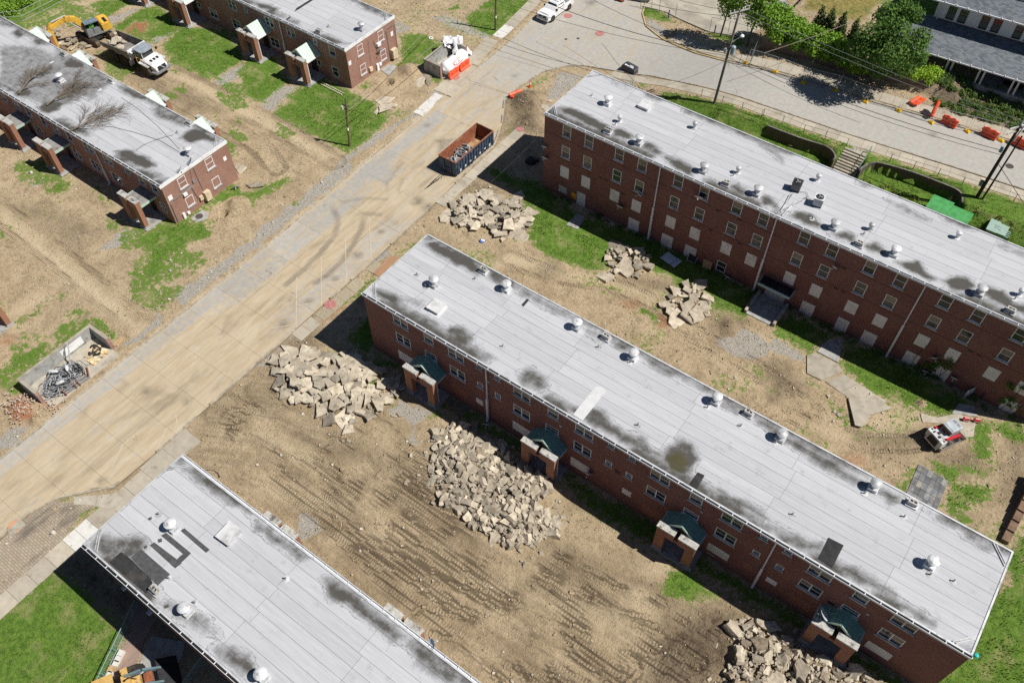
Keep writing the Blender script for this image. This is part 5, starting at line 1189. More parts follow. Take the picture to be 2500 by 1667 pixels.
def heap(poly, n, kind, smin, smax, H, label, group, tilt, variants, spread=2.2, crumbs=250, clabel=None, dark=0.):
    poly = wpoly(poly); lo, hi = poly.min(0), poly.max(0); placed = []; tries = 0
    sizes = sorted((smin+(smax-smin)*rnd.random()**1.9 for _ in range(n)), reverse=True); nm_ = []
    gzs = {}
    for i, s in enumerate(sizes):
        best = None
        for _ in range(14):
            for _ in range(200):
                p = (rnd.uniform(lo[0], hi[0]), rnd.uniform(lo[1], hi[1]))
                if inside(p, poly): break
            sc = min([math.hypot(p[0]-q[0], p[1]-q[1])/(s+q[2]) for q in placed] or [9])
            if best is None or sc > best[0]: best = (sc, p)
        sc, p = best; placed.append((*p, s))
        d = edge_dist(p, poly); ov = sum(math.hypot(p[0]-q[0], p[1]-q[1]) < .45*(s+q[2]) for q in placed[:-1]); lift = (.12 if variants is SLABV else .07)*min(ov, 5 if d > .7 else 2)
        z = gz(*p)+H*.6*min(1, d/spread)**.75*(.8+.4*rnd.random())+.05+lift
        dk = rnd.random() < dark
        me = rnd.choice(CHUNKD if dk else variants)
        o = new(kind, me, None, (*p, z), rot=(rnd.gauss(0, tilt), rnd.gauss(0, tilt), rnd.uniform(0, 6.28)))
        zs = .75+.25*s if variants is SLABV else s*rnd.uniform(.75, 1.1)
        o.scale = (s*rnd.uniform(.9, 1.15), s*rnd.uniform(.75, 1.05), zs)
        u, v = px2d(*p, z); nm_.append((o, u, v, s, dk))
    us = [q[1] for q in nm_]; vs_ = [q[2] for q in nm_]; ss = sorted(q[3] for q in nm_); u0, v0 = min(us), min(vs_); su, sv = max(us)-u0+1, max(vs_)-v0+1; used = set()
    OR = ['first', 'second', 'third', 'fourth', 'fifth', 'sixth', 'seventh', 'eighth', 'ninth', 'tenth']
    for o, u, v, s, dk in nm_:
        pos = OR[int((u-u0)/su*10)]+' tenth across and '+OR[int((v-v0)/sv*10)]+' down '
        sz = 'big' if s > ss[int(n*.72)] else 'middling' if s > ss[int(n*.33)] else 'small'
        f = o.rotation_euler; tl = 'flat' if abs(f[0])+abs(f[1]) < tilt*1. else 'tilted' if abs(f[0])+abs(f[1]) < tilt*2.2 else 'steep'
        lb = ('stained ' if dk else '')+sz+' '+tl+' '+label.replace('@ ', pos)
        for ad in ('fairly ', 'rather ', 'quite ', 'somewhat '):
            if lb in used: lb = ('stained ' if dk else '')+ad+sz+' '+tl+' '+label.replace('@ ', pos)
        used.add(lb); tag(o, lb, 'broken concrete', group)
    m = MB()
    for _ in range(crumbs):
        for _ in range(100):
            p = (rnd.uniform(lo[0]-.3, hi[0]+.3), rnd.uniform(lo[1]-.3, hi[1]+.3))
            if inside(p, poly) or rnd.random() < .04: break
        d = edge_dist(p, poly) if inside(p, poly) else 0; r = rnd.uniform(.06, .2)
        z = gz(*p)+H*.75*min(1, d/spread)**.75+rnd.uniform(-.05, .1)
        m.cbox((*p, z), (r*2, r*1.4, r*1.1), rnd.uniform(0, 6), rnd.uniform(-.6, .6), rnd.uniform(-.6, .6))
    if crumbs: single('rubble', m, RUB, clabel or ('small broken fragments between the '+group), 'rubble', kind='stuff')
heap([('b2',165,230),(380,140),(530,130),(620,200),(800,170),(930,210),(960,300),(1060,480),(1200,590),(1090,700),(930,740),(850,850),(640,750),(590,640),(480,600),(310,600),(190,500),(150,420)], 88, 'concrete_slab', .8, 2.7, .4,
     'slab @ the heap by the first porch', 'slabs heaped left of the first green porch', .15, SLABV, 2.5, 330)
heap([('b2',930,370),(1000,270),(1140,290),(1150,350),(1060,420)], 6, 'concrete_slab', 1.2, 2.1, .35, 'slab @ the stack by the shade', 'slabs stacked beside the heap', .06, SLABV, .8, 20)
heap([('b2',1120,440),(1200,370),(1320,390),(1320,470),(1260,545),(1170,520)], 8, 'concrete_slab', 1., 1.9, .3, 'slab @ the pile touching the porch', 'slabs beside the first green porch', .12, SLABV, .8, 25)
heap([('b2',1600,860),(1690,870),(1750,800),(1880,790),(2010,900),(2200,950),(2280,1050),(2334,1110),('b3',200,1190),('b3',370,1300),('b3',350,1400),('b7',250,0),('b7',450,90),('b7',440,230),('b7',330,290),('b7',230,320),('b7',20,350),('b6',2260,350),('b6',2050,240),('b6',1900,130),('b6',1820,30),('b2',1650,1500),('b2',1640,1350),('b2',1560,1250),('b2',1600,1050)], 270, 'concrete_chunk', .32, 1.22, .45,
     'chunk @ the oval rubble heap', 'chunks in the big oval rubble heap', .4, CHUNKV, 2.4, 2200, dark=.05)
heap([('b7',2010,1020),(2110,990),(2334,1000),('b8',60,1060),('b8',330,1240),('b8',420,1360),('b8',520,1370),('b8',700,1440),('b8',800,1430),('b8',1010,1540),('b8',1000,1700),('b7',1930,1700),('b7',1920,1480),('b7',2000,1330),('b7',2010,1180)], 38, 'concrete_chunk', .7, 2.0, .5,
     'chunk @ the bottom right heap', 'chunks heaped below the fourth porch', .35, CHUNKV, 2.2, 700, dark=.4)
heap([('a6',1700,450),(1740,370),(1830,290),(2080,210),(2300,290),('a7',100,250),('a7',135,360),('a7',190,400),('a7',200,510),('a7',70,640),('a7',10,600),('a6',2210,650),('a6',2110,560),('a6',1870,540)], 52, 'concrete_slab', .6, 2.6, .5,
     'slab @ the far corner heap', 'slabs heaped by the four storey block corner', .22, SLABV, 1.6, 320)
heap([('a7',850,740),(990,680),(1100,740),(1180,740),(1265,820),(1260,930),(1190,970),(1000,980),(860,970),(890,870)], 19, 'concrete_slab', .8, 2.8, .45,
     'slab @ the lawn heap', 'slabs heaped on the lawn before the leaning boards', .2, SLABV, 1.1, 60)
heap([('a7',1490,1090),(1640,1020),(1720,1030),(1700,1100),(1810,1190),(1770,1350),(1500,1360),(1390,1240)], 18, 'concrete_slab', .8, 2.7, .4,
     'slab @ the heap near the canopy', 'slabs heaped left of the canopied entrance', .2, SLABV, 1., 50)
heap([('a1',350,280),(480,240),(560,300),(520,400),(690,340),(830,390),(790,440),(600,440),(480,390)], 26, 'concrete_slab', .7, 1.6, .3, 'slab @ the excavator pile', 'slabs under the excavator bucket', .2, SLABV, 1., 60)
heap([('a1',840,270),(900,250),(1000,310),(960,340)], 6, 'concrete_slab', .8, 1.5, .15, 'slab @ the scatter behind the excavator', 'slabs behind the excavator', .1, SLABV, 1., 30)
def lone(c, x, y, s, label, tl=(.05, .05), rz=None, v=None, z=.06, mat=None, group=None, sx=1., sy=.8):
    me = SLABV[v] if v is not None else rnd.choice(SLABV)
    if mat: me = me.copy(); me.materials[0] = mat
    p = GT(c, x, y); o = new('concrete_slab', me, None, (p[0], p[1], gz(p[0], p[1])+z), rot=(tl[0], tl[1], rnd.uniform(0, 6) if rz is None else rz))
    o.scale = (s*sx, s*sy, 1.); return tag(o, label, 'broken concrete', group)
lone('a2',1470,740,2.1,'slab tipped against the spoil mound by the white tank, darker one',(.2,.1)); lone('a2',1550,740,1.9,'narrow white faced slab by the spoil mound near the white tank',(.3,.2), z=.16, sy=.45); lone('a2',1530,690,1.4,'small triangular slab behind the white faced slab',(.2,-.1))
lone('a2',1150,905,2.3,'wide slab on the lawn edge behind the pole, rear one',(.0,.06)); lone('a2',1170,970,2.1,'middle slab of the three on the lawn edge by the pole',(.1,.1), z=.2); lone('a2',1090,1000,1.2,'small dark slab at the front of the lawn edge pile',(.0,.1)); lone('a2',1215,950,1.6,'cracked slab at the right of the lawn edge pile',(.15,.1))
lone('a5',2290,170,2.2,'thick cracked slab lying beside the satellite dish on the grass',(.12,.05), z=.2); lone('a1',2140,1500,2.2,'corrugated looking pale slab by the end of the left block',(.05,0))
lone('b2',1250,720,.7,'loose pale chunk in the torn path below the first porch'); lone('b2',1300,705,.8,'loose white chunk in the torn path below the first porch'); lone('b2',1960,805,1.3,'flat dark slab in the shade behind the oval heap')
lone('b4',690,705,.6,'lone white stone on the dirt left of the tipped path slab'); lone('b4',595,540,.5,'grey stone on the weedy path edge')
lone('a3',340,960,1.7,'tilted slab beside the churned earth at the far block corner',(.2,.1)); lone('a3',370,905,1.4,'white faced slab in the churned earth at the far block corner',(.35,.1), sy=.4)
def flatslab(c, pts, label, h=.12, tilt=0., mat=CONC):
    q = [GT(c, *p) for p in pts]; m = MB(); n = len(q)
    top = [(p[0], p[1], gz(p[0], p[1])*0+float(base_z(p[0], p[1]))+h+tilt*i/n) for i, p in enumerate(q)]
    bot = [(p[0], p[1], p[2]-.14) for p in top]
    a = sum(q[i][0]*q[(i+1)%n][1]-q[(i+1)%n][0]*q[i][1] for i in range(n))
    if a < 0: top, bot = top[::-1], bot[::-1]
    m.add(bot+top, [tuple(range(n))[::-1], tuple(range(n, 2*n))]+[(i, (i+1)%n, n+(i+1)%n, n+i) for i in range(n)])
    return single('path_slab', m, mat, label, 'path slab')
flatslab('b4', [(400,175),(470,155),(680,255),(715,320),(530,400),(400,335)], 'tan path slab with a kinked outline leading to the far block door', .1)
flatslab('b4', [(560,405),(725,345),(860,425),(700,505)], 'tan path slab second along the bent path', .06)
flatslab('b4', [(705,505),(860,430),(985,505),(905,555),(780,560)], 'tan path slab third along the bent path', .05); flatslab('b4', [(910,555),(990,510),(1110,580),(1080,600)], 'last narrow slab of the bent path', .05)
flatslab('b4', [(765,565),(820,538),(1060,595),(1150,655),(960,715),(930,780),(880,825),(820,810)], 'large tipped path slab with a broken edge', .2, .15)
flatslab('b4', [(1410,690),(1560,730),(1750,690),(1900,780),(1880,900),(1800,900),(1600,780),(1430,770)], 'cracked concrete path by the red and white loader', .06)
flatslab('b4', [(490,140),(600,30),(700,40),(710,90),(680,240)], 'shaded door slab of the far block path', .08, mat=CONC_G); flatslab('b4', [(1690,690),(1750,600),(1890,630),(1920,720)], 'shaded slab before the open entrance door', .08, mat=CONC_G)
flatslab('a7', [(520,510),(620,405),(690,450),(620,550)], 'shaded slab at the white door of the far block', .07, mat=CONC_G)
flatslab('a2', [(1130,630),(1200,580),(1280,600),(1200,680)], 'low concrete pad with a blue mark by the end wall of the mint porch block', .1, mat=CONC_G)
flatslab('a5', [(1700,450),(1800,380),(1860,400),(1840,460),(1740,490)], 'round manhole pad by the end wall of the left block', .06, mat=CONC_G)
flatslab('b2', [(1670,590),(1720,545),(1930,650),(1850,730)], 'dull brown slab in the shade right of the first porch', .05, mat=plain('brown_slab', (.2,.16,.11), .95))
# paved patio of grey flags on the right
pat = thing('patio', 'square patio of grey flagstones by the end of the near block', 'patio', (*GT('b4',1480,1340)[:2], 0))
A, B_, D_ = Vector(GT('b4',1395,1140)), Vector(GT('b4',1660,1290)), Vector(GT('b4',1285,1400))
FLAG = plain('flagstone', (.21, .215, .225), .9, var=.2, stain=(.36, .33, .27), sc2=1., objvar=.45)
for i in range(6):
    for j in range(7):
        u = (B_-A)/6; w = (D_-A)*1.55/7; p = A+u*i+w*j; k = .02; m = MB()
        m.prism([(q.x, q.y) for q in (p+u*k+w*k, p+u*(1-k)+w*k, p+u*(1-k)+w*(1-k), p+u*k+w*(1-k))], -.1, .055+rnd.uniform(-.012, .012)); part('flagstone', m, FLAG, pat, world=True)
# brick paver plaza at bottom left
plz = tag(new('paver_plaza', None), kind='structure')
PAVB = NT('clay_pavers'); p_ = PAVB.pos(); bt = PAVB.new('ShaderNodeTexBrick'); PAVB.put(bt.inputs['Vector'], PAVB.mul(p_, (1, 1, 0)))
bt.inputs['Scale'].default_value = 1.; bt.inputs['Brick Width'].default_value = .42; bt.inputs['Row Height'].default_value = .2; bt.inputs['Mortar Size'].default_value = .016
PAVB.put(bt.inputs['Color1'], (.33, .27, .2)); PAVB.put(bt.inputs['Color2'], (.4, .34, .26)); PAVB.put(bt.inputs['Mortar'], (.17, .14, .09))
c_ = PAVB.mix(PAVB.ramp(PAVB.noise(PAVB.mul(p_, (1.6, .35, 1)), .45, 5, .6), .5, .68, 0, .8), bt.outputs['Color'], (.11, .095, .08)); PAVB.done(c_, .95)
pz = wpoly([('b1',480,1470),(800,1480),(860,1520),('b5',720,60),('b5',580,270),('b5',420,410),('b5',300,520),('b5',100,700),('b5',-200,950),('b5',-200,480),('b5',70,250),('b5',200,120),('b5',330,40)])
single_ = part('paver_bed', MB().prism([tuple(p) for p in pz], -.2, .035), PAVB.m, plz)
flat_ = wpoly([('b1',655,1430),(870,1420),(850,1510),(660,1500)]); part('ramp_slab', MB().prism([tuple(p) for p in flat_], -.2, .05), CONC, plz)
flat_ = wpoly([('b1',875,1420),(1030,1395),(1120,1470),(1050,1560),(850,1515)]); part('ramp_slab', MB().prism([tuple(p) for p in flat_], -.2, .046), CONC, plz)
flat_ = wpoly([('b5',60,210),(180,105),(230,160),(95,260)]); part('manhole_slab', MB().prism([tuple(p) for p in flat_], -.2, .05), CONC, plz)
# manholes ringed with paint
PINK = plain('survey_paint', (.42, .16, .15), .9, var=.3, scale=9, stain=(.38, .31, .26), sc2=5); IRON = plain('cast_iron', (.09, .075, .07), .8, .3)
def manhole(c, x, y, label, r=.36, z=.0, mat=PINK, ring=True):
    p = GT(c, x, y); o = thing('manhole', label, 'manhole', (p[0], p[1], p[2]+z))
    part('cover', MB().lathe((0,0,-.02), [(r,0),(r,.035),(r*.8,.03),(r*.75,.036)], 20), IRON if not ring else mat, o)
    if ring: part('painted_ring', MB().lathe((0,0,-.02), [(r*1.45,0),(r*1.45,.027),(r*1.1,.028)], 20), mat, o)
manhole('a6',678,1215,'red painted manhole on the slab beside the near block', .42, .02); manhole('b5',138,175,'orange ringed manhole on the clay paver corner', .42, .03, plain('orange_paint', (.6,.24,.1), .9, var=.2, stain=(.5,.4,.3)))
manhole('a2',1790,690,'red painted manhole before the orange barriers', .4, .02); manhole('a3',535,138,'red marked manhole behind the white pickup', .4, -.08); manhole('a3',818,295,'red marked manhole in the middle of the junction', .42, -.08)
manhole('a3',625,340,'small dark lid in the junction, right one', .2, -.08, ring=False); manhole('a3',517,346,'small dark lid in the junction, left one', .18, -.08, ring=False); manhole('a8',2212,-60+0,'round iron manhole in the rear street', .4, -.08, ring=False) if False else manhole('a4',2210,1475,'round iron manhole in the rear street', .42, -.08, ring=False)
manhole('a5',1775,435,'round iron manhole on the pad by the left block', .42, .06, ring=False); manhole('a3',110,1155,'red sprayed lid on the pavement by the far block corner', .32, .03)
# ------------------------------------------------------------------ machines and vehicles (local x forward, y left, z up)
def loft(secs, mat, name, parent, smooth=False, loc=(0,0,0)):
    """secs: list of closed loops (equal length) -> skin with end caps"""
    m = MB(); n = len(secs[0]); vs = [v for s in secs for v in s]
    fs = [(j*n+i, j*n+(i+1)%n, (j+1)*n+(i+1)%n, (j+1)*n+i) for j in range(len(secs)-1) for i in range(n)]
    fs += [tuple(range(n))[::-1], tuple(range((len(secs)-1)*n, len(secs)*n))]
    return part(name, m.add(vs, fs), mat, parent, loc, smooth=smooth)
def yprof(poly, y0, y1, inset=0.):     # x,z outline extruded across y
    return [[(x, y, z) for x, z in poly] for y in (y0, y1)]
def wheel(parent, x, y, r, w, rimmat=LGREY, lug=True, name='wheel'):
    s = 1 if y > 0 else -1
    m = MB().lathe((0,0,0), [(r*.55,-w/2),(r*.9,-w/2),(r,-w*.36),(r,w*.36),(r*.9,w/2),(r*.55,w/2)], 20, 'Y')
    if lug:
        for i in range(18):
            t = i*2*math.pi/18
            m.cbox((r*math.cos(t), w*.2*(1 if i % 2 else -1), r*math.sin(t)), (.07, w*.5, .1), 0, -t)
    o = part(name, m, RUBBER, parent, (x, y, r))
    part('rim', MB().lathe((0,0,0), [(r*.1,-w*.3),(r*.56,-w*.42),(r*.56,w*.42),(r*.35,w*.3),(r*.12,w*.33)], 16, 'Y').lathe((0, s*w*.36, 0), [(r*.05,-.05),(r*.2,0),(r*.05,.06)], 8, 'Y'), rimmat, o)
    return o
# dumpster full of scrap
dz_ = -.1
dump = thing('dumpster', 'navy roll off dumpster with a rusty inside parked at the kerb', 'dumpster', (-50.5, 56.05, dz_), 0)
L_, Wd, Hd = 7.05, 2.4, 2.05
for s in (-1, 1):
    part('side_wall', MB().box(s*Wd/2-.03, s*Wd/2+.03, .1, L_, .25, Hd), NAVY, dump)
    part('inner_lining', MB().box(s*(Wd/2-.045)-.012, s*(Wd/2-.045)+.012, .14, L_-.06, .3, Hd-.02), RUST, dump)
    for i in range(14):
        y = .35+i*.49; part('rib', MB().box(*sorted((s*(Wd/2+.031), s*(Wd/2+.12))), y-.06, y+.06, .3, Hd-.1), NAVY, dump)
part('end_wall', MB().box(-Wd/2, Wd/2, .03, .09, .25, Hd), NAVY, dump); part('end_wall', MB().box(-Wd/2+.03, Wd/2-.03, L_-.06, L_, .25, Hd), NAVY, dump)
part('end_post', MB().box(-.55, -.4, -.06, .029, .1, Hd-.15).box(.4, .55, -.06, .029, .1, Hd-.15).box(-.39, .39, -.05, .029, .9, 1.0), NAVY, dump)
part('inner_lining', MB().box(-Wd/2+.07, Wd/2-.07, .1, .12, .3, Hd-.02).box(-Wd/2+.07, Wd/2-.07, L_-.09, L_-.065, .3, Hd-.02), RUST, dump)
part('floor_plate', MB().box(-Wd/2+.03, Wd/2-.03, .1, L_, .22, .3), plain('rust_floor', (.42,.27,.14), .9, var=.3, stain=(.2,.09,.05)), dump)
part('rim', MB().box(-Wd/2-.06, -Wd/2+.06, 0, L_+.02, Hd+.002, Hd+.08).box(Wd/2-.06, Wd/2+.06, 0, L_+.02, Hd+.002, Hd+.08).box(-Wd/2+.06, Wd/2-.06, 0, .1, Hd+.002, Hd+.08).box(-Wd/2+.06, Wd/2-.06, L_-.08, L_+.02, Hd+.002, Hd+.08), RUST, dump)
part('skid', MB().box(-.6, -.45, .1, L_, 0, .22).box(.45, .6, .1, L_, 0, .22), BLACK, dump)
m = MB()
for i in range(7): m.box(Wd/2+.121, Wd/2+.126, .6+i*.9, .85+i*.9, .5+.1*(i % 3), .9)
part('paint_patch', m, LGREY, dump)
def tangle(name, label, cat, c, rx, ry, h, n, mats, r=.025, seed=3, loops=True, z=0.):
    rr = random.Random(seed); o = thing(name, label, cat, (c[0], c[1], z))
    for k, mt in enumerate(mats):
        m = MB()
        for _ in range(n):
            a = rr.uniform(0, 6.28); q = rr.random()**.5; px, py = q*rx*math.cos(a), q*ry*math.sin(a); pts = []
            R = rr.uniform(.25, .8); sw = rr.uniform(2.5, 7); ph = rr.uniform(0, 6.28); zz = h*(1-q)*rr.random()+.03; tl = rr.uniform(-.3, .3)
            for i in range(13):
                t = ph+sw*i/12; w = 1+.2*math.sin(3*t)
                pts.append((px+R*w*math.cos(t), py+R*w*.8*math.sin(t), max(.03, zz+tl*R*math.sin(t))))
            m.tube(pts, r, 4)
        part('strand', m, mt, o)
    return o
tangle('scrap_heap', 'tangle of scrap metal and wire inside the dumpster', 'scrap', (-50.5, 58.3), .6, 1.5, 1.1, 60, [GALV, BLACK, GREYM], .035, 4, z=.2)
m = MB()
for i in range(120): m.cbox((-50.5+rnd.uniform(-.95, .95), 56.5+rnd.uniform(0, 1.)**.8*4.2, .25+rnd.random()*.6), (rnd.uniform(.2, .7), rnd.uniform(.06, .25), rnd.uniform(.03, .12)), rnd.uniform(0, 6), rnd.uniform(-.7, .7))
single('metal_offcuts', m, GREYM, 'bent sheet metal offcuts on the scrap in the dumpster', 'scrap', kind='stuff')

# white pickup
pk = thing('pickup_truck', 'white pickup truck parked at the kerb at the top of the picture', 'pickup truck', (-59.25, 90.35, -.1), R_(-93))
half = .98
def side(poly, y0, y1): return [[(x, y, z) for x, z in poly] for y in (y0, y1)]
body_low = [(2.9,.55),(2.93,.8),(2.85,1.05),(2.6,1.14),(1.35,1.2),(1.25,1.2),(-2.85,1.2),(-2.9,.6),(-2.3,.5),(2.4,.42)]
loft([[(x, y, z) for x, z in body_low] for y in (-half, half)], WHITE, 'body', pk)
part('hood', MB().box(1.3, 2.55, -.8, .8, 1.2, 1.235).box(1.4, 2.5, -.45, .45, 1.236, 1.262), WHITE, pk)
cab = []
for z, xa, xb, h in ((1.2, -.95, 1.5, .94), (1.55, -.92, 1.02, .88), (1.86, -.75, .45, .74), (1.93, -.6, .25, .66)): cab.append([(xb, -h, z), (xb, h, z), (xa, h, z), (xa, -h, z)])
loft(cab, WHITE, 'cab', pk)
part('windscreen', MB().quad((1.4,-.83,1.26),(1.4,.83,1.26),(.62,.7,1.8),(.62,-.7,1.8)).quad((1.43,-.83,1.25),(1.4,-.83,1.26),(.62,-.7,1.8),(.64,-.7,1.81)), GLASS, pk)
for s in (-1, 1):
    part('side_window', MB().quad(*[(x, s*y, z) for x, y, z in ((.98,.935,1.27),(-.75,.935,1.27),(-.68,.815,1.76),(.5,.805,1.76))]), GLASS, pk)
    part('mirror', MB().box(1.0, 1.2, s*1.02-.12, s*1.02+.12, 1.25, 1.5), BLACK, pk); part('headlight', MB().box(2.6, 2.935, s*.8-.15, s*.8+.15, .84, 1.03), GALV, pk)
    part('door_handle', MB().box(-.4, -.2, *sorted((s*.981, s*1.0)), 1.0, 1.04), BLACK, pk)
    for x in (1.85, -1.85):
        wheel(pk, x, s*.87, .41, .28, LGREY, False); part('wheel_arch', MB().lathe((x, s*.95, .43), [(.5,-.04),(.5,.04)], 16, 'Y'), BLACK, pk)
part('grille', MB().box(2.9, 2.95, -.62, .62, .78, 1.03), BLACK, pk); part('badge', MB().box(2.951, 2.956, -.14, .14, .87, .94), LGREY, pk); part('bumper', MB().box(2.75, 3.02, -.95, .95, .42, .66), LGREY, pk); part('licence_plate', MB().box(3.021, 3.03, -.17, .17, .46, .58), PLASTIC, pk)
part('bed_liner', MB().box(-2.8, -1.05, -.75, .75, 1.202, 1.215), GREYM, pk); part('roof_bar', MB().box(.1, .16, -.6, .6, 1.935, 1.99).box(-.4, -.34, -.6, .6, 1.935, 1.99), GREYM, pk)

# articulated dump truck
dt = thing('dump_truck', 'white articulated dump truck loaded with broken slabs behind the left block', 'dump truck', (-96.0, 49.15, 0.02), R_(2))
for x, s in ((3.1,1),(3.1,-1),(-.95,1),(-.95,-1),(-2.85,1),(-2.85,-1)): wheel(dt, x, s*1.08, .84, .68, GREYM)
part('chassis', MB().box(-4.2, 1.2, -.45, .45, .8, 1.25).box(1.2, 4.6, -.5, .5, .75, 1.3).box(-1.2, -.7, -1., 1., .7, .95).box(-3.1, -2.6, -1., 1., .7, .95), DARKM, dt)
BEDG = plain('bed_grey', (.2, .19, .185), .8, var=.2, stain=(.33, .28, .22))
bd = MB(); bd.box(-4.9, .6, -1.25, 1.25, 1.5, 1.6)
bed = part('dump_bed', bd, BEDG, dt)
for s in (-1, 1):
    part('bed_side', MB().add([(-5.0,s*1.4,2.35),(.75,s*1.4,2.75),(.75,s*1.2,1.5),(-4.8,s*1.2,1.5),(-5.0,s*1.48,2.35),(.75,s*1.48,2.75),(.75,s*1.3,1.45),(-4.8,s*1.3,1.45)], [(0,1,2,3),(7,6,5,4),(0,4,5,1),(1,5,6,2),(2,6,7,3),(3,7,4,0)]), BEDG, bed)
part('headboard', MB().box(.6, .75, -1.38, 1.38, 1.5, 2.85).box(.75, 1.3, -1.3, 1.3, 2.6, 2.7), WHITE, bed); part('headboard_window', MB().box(.751, .77, -.8, .8, 2.1, 2.55), GLASS, bed)
nose = []
for x, hw, z0, z1 in ((2.2,1.05,1.5,2.25),(3.2,1.05,1.35,2.2),(4.2,1.0,1.2,1.98),(4.75,.9,1.05,1.7),(4.85,.85,1.05,1.4)): nose.append([(x,-hw,z0),(x,hw,z0),(x,hw,z1-.2),(x,hw*.75,z1),(x,-hw*.75,z1),(x,-hw,z1-.2)])
loft(nose, WHITE, 'hood', dt)
for i in range(3): part('hood_vent', MB().cbox((3.75, -.5+.5*i, 2.1), (.4, .34, .02), 0, .25), BLACK, dt)
part('grille', MB().cbox((4.83, 0, 1.38), (.06, 1.25, .5), 0, -.3), BLACK, dt); part('grille_bar', MB().cbox((4.87, .1, 1.38), (.03, .06, .62), .0, -.3, .75), LGREY, dt)
part('bumper', MB().prism([(4.2,-1.35),(4.95,-1.15),(5.05,-.7),(5.05,.7),(4.95,1.15),(4.2,1.35)], .8, 1.06), GREYM, dt)
for s in (-1, 1):
    part('headlight', MB().cbox((4.86, s*.78, 1.22), (.06, .22, .12)), GALV, dt); part('side_grille', MB().box(3.3, 4.1, *sorted((s*1.02, s*1.07)), 1.45, 1.8), BLACK, dt)
    part('mudguard', MB().add([(2.2,s*.95,1.78),(4.0,s*.95,1.7),(4.0,s*1.45,1.68),(2.2,s*1.45,1.78),(2.2,s*.95,1.72),(4.0,s*.95,1.64),(4.0,s*1.45,1.62),(2.2,s*1.45,1.72)], [(0,3,2,1) if s < 0 else (0,1,2,3),(4,5,6,7),(0,1,5,4),(1,2,6,5),(2,3,7,6),(3,0,4,7)]), LGREY, dt)
    part('handrail', MB().tube([(2.1,s*1.35,1.8),(2.1,s*1.35,2.5),(3.1,s*1.3,2.5),(3.1,s*1.3,1.8)], .025), YELLOW, dt); part('mirror', MB().box(2.85, 2.95, s*1.3-.12, s*1.3+.12, 2.5, 2.85), BLACK, dt)
    part('mud_flap', MB().box(.2, .26, s*1.05-.34, s*1.05+.34, .5, 1.3), LGREY, dt)
part('cab', MB().box(1.35, 2.75, -.85, .85, 1.7, 2.5), GLASS, dt); part('cab_pillar', MB().box(2.68, 2.78, -.88, -.8, 1.7, 3.0).box(2.68, 2.78, .8, .88, 1.7, 3.).box(1.32, 1.42, -.88, -.8, 1.7, 3.).box(1.32, 1.42, .8, .88, 1.7, 3.), LGREY, dt)
part('cab_glass', MB().box(1.42, 2.68, -.84, .84, 2.5, 2.98), GLASS2, dt); part('cab_roof', MB().prism([(1.15,-.95),(2.75,-.98),(3.05,-.6),(3.05,.6),(2.75,.98),(1.15,.95)], 3.0, 3.12), plain('cab_roof_grey', (.3,.34,.38), .5), dt)
part('windscreen', MB().quad((2.79,-.8,1.9),(2.79,.8,1.9),(2.79,.8,2.95),(2.79,-.8,2.95)), GLASS, dt); part('exhaust', MB().cyl((1.,.9,1.6), (1.,.9,2.9), .09), GREYM, dt)
for i in range(9):
    o = new('concrete_slab', rnd.choice(SLABV), None, (-99.2+rnd.uniform(-1.3, 1.6), 49.05+rnd.uniform(-.75, .75), 1.85+.1*(i % 4)), rot=(rnd.gauss(0, .25), rnd.gauss(0, .25), rnd.uniform(0, 6))); s_ = rnd.uniform(.8, 1.7); o.scale = (s_, s_*.6, 1.)
    tag(o, ['small slab','long slab','thin slab','middle slab','broad slab','tilted slab','rear slab','front slab','narrow slab'][i]+' lying in the bed of the dump truck', 'broken concrete', 'slabs loaded in the dump truck')

# excavator
ex = thing('excavator', 'yellow tracked excavator with its boom lowered over broken slabs', 'excavator', (-105.3, 49.5, 0.05), R_(2))
for s in (-1, 1):
    sh = [(-2.2,.35),(-1.95,.08),(1.95,.08),(2.2,.35),(2.2,.6),(1.95,.88),(-1.95,.88),(-2.2,.6)]
    m = MB(); m.xprism(sh, s*1.15-.3, s*1.15+.3); tr = part('track', m, plain('track_steel', (.13,.1,.075), .85, .2, stain=(.3,.23,.15)), ex)
    g = MB()
    for i in range(24): x = -1.95+i*.17; g.box(x-.03, x+.03, s*1.15-.305, s*1.15+.305, .881, .92)
    part('track_pad', g, DARKM, tr)
part('undercarriage', MB().box(-1.2, 1.2, -.85, .85, .45, .9).cyl((0,0,.9), (0,0,1.12), .7, n=16), DARKM, ex)
hs = new('house', None, ex, (0, 0, 1.12), R_(-100)); hs.name = 'upper_body'
hs = part('upper_body', MB().box(-2.0, 1.2, -1.25, 1.25, 0, .16), GREYM, ex, (.15, .1, 1.12), R_(-108))
bpy.data.objects.remove(bpy.data.objects['upper_body']) if False else None
cwp = [(-2.15,-.9),(-1.95,-1.25),(-.9,-1.25),(-.9,1.25),(-1.95,1.25),(-2.15,.9)]
part('engine_cover', MB().prism(cwp, .16, 1.05).box(-1.9, -1.0, -1.1, 1.1, 1.05, 1.14), YELLOW, hs)
part('cover_grille', MB().box(-1.85, -1.1, -1.262, -1.252, .4, .9).box(-1.8, -1.4, -.3, .9, 1.141, 1.15), BLACK, hs); part('tank', MB().box(-.88, .9, -1.22, -.35, .16, 1.0), plain('tank_grey', (.09,.12,.15), .5), hs)
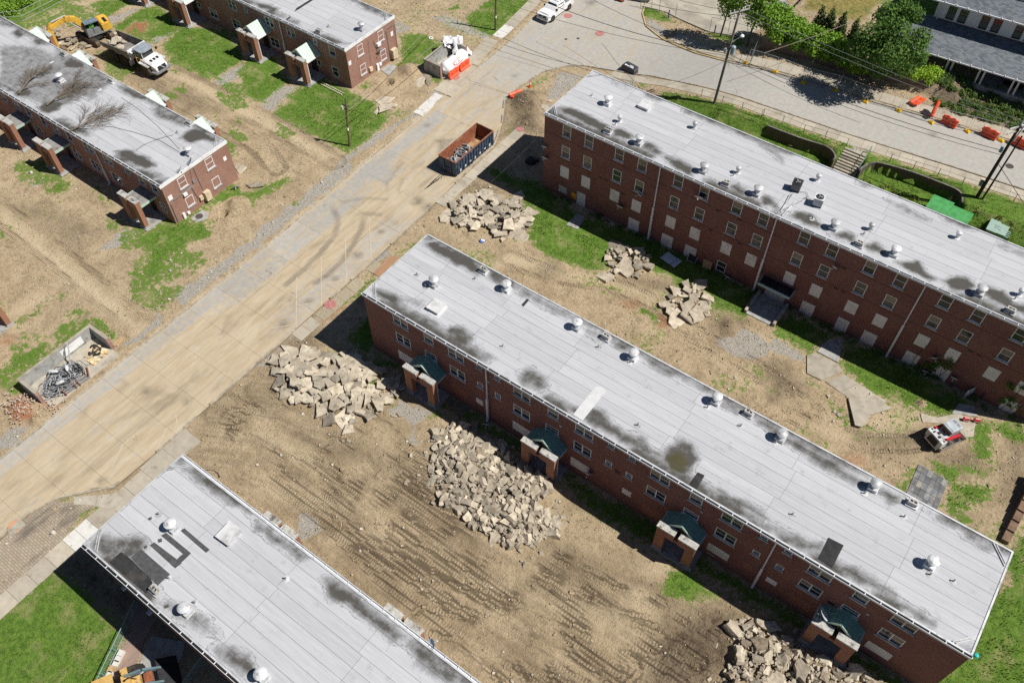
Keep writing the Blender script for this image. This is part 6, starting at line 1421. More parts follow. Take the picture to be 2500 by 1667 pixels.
part('cab_base', MB().box(-.6, 1.15, .28, 1.23, .16, .95), GREYM, hs); part('cab_glass', MB().box(-.55, -.51, .34, 1.17, .95, 1.72), GLASS2, hs); part('cab_glass', MB().box(-.5, 1.09, .29, .31, .95, 1.72), GLASS2, hs); part('seat', MB().box(-.35, .15, .5, 1.0, .95, 1.05).box(-.4, -.3, .5, 1.0, 1.05, 1.6), BLACK, hs)
part('cab_frame', MB().box(1.1, 1.17, .27, .34, .95, 1.74).box(1.1, 1.17, 1.17, 1.24, .95, 1.74).box(-.6, -.53, .27, .34, .95, 1.74).box(-.6, -.53, 1.17, 1.24, .95, 1.74).box(.25, .32, 1.19, 1.24, .3, 1.74), DARKM, hs)
part('cab_roof', MB().box(-.65, 1.1, .24, 1.27, 1.74, 1.84), plain('cab_roof_blue', (.16,.21,.26), .5), hs)
def arm(name, pts, w, mat, par, th):
    m = MB()
    for (a, b), (t0, t1) in zip(zip(pts, pts[1:]), zip(th, th[1:])):
        a, b = Vector(a), Vector(b); d = (b-a).normalized(); u = Vector((-d.z, 0, d.x))
        q = [a+u*t0, a-u*t0, b-u*t1, b+u*t1]
        m.add([(p.x, a.y-w/2, p.z) for p in q]+[(p.x, a.y+w/2, p.z) for p in q], [(0,1,2,3),(7,6,5,4),(0,4,5,1),(1,5,6,2),(2,6,7,3),(3,7,4,0)])
    return part(name, m, mat, par)
arm('boom', [(.7,-.15,.5),(1.7,-.15,2.2),(2.9,-.15,2.7),(5.0,-.15,2.2)], .5, YELLOW, hs, [.28,.36,.34,.2]); arm('stick', [(4.7,-.15,2.75),(5.1,-.15,2.15),(5.0,-.15,-.55)], .36, YELLOW, hs, [.16,.3,.14])
part('boom_ram', MB().cyl((1.1,.18,.4), (2.5,.18,2.2), .08).cyl((1.1,-.48,.4), (2.5,-.48,2.2), .08).cyl((2.6,-.15,3.1), (4.6,-.15,2.85), .09), GALV, hs)
arm('bucket', [(5.0,-.15,-.5),(4.75,-.15,-1.0),(4.2,-.15,-1.0)], .95, plain('bucket_steel', (.2,.15,.09), .8, .2), hs, [.18,.3,.1])
op = thing('person', 'excavator operator in a lime green safety vest seated in the cab', 'person', (0,0,0)); 
mw = Matrix.Translation(Vector((-105.3, 49.5, .05)))@Matrix.Rotation(R_(2), 4, 'Z')@Matrix.Translation(Vector((.15,.1,1.12)))@Matrix.Rotation(R_(-108), 4, 'Z')
op.location = mw@Vector((.15, .75, .95)); op.rotation_euler = (0, 0, R_(-106))
LIME = plain('lime_vest', (.2, .75, .1), .7, var=.1); SKIN = plain('skin', (.5, .3, .2), .6)
sk = MB(); sk.lathe((0,0,.02), [(.17,0),(.2,.15),(.21,.38),(.17,.5),(.07,.56),(.06,.62)], 10); sk.tube([(0,.2,.45),(.15,.27,.25),(.42,.22,.2)], .055, 6); sk.tube([(0,-.2,.45),(.15,-.27,.25),(.42,-.22,.2)], .055, 6); sk.tube([(0,.1,.05),(.45,.12,.08),(.5,.12,-.3)], .08, 6); sk.tube([(0,-.1,.05),(.45,-.12,.08),(.5,-.12,-.3)], .08, 6)
part('body', sk, LIME, op); part('head', MB().lathe((0.02,0,.6), [(.05,0),(.1,.06),(.11,.14),(.09,.22),(.03,.26)], 10), SKIN, op); part('hard_hat', MB().lathe((0.02,0,.76), [(.15,0),(.13,.03),(.11,.1),(.04,.14)], 10), PLASTIC, op)

# compact track loader on the right
sl_ = thing('skid_loader', 'white and red compact track loader facing the far block', 'track loader', (6.75, 54.15, .04), R_(62))
for s in (-1, 1):
    m = MB(); m.xprism([(-1.25,.3),(-1.0,.03),(.95,.03),(1.2,.25),(1.1,.55),(-.9,.72),(-1.2,.6)], s*.78-.2, s*.78+.2); tr = part('track', m, plain('rubber_track', (.3,.27,.22), .95, var=.2), sl_)
    g = MB()
    for i in range(17): x = -1.0+i*.125; g.box(x-.02, x+.02, s*.78-.205, s*.78+.205, .58+(.12 if x < 0 else .1)*(1 if x < 0 else .3), .74 if x < 0 else .66)
    part('track_lug', g, DARKM, tr)
    part('loader_arm', MB().cbox((-.0, s*.68, 1.28), (1.9, .2, .22), 0, .28).cbox((.98, s*.68, .75), (.24, .2, .85), 0, -.35), RED, sl_)
    part('rear_pillar', MB().box(-1.45, -.9, s*.72-.16, s*.72+.16, .75, 1.5), LGREY, sl_); part('tail_lamp', MB().box(-1.2, -1.05, s*.72-.08, s*.72+.08, 1.501, 1.53), BLACK, sl_)
part('engine_bay', MB().add([(-1.55,-.72,.4),(-.35,-.72,.4),(-.35,.72,.4),(-1.55,.72,.4),(-1.35,-.62,1.4),(-.35,-.55,1.5),(-.35,.55,1.5),(-1.35,.62,1.4)], [(3,2,1,0),(4,5,6,7),(0,1,5,4),(1,2,6,5),(2,3,7,6),(3,0,4,7)]), LGREY, sl_)
part('rear_grille', MB().add([(-1.545,-.5,.62),(-1.545,.5,.62),(-1.42,.45,1.25),(-1.42,-.45,1.25),(-1.58,-.5,.62),(-1.58,.5,.62),(-1.455,.45,1.25),(-1.455,-.45,1.25)], [(0,1,2,3),(7,6,5,4),(0,4,5,1),(1,5,6,2),(2,6,7,3),(3,7,4,0)]), BLACK, sl_)
part('deck_vent', MB().box(-1.2, -1.0, -.3, -.1, 1.47, 1.5).box(-.95, -.7, .0, .25, 1.5, 1.53).box(-1.2, -1., .35, .5, 1.46, 1.49), DARKM, sl_)
part('cab', MB().box(-.33, .85, -.52, .52, .5, 1.55), GREYM, sl_); part('rear_window', MB().quad((-.45,-.5,1.52),(-.45,.5,1.52),(-.28,.48,1.98),(-.28,-.48,1.98)), GLASS, sl_); part('cab_glass', MB().box(-.3, .8, -.5, .5, 1.55, 1.96), GLASS, sl_)
part('cab_roof', MB().prism([(-.35,-.55),(.8,-.57),(.95,-.45),(.95,.45),(.8,.57),(-.35,.55)], 1.96, 2.1).box(-.2, .5, -.5, .5, 2.1, 2.14), plain('loader_roof', (.46,.5,.54), .45), sl_); part('roof_vent', MB().box(.45, .8, -.4, -.05, 2.101, 2.12).box(.45, .8, .05, .4, 2.101, 2.12), GREYM, sl_)
part('bucket', MB().add([(1.15,-.95,.05),(2.0,-.95,.05),(1.15,-.95,.65),(1.15,.95,.05),(2.0,.95,.05),(1.15,.95,.65)], [(0,1,2),(5,4,3),(0,3,4,1),(1,4,5,2),(2,5,3,0)]), DARKM, sl_)
for (c, x, y), lab in ((('b4',1808,755), 'red fuel can on the path behind the track loader'), (('b4',1905,765), 'red and white toolbox shaped can on the path edge')):
    p = GT(c, x, y); o = thing('fuel_can', lab, 'fuel can', (p[0], p[1], .08), .4); part('can_body', MB().box(-.24, .24, -.16, .16, 0, .34), RED, o); part('can_handle', MB().box(-.18, .18, -.03, .03, .36, .42).box(-.24, .24, -.17, .17, .12, .17), PLASTIC, o)
# wheel loader at the bottom edge
YELF = plain('faded_yellow', (.6, .38, .12), .6, var=.2, stain=(.4,.28,.14), sc2=2.)
wl = thing('wheel_loader', 'yellow wheel loader with arms raised in shade at the bottom edge', 'wheel loader', (-33.7, -2.1, 0), R_(62))
for s in (-1, 1):
    wheel(wl, 1.05, s*1.05, .72, .6, YELLOW); wheel(wl, -1.7, s*1.05, .72, .6, YELLOW)
    arm('lift_arm', [(.6, s*.55, 1.75),(1.7, s*.55, 1.6),(2.9, s*.55, .6)], .16, plain('arm_teal', (.12,.19,.22), .5), wl, [.16,.2,.14]); part('fender', MB().box(.25, .75, s*1.05-.3, s*1.05+.3, 1.4, 1.46), YELF, wl); part('work_lamp', MB().cbox((.55, s*.75, 1.85), (.22, .2, .22), .4), YELF, wl); part('hose', MB().tube([(.2,s*.3,1.5),(.6,s*.25,1.95),(1.2,s*.3,1.75),(1.6,s*.4,1.5)], .035), BLACK, wl)
    part('lift_ram', MB().cyl((.3, s*.35, 1.), (1.8, s*.45, 1.5), .07), GALV, wl)
part('front_frame', MB().box(.1, 1.5, -.5, .5, .6, 1.4).box(.3, .9, -.7, .7, 1.3, 1.75), YELF, wl); part('hood', MB().box(-3.0, -1.3, -.8, .8, .8, 1.9), YELF, wl); part('cab', MB().box(-1.25, -.05, -.7, .7, 1., 2.6), GLASS, wl); part('cab_roof', MB().box(-1.35, .05, -.78, .78, 2.6, 2.72), YELF, wl)
part('bucket', MB().add([(2.7,-1.25,.15),(3.9,-1.25,.1),(2.6,-1.25,1.),(2.7,1.25,.15),(3.9,1.25,.1),(2.6,1.25,1.)], [(0,1,2),(5,4,3),(0,3,4,1),(1,4,5,2),(2,5,3,0)]), DARKM, wl); part('hose', MB().tube([(.5,.2,1.8),(.9,.3,2.),(1.3,.1,1.6)], .03).tube([(.5,-.2,1.8),(.9,-.3,2.),(1.3,-.2,1.6)], .03), BLACK, wl); part('coupler', MB().box(1.7, 2.3, -.4, .4, .9, 1.3), RUST, wl)

# ------------------------------------------------------------------ concrete bins (dumpster enclosures)
def enclosure(label, loc, w, d, h, t=.28):
    o = thing('refuse_enclosure', label, 'concrete enclosure', loc)
    part('back_wall', MB().box(-d, -d+t, 0, w, -.1, h), CONC_G, o); part('side_wall', MB().box(-d+t+.003, 0, 0, t, -.1, h), CONC_G, o); part('side_wall', MB().box(-d+t+.003, 0, w-t, w, -.1, h), CONC_G, o)
    part('coping', MB().box(-d-.02, -d+t+.02, -.02, w+.02, h+.003, h+.05).box(-d+t+.023, .02, -.02, t+.02, h+.003, h+.05).box(-d+t+.023, .02, w-t-.02, w+.02, h+.003, h+.05), CONC, o)
    part('floor_slab', MB().box(-d+t, 1.3, t, w-t, -.1, .05), CONC, o)
    part('steel_post', MB().box(.003, .12, -.02, .3, 0, h).box(.003, .12, w-.3, w+.02, 0, h), plain('rusty_post', (.33,.2,.17), .8, var=.25), o)
    return o
enclosure('concrete walled enclosure with the white tank beside the upper road', (-62.5, 69.4, 0), 5.4, 2.6, 1.8); en2 = enclosure('low concrete enclosure holding tangled cable at the left kerb', (-60.75, 9.75, 0), 8.0, 2.75, 1.5)
part('white_panel', MB().box(-2.47, -2.44, 4.3, 6.6, .35, 1.25), WHITE, en2)
tk = thing('tank', 'white cylindrical tank with a red oval emblem behind orange barriers', 'tank', (-62.35, 72.1, .05))
part('shell', MB().lathe((0,0,1.0), [(.05,-2.25),(.55,-2.15),(.8,-1.9),(.85,-1.7),(.85,1.7),(.8,1.9),(.55,2.15),(.05,2.25)], 24, 'Y'), PLASTIC, tk, smooth=True)
for s in (-1, 1): part('cradle', MB().box(-.6, .6, s*1.3-.07, s*1.3+.07, 0, .5).box(.5, .6, s*1.9-.06, s*1.9+.06, 0, .9), WHITE, tk)
em = MB()
for k in range(16):
    t0, t1 = k*2*math.pi/16, (k+1)*2*math.pi/16
    def onsh(u, v): a = .62+v*.42; return (.858*math.sin(math.pi/2-a+.12), u*.95-.1, 1.0+.858*math.cos(math.pi/2-a+.12))
    if 2 <= k % 16 <= 14: em.quad(*[onsh(r*math.cos(t), r*math.sin(t)) for r, t in ((1,t0),(1,t1),(.78,t1),(.78,t0))])
for u0, u1, v0, v1 in ((-.5,-.4,-.45,.4),(-.5,-.1,.3,.42),(-.5,-.15,-.08,.04),(.0,.1,-.45,.4),(.2,.3,-.4,.4),(.0,.5,-.1,.02),(.1,.5,.3,.42)): em.quad(onsh(u0,v0), onsh(u1,v0), onsh(u1,v1), onsh(u0,v1))
part('emblem', em, plain('emblem_red', (.5,.03,.06), .5), tk); part('fill_cap', MB().cyl((0,.3,1.83), (0,.3,2.), .14, n=10).cyl((-.3,-.6,1.75), (-.3,-.6,1.9), .1), GREYM, tk)
def barrier(loc, rz, label, L=1.75, lying=False, sub=True):
    o = thing('water_barrier', label, 'barrier', loc, rz, 'orange plastic water barriers')
    if lying: o.rotation_euler = (R_(80), 0, rz)
    m = MB(); pr = [(-.22,0),(.22,0),(.22,.18),(.1,.3),(.08,.95),(-.08,.95),(-.1,.3),(-.22,.18)]
    m.add([(x, y, z) for x in (-L/2, L/2) for y, z in pr], [tuple(range(8))[::-1], tuple(range(8,16))]+[(i,(i+1)%8,8+(i+1)%8,8+i) for i in range(8)])
    part('barrier_body', m, ORANGE, o)
    part('top_lug', MB().box(-L*.32, -L*.1, -.07, .07, .952, 1.05).box(L*.1, L*.32, -.07, .07, .952, 1.05).box(-L/2-.1, -L/2-.002, -.07, .07, .5, .7).box(L/2+.002, L/2+.1, -.07, .07, .75, .95), ORANGE, o)
    part('slot', MB().box(-L*.32, -L*.16, -.113, .113, .55, .68).box(L*.16, L*.32, -.113, .113, .55, .68), plain_dark_or, o); return o
plain_dark_or = plain('orange_slot', (.4, .04, .015), .7)
barrier((-61.35, 70.75, .07), R_(88), 'orange barrier before the white tank, lower one'); barrier((-61.3, 72.85, .07), R_(88), 'orange barrier before the white tank, upper one')
for (c, x, y), rz, lab, ly in ((('a4',1660,1110), -12, 'upright orange barrier beside the fallen one on the rear street', 0), (('a4',2015,1215), -9, 'orange barrier second from the right on the rear street', 0), (('a4',2290,1300), -12, 'orange barrier behind the twin utility pole', 0), (('a4',1345,905), 75, 'orange barrier tipped on its side on the far pavement', 1), (('a4',1525,1010), 55, 'orange barrier leaning end up by the far kerb', 0)):
    p = GT(c, x, y); o = barrier((p[0], p[1], p[2]+(.25 if ly else -.02)), R_(rz), lab, lying=ly)
    if 'leaning' in lab: o.rotation_euler = (0, R_(-48), R_(rz+40)); o.location.z += .62
p = GT('a3',60,845); o = barrier((p[0], p[1], .3), R_(70), 'red orange barrier lying in churned earth by the road bulb', lying=True)
p = GT('a3',198,775); o = thing('traffic_cone', 'orange traffic cone with a white collar on the grass by the road bulb', 'traffic cone', (p[0], p[1], .03)); part('cone_body', MB().box(-.2,.2,-.2,.2,0,.04).cyl((0,0,.04),(0,0,.75),.16,.03,12), ORANGE, o); part('collar', MB().cyl((0,0,.38),(0,0,.56),.107,.083,12), PLASTIC, o)
p = GT('a3',1010,5); o = thing('barrel', 'orange barrel at the top of the junction', 'barrel', (p[0], p[1], p[2])); part('drum', MB().lathe((0,0,0), [(.3,0),(.3,.5),(.26,.52),(.26,.95),(.1,1.)], 14), ORANGE, o); part('barrel_base', MB().lathe((0,0,-.03), [(.42,0),(.42,.06),(.3,.08)], 14), RUBBER, o)
p = GT('a3',1085,625); bn = thing('litter_bin', 'dark grey wheeled bin with white lettering lying flat on the pavement', 'wheeled bin', (p[0]+.1, p[1]-.1, p[2]+.03), R_(-8))
loft([[(x,y,z) for x,y in ((-1.05*k,-.55*k),(1.05*k,-.55*k),(1.1*k,.2*k),(.85*k,.6*k),(-.95*k,.6*k),(-1.1*k,.3*k))] for z,k in ((0,1.),(.55,.98),(.68,.88))], plain('bin_grey', (.05,.055,.065), .5), 'bin_body', bn)
part('lettering', MB().box(-.1, .45, -.02, .1, .681, .686).box(-.45, .6, -.28, -.12, .681, .686).lathe((-.6,-.2,.68), [(.14,0),(.13,.006)], 10), PLASTIC, bn)
# tank cover cloth and cable clutter
def cloth(name, label, c, pts, z0, h, mat):
    m = MB(); vs = []; nx = 14
    o = thing(name, label, 'tarpaulin', c)
    for k, (x0, y0, x1, y1, w, hh) in enumerate(pts):
        g = MB()
        for i in range(nx+1):
            for j in range(7):
                u, v = i/nx, j/6-.5; x = x0+(x1-x0)*u; y = y0+(y1-y0)*u; d = Vector((-(y1-y0), x1-x0)).normalized()*w*v*(1+.35*math.sin(9*u+k))
                g.v.append((x+d.x, y+d.y, hh*(1-(2*v)**2*.8)+.12*math.sin(17*u+5*v+k)+.1*rnd.random()+z0*(1-u if k else 1)))
        for i in range(nx):
            for j in range(6): q = i*7+j; g.f.append((q, q+7, q+8, q+1))
        part('cloth_fold', g, mat, o)
cloth('tarpaulin', 'crumpled white plastic sheet draped over the tank enclosure wall', (-64.5, 74.6, 0), [(-1.1,-.6,.9,.9,1.5,.5),(.2,.3,2.1,1.2,.7,.35),(-.7,-1.2,.2,.6,1.1,.4),(.6,-.2,1.2,-.9,.7,.3)], 1.75, .5, PLASTIC)
tangle('cable_heap', 'tangled heap of black and grey cable in the low enclosure', 'cable', (-61.4, 12.4), 1.0, 2.0, .8, 62, [BLACK, GREYM, GALV], .03, 9, z=.07)
for (px_, py_, r_, rz_), lab in (((-62.3, 12.4, .5, .6), 'white lamp head on the cable heap, upper one'), ((-61.6, 13.4, .4, -.5), 'white lamp head on the cable heap, right one'), ((-60.7, 12., .4, 1.2), 'white lamp head on the cable heap, lower one')):
    o = thing('lamp_head', lab, 'lamp head', (px_, py_, .75), rz_); part('shell', MB().lathe((0,0,0), [(.03,-r_),(.14,-r_*.6),(.17,0),(.12,r_*.7),(.03,r_)], 10, 'X'), LGREY, o)
o = thing('sign_post', 'small white sign on a galvanised post in the cable enclosure', 'sign', (-62.2, 13.9, .06), R_(-30), rot=(R_(-18), R_(-14), R_(-30))); part('post', MB().box(-.06, .06, -.06, .06, 0, 2.3), GALV, o); part('sign_plate', MB().box(-.25, .25, -.09, -.065, 1.95, 2.5), PLASTIC, o)
o = thing('steel_frame', 'dark steel barrier frame lying before the cable heap', 'steel frame', (-59.9, 12.9, .1), R_(86)); part('bar', MB().cbox((0,0,.2), (2.6,.12,.12)).cbox((0,-.3,.12), (2.6,.12,.12)), GREYM, o); [part('foot', MB().cbox(c_, d_, *r_), RUST, o) for c_, d_, r_ in (((1.35,-.1,.5), (.12,.2,1.2), (.2,.3)), ((-.2,-.15,.2), (.08,.7,.3), ()), ((.2,-.15,.2), (.08,.7,.3), ()), ((-1.25,-.15,.2), (.08,.7,.3), ()))]
tangle('hose_coil', 'thick coil of black corrugated hose in the corner of the low enclosure', 'hose', (-61.7, 16.4), .05, .05, .3, 5, [RUBBER], .13, 12, z=.1)
m = MB()
for i in range(26): m.cbox((-61.2+rnd.uniform(-.9, .7), 16.1+rnd.uniform(-.8, 1.), .1+rnd.random()*.12), (.5, .3, .02), rnd.uniform(0, 6), rnd.uniform(-.4, .4), rnd.uniform(-.4, .4))
single('tarp_scraps', m, plain('orange_scrap', (.72,.58,.36), .7, var=.2, stain=(.6,.3,.1), sc2=3.), 'torn orange and cream sheeting under the coiled hose', 'litter', kind='stuff')
p = GT('b1',1080,35); o = thing('lumber_scrap', 'two short timber offcuts on gravel beside the low enclosure', 'timber', (p[0], p[1], .02), .3); part('plank', MB().box(-.22,-.06,-.9,.2,0,.12), LUMBER, o); part('plank', MB().box(.02,.16,-.8,.3,0,.12), LUMBER, o)
# ladder, boards, screens
ld = thing('ladder', 'pale wooden ladder lying on the lawn before the mint porch block', 'ladder', (*G('a2',695,790)[:2], .1), math.atan2(*(np.array(G('a2',795,840))-np.array(G('a2',600,740)))[1::-1][:2]) if False else 0)
a_, b_ = Vector(G('a2',598,742,.1)), Vector(G('a2',795,842,.1)); ld.location = (a_+b_)/2; ld.rotation_euler = (0,0,math.atan2(b_.y-a_.y, b_.x-a_.x)); L2 = (b_-a_).length/2
for s in (-1, 1): part('rail', MB().box(-L2, L2, s*.2-.03, s*.2+.03, 0, .07), plain('ladder_wood', (.6,.55,.42), .8), ld)
for i in range(11): part('rung', MB().box(-L2+.2+i*(2*L2-.4)/10-.02, -L2+.2+i*(2*L2-.4)/10+.02, -.17, .17, .02, .06), plain('ladder_wood', (.6,.55,.42), .8), ld)
p = G('a7',1450,825); o = thing('board', 'pale blue white door lying flat on the grass at the far block', 'board', (*p[:2], .12), R_(-10)); part('leaf', MB().box(-.95,.95,-.62,.62,0,.06), plain('board_blue', (.55,.65,.72), .5), o); part('stripe', MB().box(.35,.42,-.6,.6,.061,.066), STEELB, o)
p = G('a7',1630,835); o = thing('window_screen', 'dark window screen leaning on the grass at the far block', 'window screen', (*p[:2], .1), .1, rot=(R_(-35), 0, .1)); part('frame', MB().box(-.5,-.45,-.03,.03,-.6,.6).box(.45,.5,-.03,.03,-.6,.6).box(-.45,.45,-.03,.03,.55,.6).box(-.45,.45,-.03,.03,-.6,-.55), LGREY, o, (0,0,.5)); part('mesh', MB().box(-.45,.45,-.01,.01,-.55,.55), BLACK, o, (0,0,.5))
p = G('a7',1765,900); o = thing('plywood_sheet', 'tan plywood sheet leaning against the far block wall', 'plywood', (*p[:2], .05), .1, rot=(R_(-28), R_(-10), .05)); part('sheet', MB().box(-.48,.48,-.01,.01,0,2.2), LUMBER, o)
# rooftop air conditioners
def condenser(c, x, y, body, label):
    q = G(c, x, y, 10.02); o = thing('air_conditioner', label, 'air conditioner', (q[0], q[1], 10.05), R_(8))
    part('cabinet', MB().box(-.42,.42,-.42,.42,.1,.85), body, o); part('top_panel', MB().box(-.45,.45,-.45,.45,.852,.9), body if body is DARKM else LGREY, o); part('fan_ring', MB().lathe((0,0,.9), [(.36,0),(.36,.035),(.3,.04)], 20), BLACK, o)
    for k in range(3): part('fan_blade', MB().cbox((.15*math.cos(k*2.1), .15*math.sin(k*2.1), .96), (.28,.13,.015), k*2.1, 0, .3), GREYM, o)
    for sx in (-1, 1): part('foot', MB().box(sx*.35-.06, sx*.35+.06, -.46, .46, 0, .098), BLACK, o)
    g = MB()
    for i in range(9): g.box(-.425, .425, -.428, -.421, .16+i*.075, .19+i*.075); g.box(.421, .428, -.42, .42, .16+i*.075, .19+i*.075)
    part('louvre', g, GREYM, o)
condenser('a8',300,190, DARKM, 'dark air conditioner on the far block roof'); condenser('a8',495,325, LGREY, 'white topped air conditioner on the far block roof')
for k, (a, b) in enumerate(((('a8',275,230), ('a8',150,400)), (('a8',250,240), ('a8',170,390)), (('a8',360,290), ('a8',120,405)), (('a8',300,300), ('a8',180,420)))):
    a, b = Vector(G(*a, 10.1)), Vector(G(*b, 10.1)); m = MB().cyl(a, b, .045, n=6)
    if k == 0: m.cyl(b, (b.x-.2, cy0-.3, 9.9), .05, n=6)
    single('refrigerant_pipe', m, LGREY if k % 2 else GREYM, ['grey pipe from the dark rooftop air conditioner, outer one', 'pale pipe from the dark rooftop air conditioner, inner one', 'long grey pipe from the white topped air conditioner', 'pale pipe crossing below the white topped air conditioner'][k], 'pipe')
single('power_cord', MB().tube([G('a8',*q, 10.12) for q in ((330,210),(400,220),(415,260),(370,270),(440,280))], .02), BLACK, 'black cord coiled between the two air conditioners', 'cord')
# utility cabinets
q = GT('a8',1690,345); gbx = thing('utility_box', 'large green utility box on the grass behind the far block', 'utility box', (-2.35, 80.2, float(base_z(-2.3, 80.))), R_(-2))
part('cabinet', MB().box(-2.1,-.02,-1.15,1.05,0,1.5).box(.02,2.1,-1.25,.85,0,1.35), GREENBOX, gbx); part('lid', MB().add([(-2.2,-1.2,1.503),(0,-1.2,1.503),(0,1.1,1.503),(-2.2,1.1,1.503),(-2.2,-.6,1.66),(0,-.6,1.66),(0,1.1,1.6),(-2.2,1.1,1.6)], [(3,2,1,0),(4,5,6,7),(0,1,5,4),(1,2,6,5),(2,3,7,6),(3,0,4,7)]).add([(.01,-1.3,1.353),(2.2,-1.3,1.353),(2.2,.9,1.353),(.01,.9,1.353),(.01,-.7,1.5),(2.2,-.7,1.5),(2.2,.9,1.45),(.01,.9,1.45)], [(3,2,1,0),(4,5,6,7),(0,1,5,4),(1,2,6,5),(2,3,7,6),(3,0,4,7)]), plain('utility_green_lid', (.07,.3,.09), .5), gbx)
pb = thing('utility_box', 'pale green transformer box behind the far block', 'utility box', (2.5, 80.5, float(base_z(2.5, 80.))), 0); part('cabinet', MB().box(-.85,.85,-.8,.85,0,1.2), PALEBOX, pb); part('lid', MB().box(-.95,.05,-.95,.95,1.203,1.3).box(.05,.95,-.85,.8,1.203,1.27), PALEBOX, pb); part('hatch', MB().box(-.35,.35,-.3,.3,1.301,1.31), plain('hatch_green', (.24,.33,.29), .6), pb); part('cooling_fin', MB().box(.86,1.3,-.7,-.6,.3,1.1).box(.86,1.3,-.4,-.3,.3,1.1).box(.86,1.3,-.1,0,.3,1.1).box(.86,1.3,.2,.3,.3,1.1), PALEBOX, pb)
# fallen branches on the left block roof
def branch(label, a, ang, L, seed, z=5.5):
    rr = random.Random(seed); o = thing('fallen_branch', label, 'branch', (a[0], a[1], z))
    limb = MB(); tw = MB()
    def grow(p, d, l, r, dep):
        n = 4; q = p
        for i in range(n):
            d = (d+Vector((rr.gauss(0,.09), rr.gauss(0,.09), rr.gauss(0,.03)))).normalized(); d.z = max(-.08, min(.1, d.z)); e = q+d*l/n; e.z = max(.03, min(.45, e.z))
            (limb if r > .03 else tw).cyl(q, e, max(r*(1-i/n*.35), .008), max(r*(1-(i+1)/n*.35), .007), 5 if r > .03 else 3, False); q = e
            if dep < 4:
                for _ in range(2 if dep < 2 else 1):
                    if rr.random() < .8: s = rr.choice((-1,1)); a2 = s*rr.uniform(.25, .6); d2 = Vector((d.x*math.cos(a2)-d.y*math.sin(a2), d.x*math.sin(a2)+d.y*math.cos(a2), d.z+rr.uniform(-.05,.08))); grow(q, d2, l*rr.uniform(.5,.75), r*.55, dep+1)
    grow(Vector((0,0,.1)), Vector((math.cos(ang), math.sin(ang), .08)), L, .085, 0)
    part('limb', limb, TWIG, o); part('twigs', tw, TWIG, o)
a = G('a1',620,1175,5.5); b = G('a1',1090,960,5.5); branch('bare branch lying on the roof with its cut end over the gutter', a, math.atan2(b[1]-a[1], b[0]-a[0]), 3.3, 21)
a = G('a1',420,940,5.5); b = G('a1',830,680,5.5); branch('bare brown branch in the middle of the left roof', a, math.atan2(b[1]-a[1], b[0]-a[0]), 3.1, 22)
a = G('a1',170,840,5.5); b = G('a1',380,560,5.5); branch('bare branch furthest left on the left roof', a, math.atan2(b[1]-a[1], b[0]-a[0]), 2.7, 23)
single('slack_cable', MB().tube([G('a1',x,y,5.45) for x,y in ((860,1120),(1000,1130),(1200,1180),(1420,1250),(1620,1370),(1690,1375))], .018, 4).tube([G('a1',x,y,5.45) for x,y in ((1080,870),(1230,970),(1400,1120),(1600,1330))], .014, 4).tube([G('a1',x,y,5.45) for x,y in ((1205,1340),(1280,1290),(1400,1240),(1550,1200))], .014, 4), WIRE, 'thin cables lying slack across the left block roof', 'cable')
single('rack', MB().tube([G('a6',*q,.9) for q in ((1570,140),(1670,50))], .03).tube([G('a6',*q,.5) for q in ((1575,145),(1672,75))], .03).add([],[]).tube([G('a6',1570,150,0), G('a6',1570,140,.9)], .03).tube([G('a6',1670,95,0), G('a6',1670,50,.9)], .03).tube([G('a6',1620,120,0), G('a6',1620,95,.9)], .03).tube([G('a6',1600,135,0), G('a6',1600,112,.9)], .02).tube([G('a6',1645,110,0), G('a6',1645,75,.9)], .02), DARKM, 'dark metal handrail section standing before the dumpster', 'handrail')
# ------------------------------------------------------------------ retaining walls, steps, pavements behind the far block
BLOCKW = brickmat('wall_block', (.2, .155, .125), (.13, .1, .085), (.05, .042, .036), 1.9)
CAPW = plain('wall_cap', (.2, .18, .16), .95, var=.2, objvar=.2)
def garden_wall(label, pts, z0, z1, capm=CAPW):
    o = thing('retaining_wall', label, 'retaining wall', (pts[0][0], pts[0][1], z0))
    for (a, b) in zip(pts, pts[1:]):
        a, b = Vector((*a, 0)), Vector((*b, 0)); d = (b-a).normalized(); n = Vector((-d.y, d.x, 0))*.09; L = (b-a).length
        q = [a-n-d*.05, b-n+d*.05, b+n+d*.05, a+n-d*.05]
        part('wall_course', MB().prism([(v.x, v.y) for v in q], z0, z1), BLOCKW, o, world=True)
        k = max(1, round(L/.55))
        for i in range(k):
            p, e = a+d*(L*i/k+.012), a+d*(L*(i+1)/k-.012); q = [p-n*1.1, e-n*1.1, e+n*1.1, p+n*1.1]
            part('coping', MB().prism([(v.x, v.y) for v in q], z1+.003, z1+.09+rnd.uniform(-.01, .02)), capm, o, world=True)
    return o
def curve(pts, n=4):
    out = []
    for i in range(len(pts)-1):
        p0, p1, p2, p3 = [np.array(pts[max(0, min(len(pts)-1, j))]) for j in (i-1, i, i+1, i+2)]
        for k in range(n):
            t = k/n; out.append(tuple(.5*((2*p1)+(-p0+p2)*t+(2*p0-5*p1+4*p2-p3)*t*t+(-p0+3*p1-3*p2+p3)*t**3)))
    return out+[tuple(pts[-1])]
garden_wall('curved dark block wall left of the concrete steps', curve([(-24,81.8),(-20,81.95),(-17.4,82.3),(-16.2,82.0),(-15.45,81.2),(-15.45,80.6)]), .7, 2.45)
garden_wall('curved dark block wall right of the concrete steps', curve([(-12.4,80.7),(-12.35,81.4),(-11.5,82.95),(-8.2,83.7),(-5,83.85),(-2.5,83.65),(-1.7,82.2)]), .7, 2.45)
stp = thing('steps', 'tan concrete steps climbing from the far block yard to the rear pavement', 'steps', (-13.95, 80.6, 1.1))
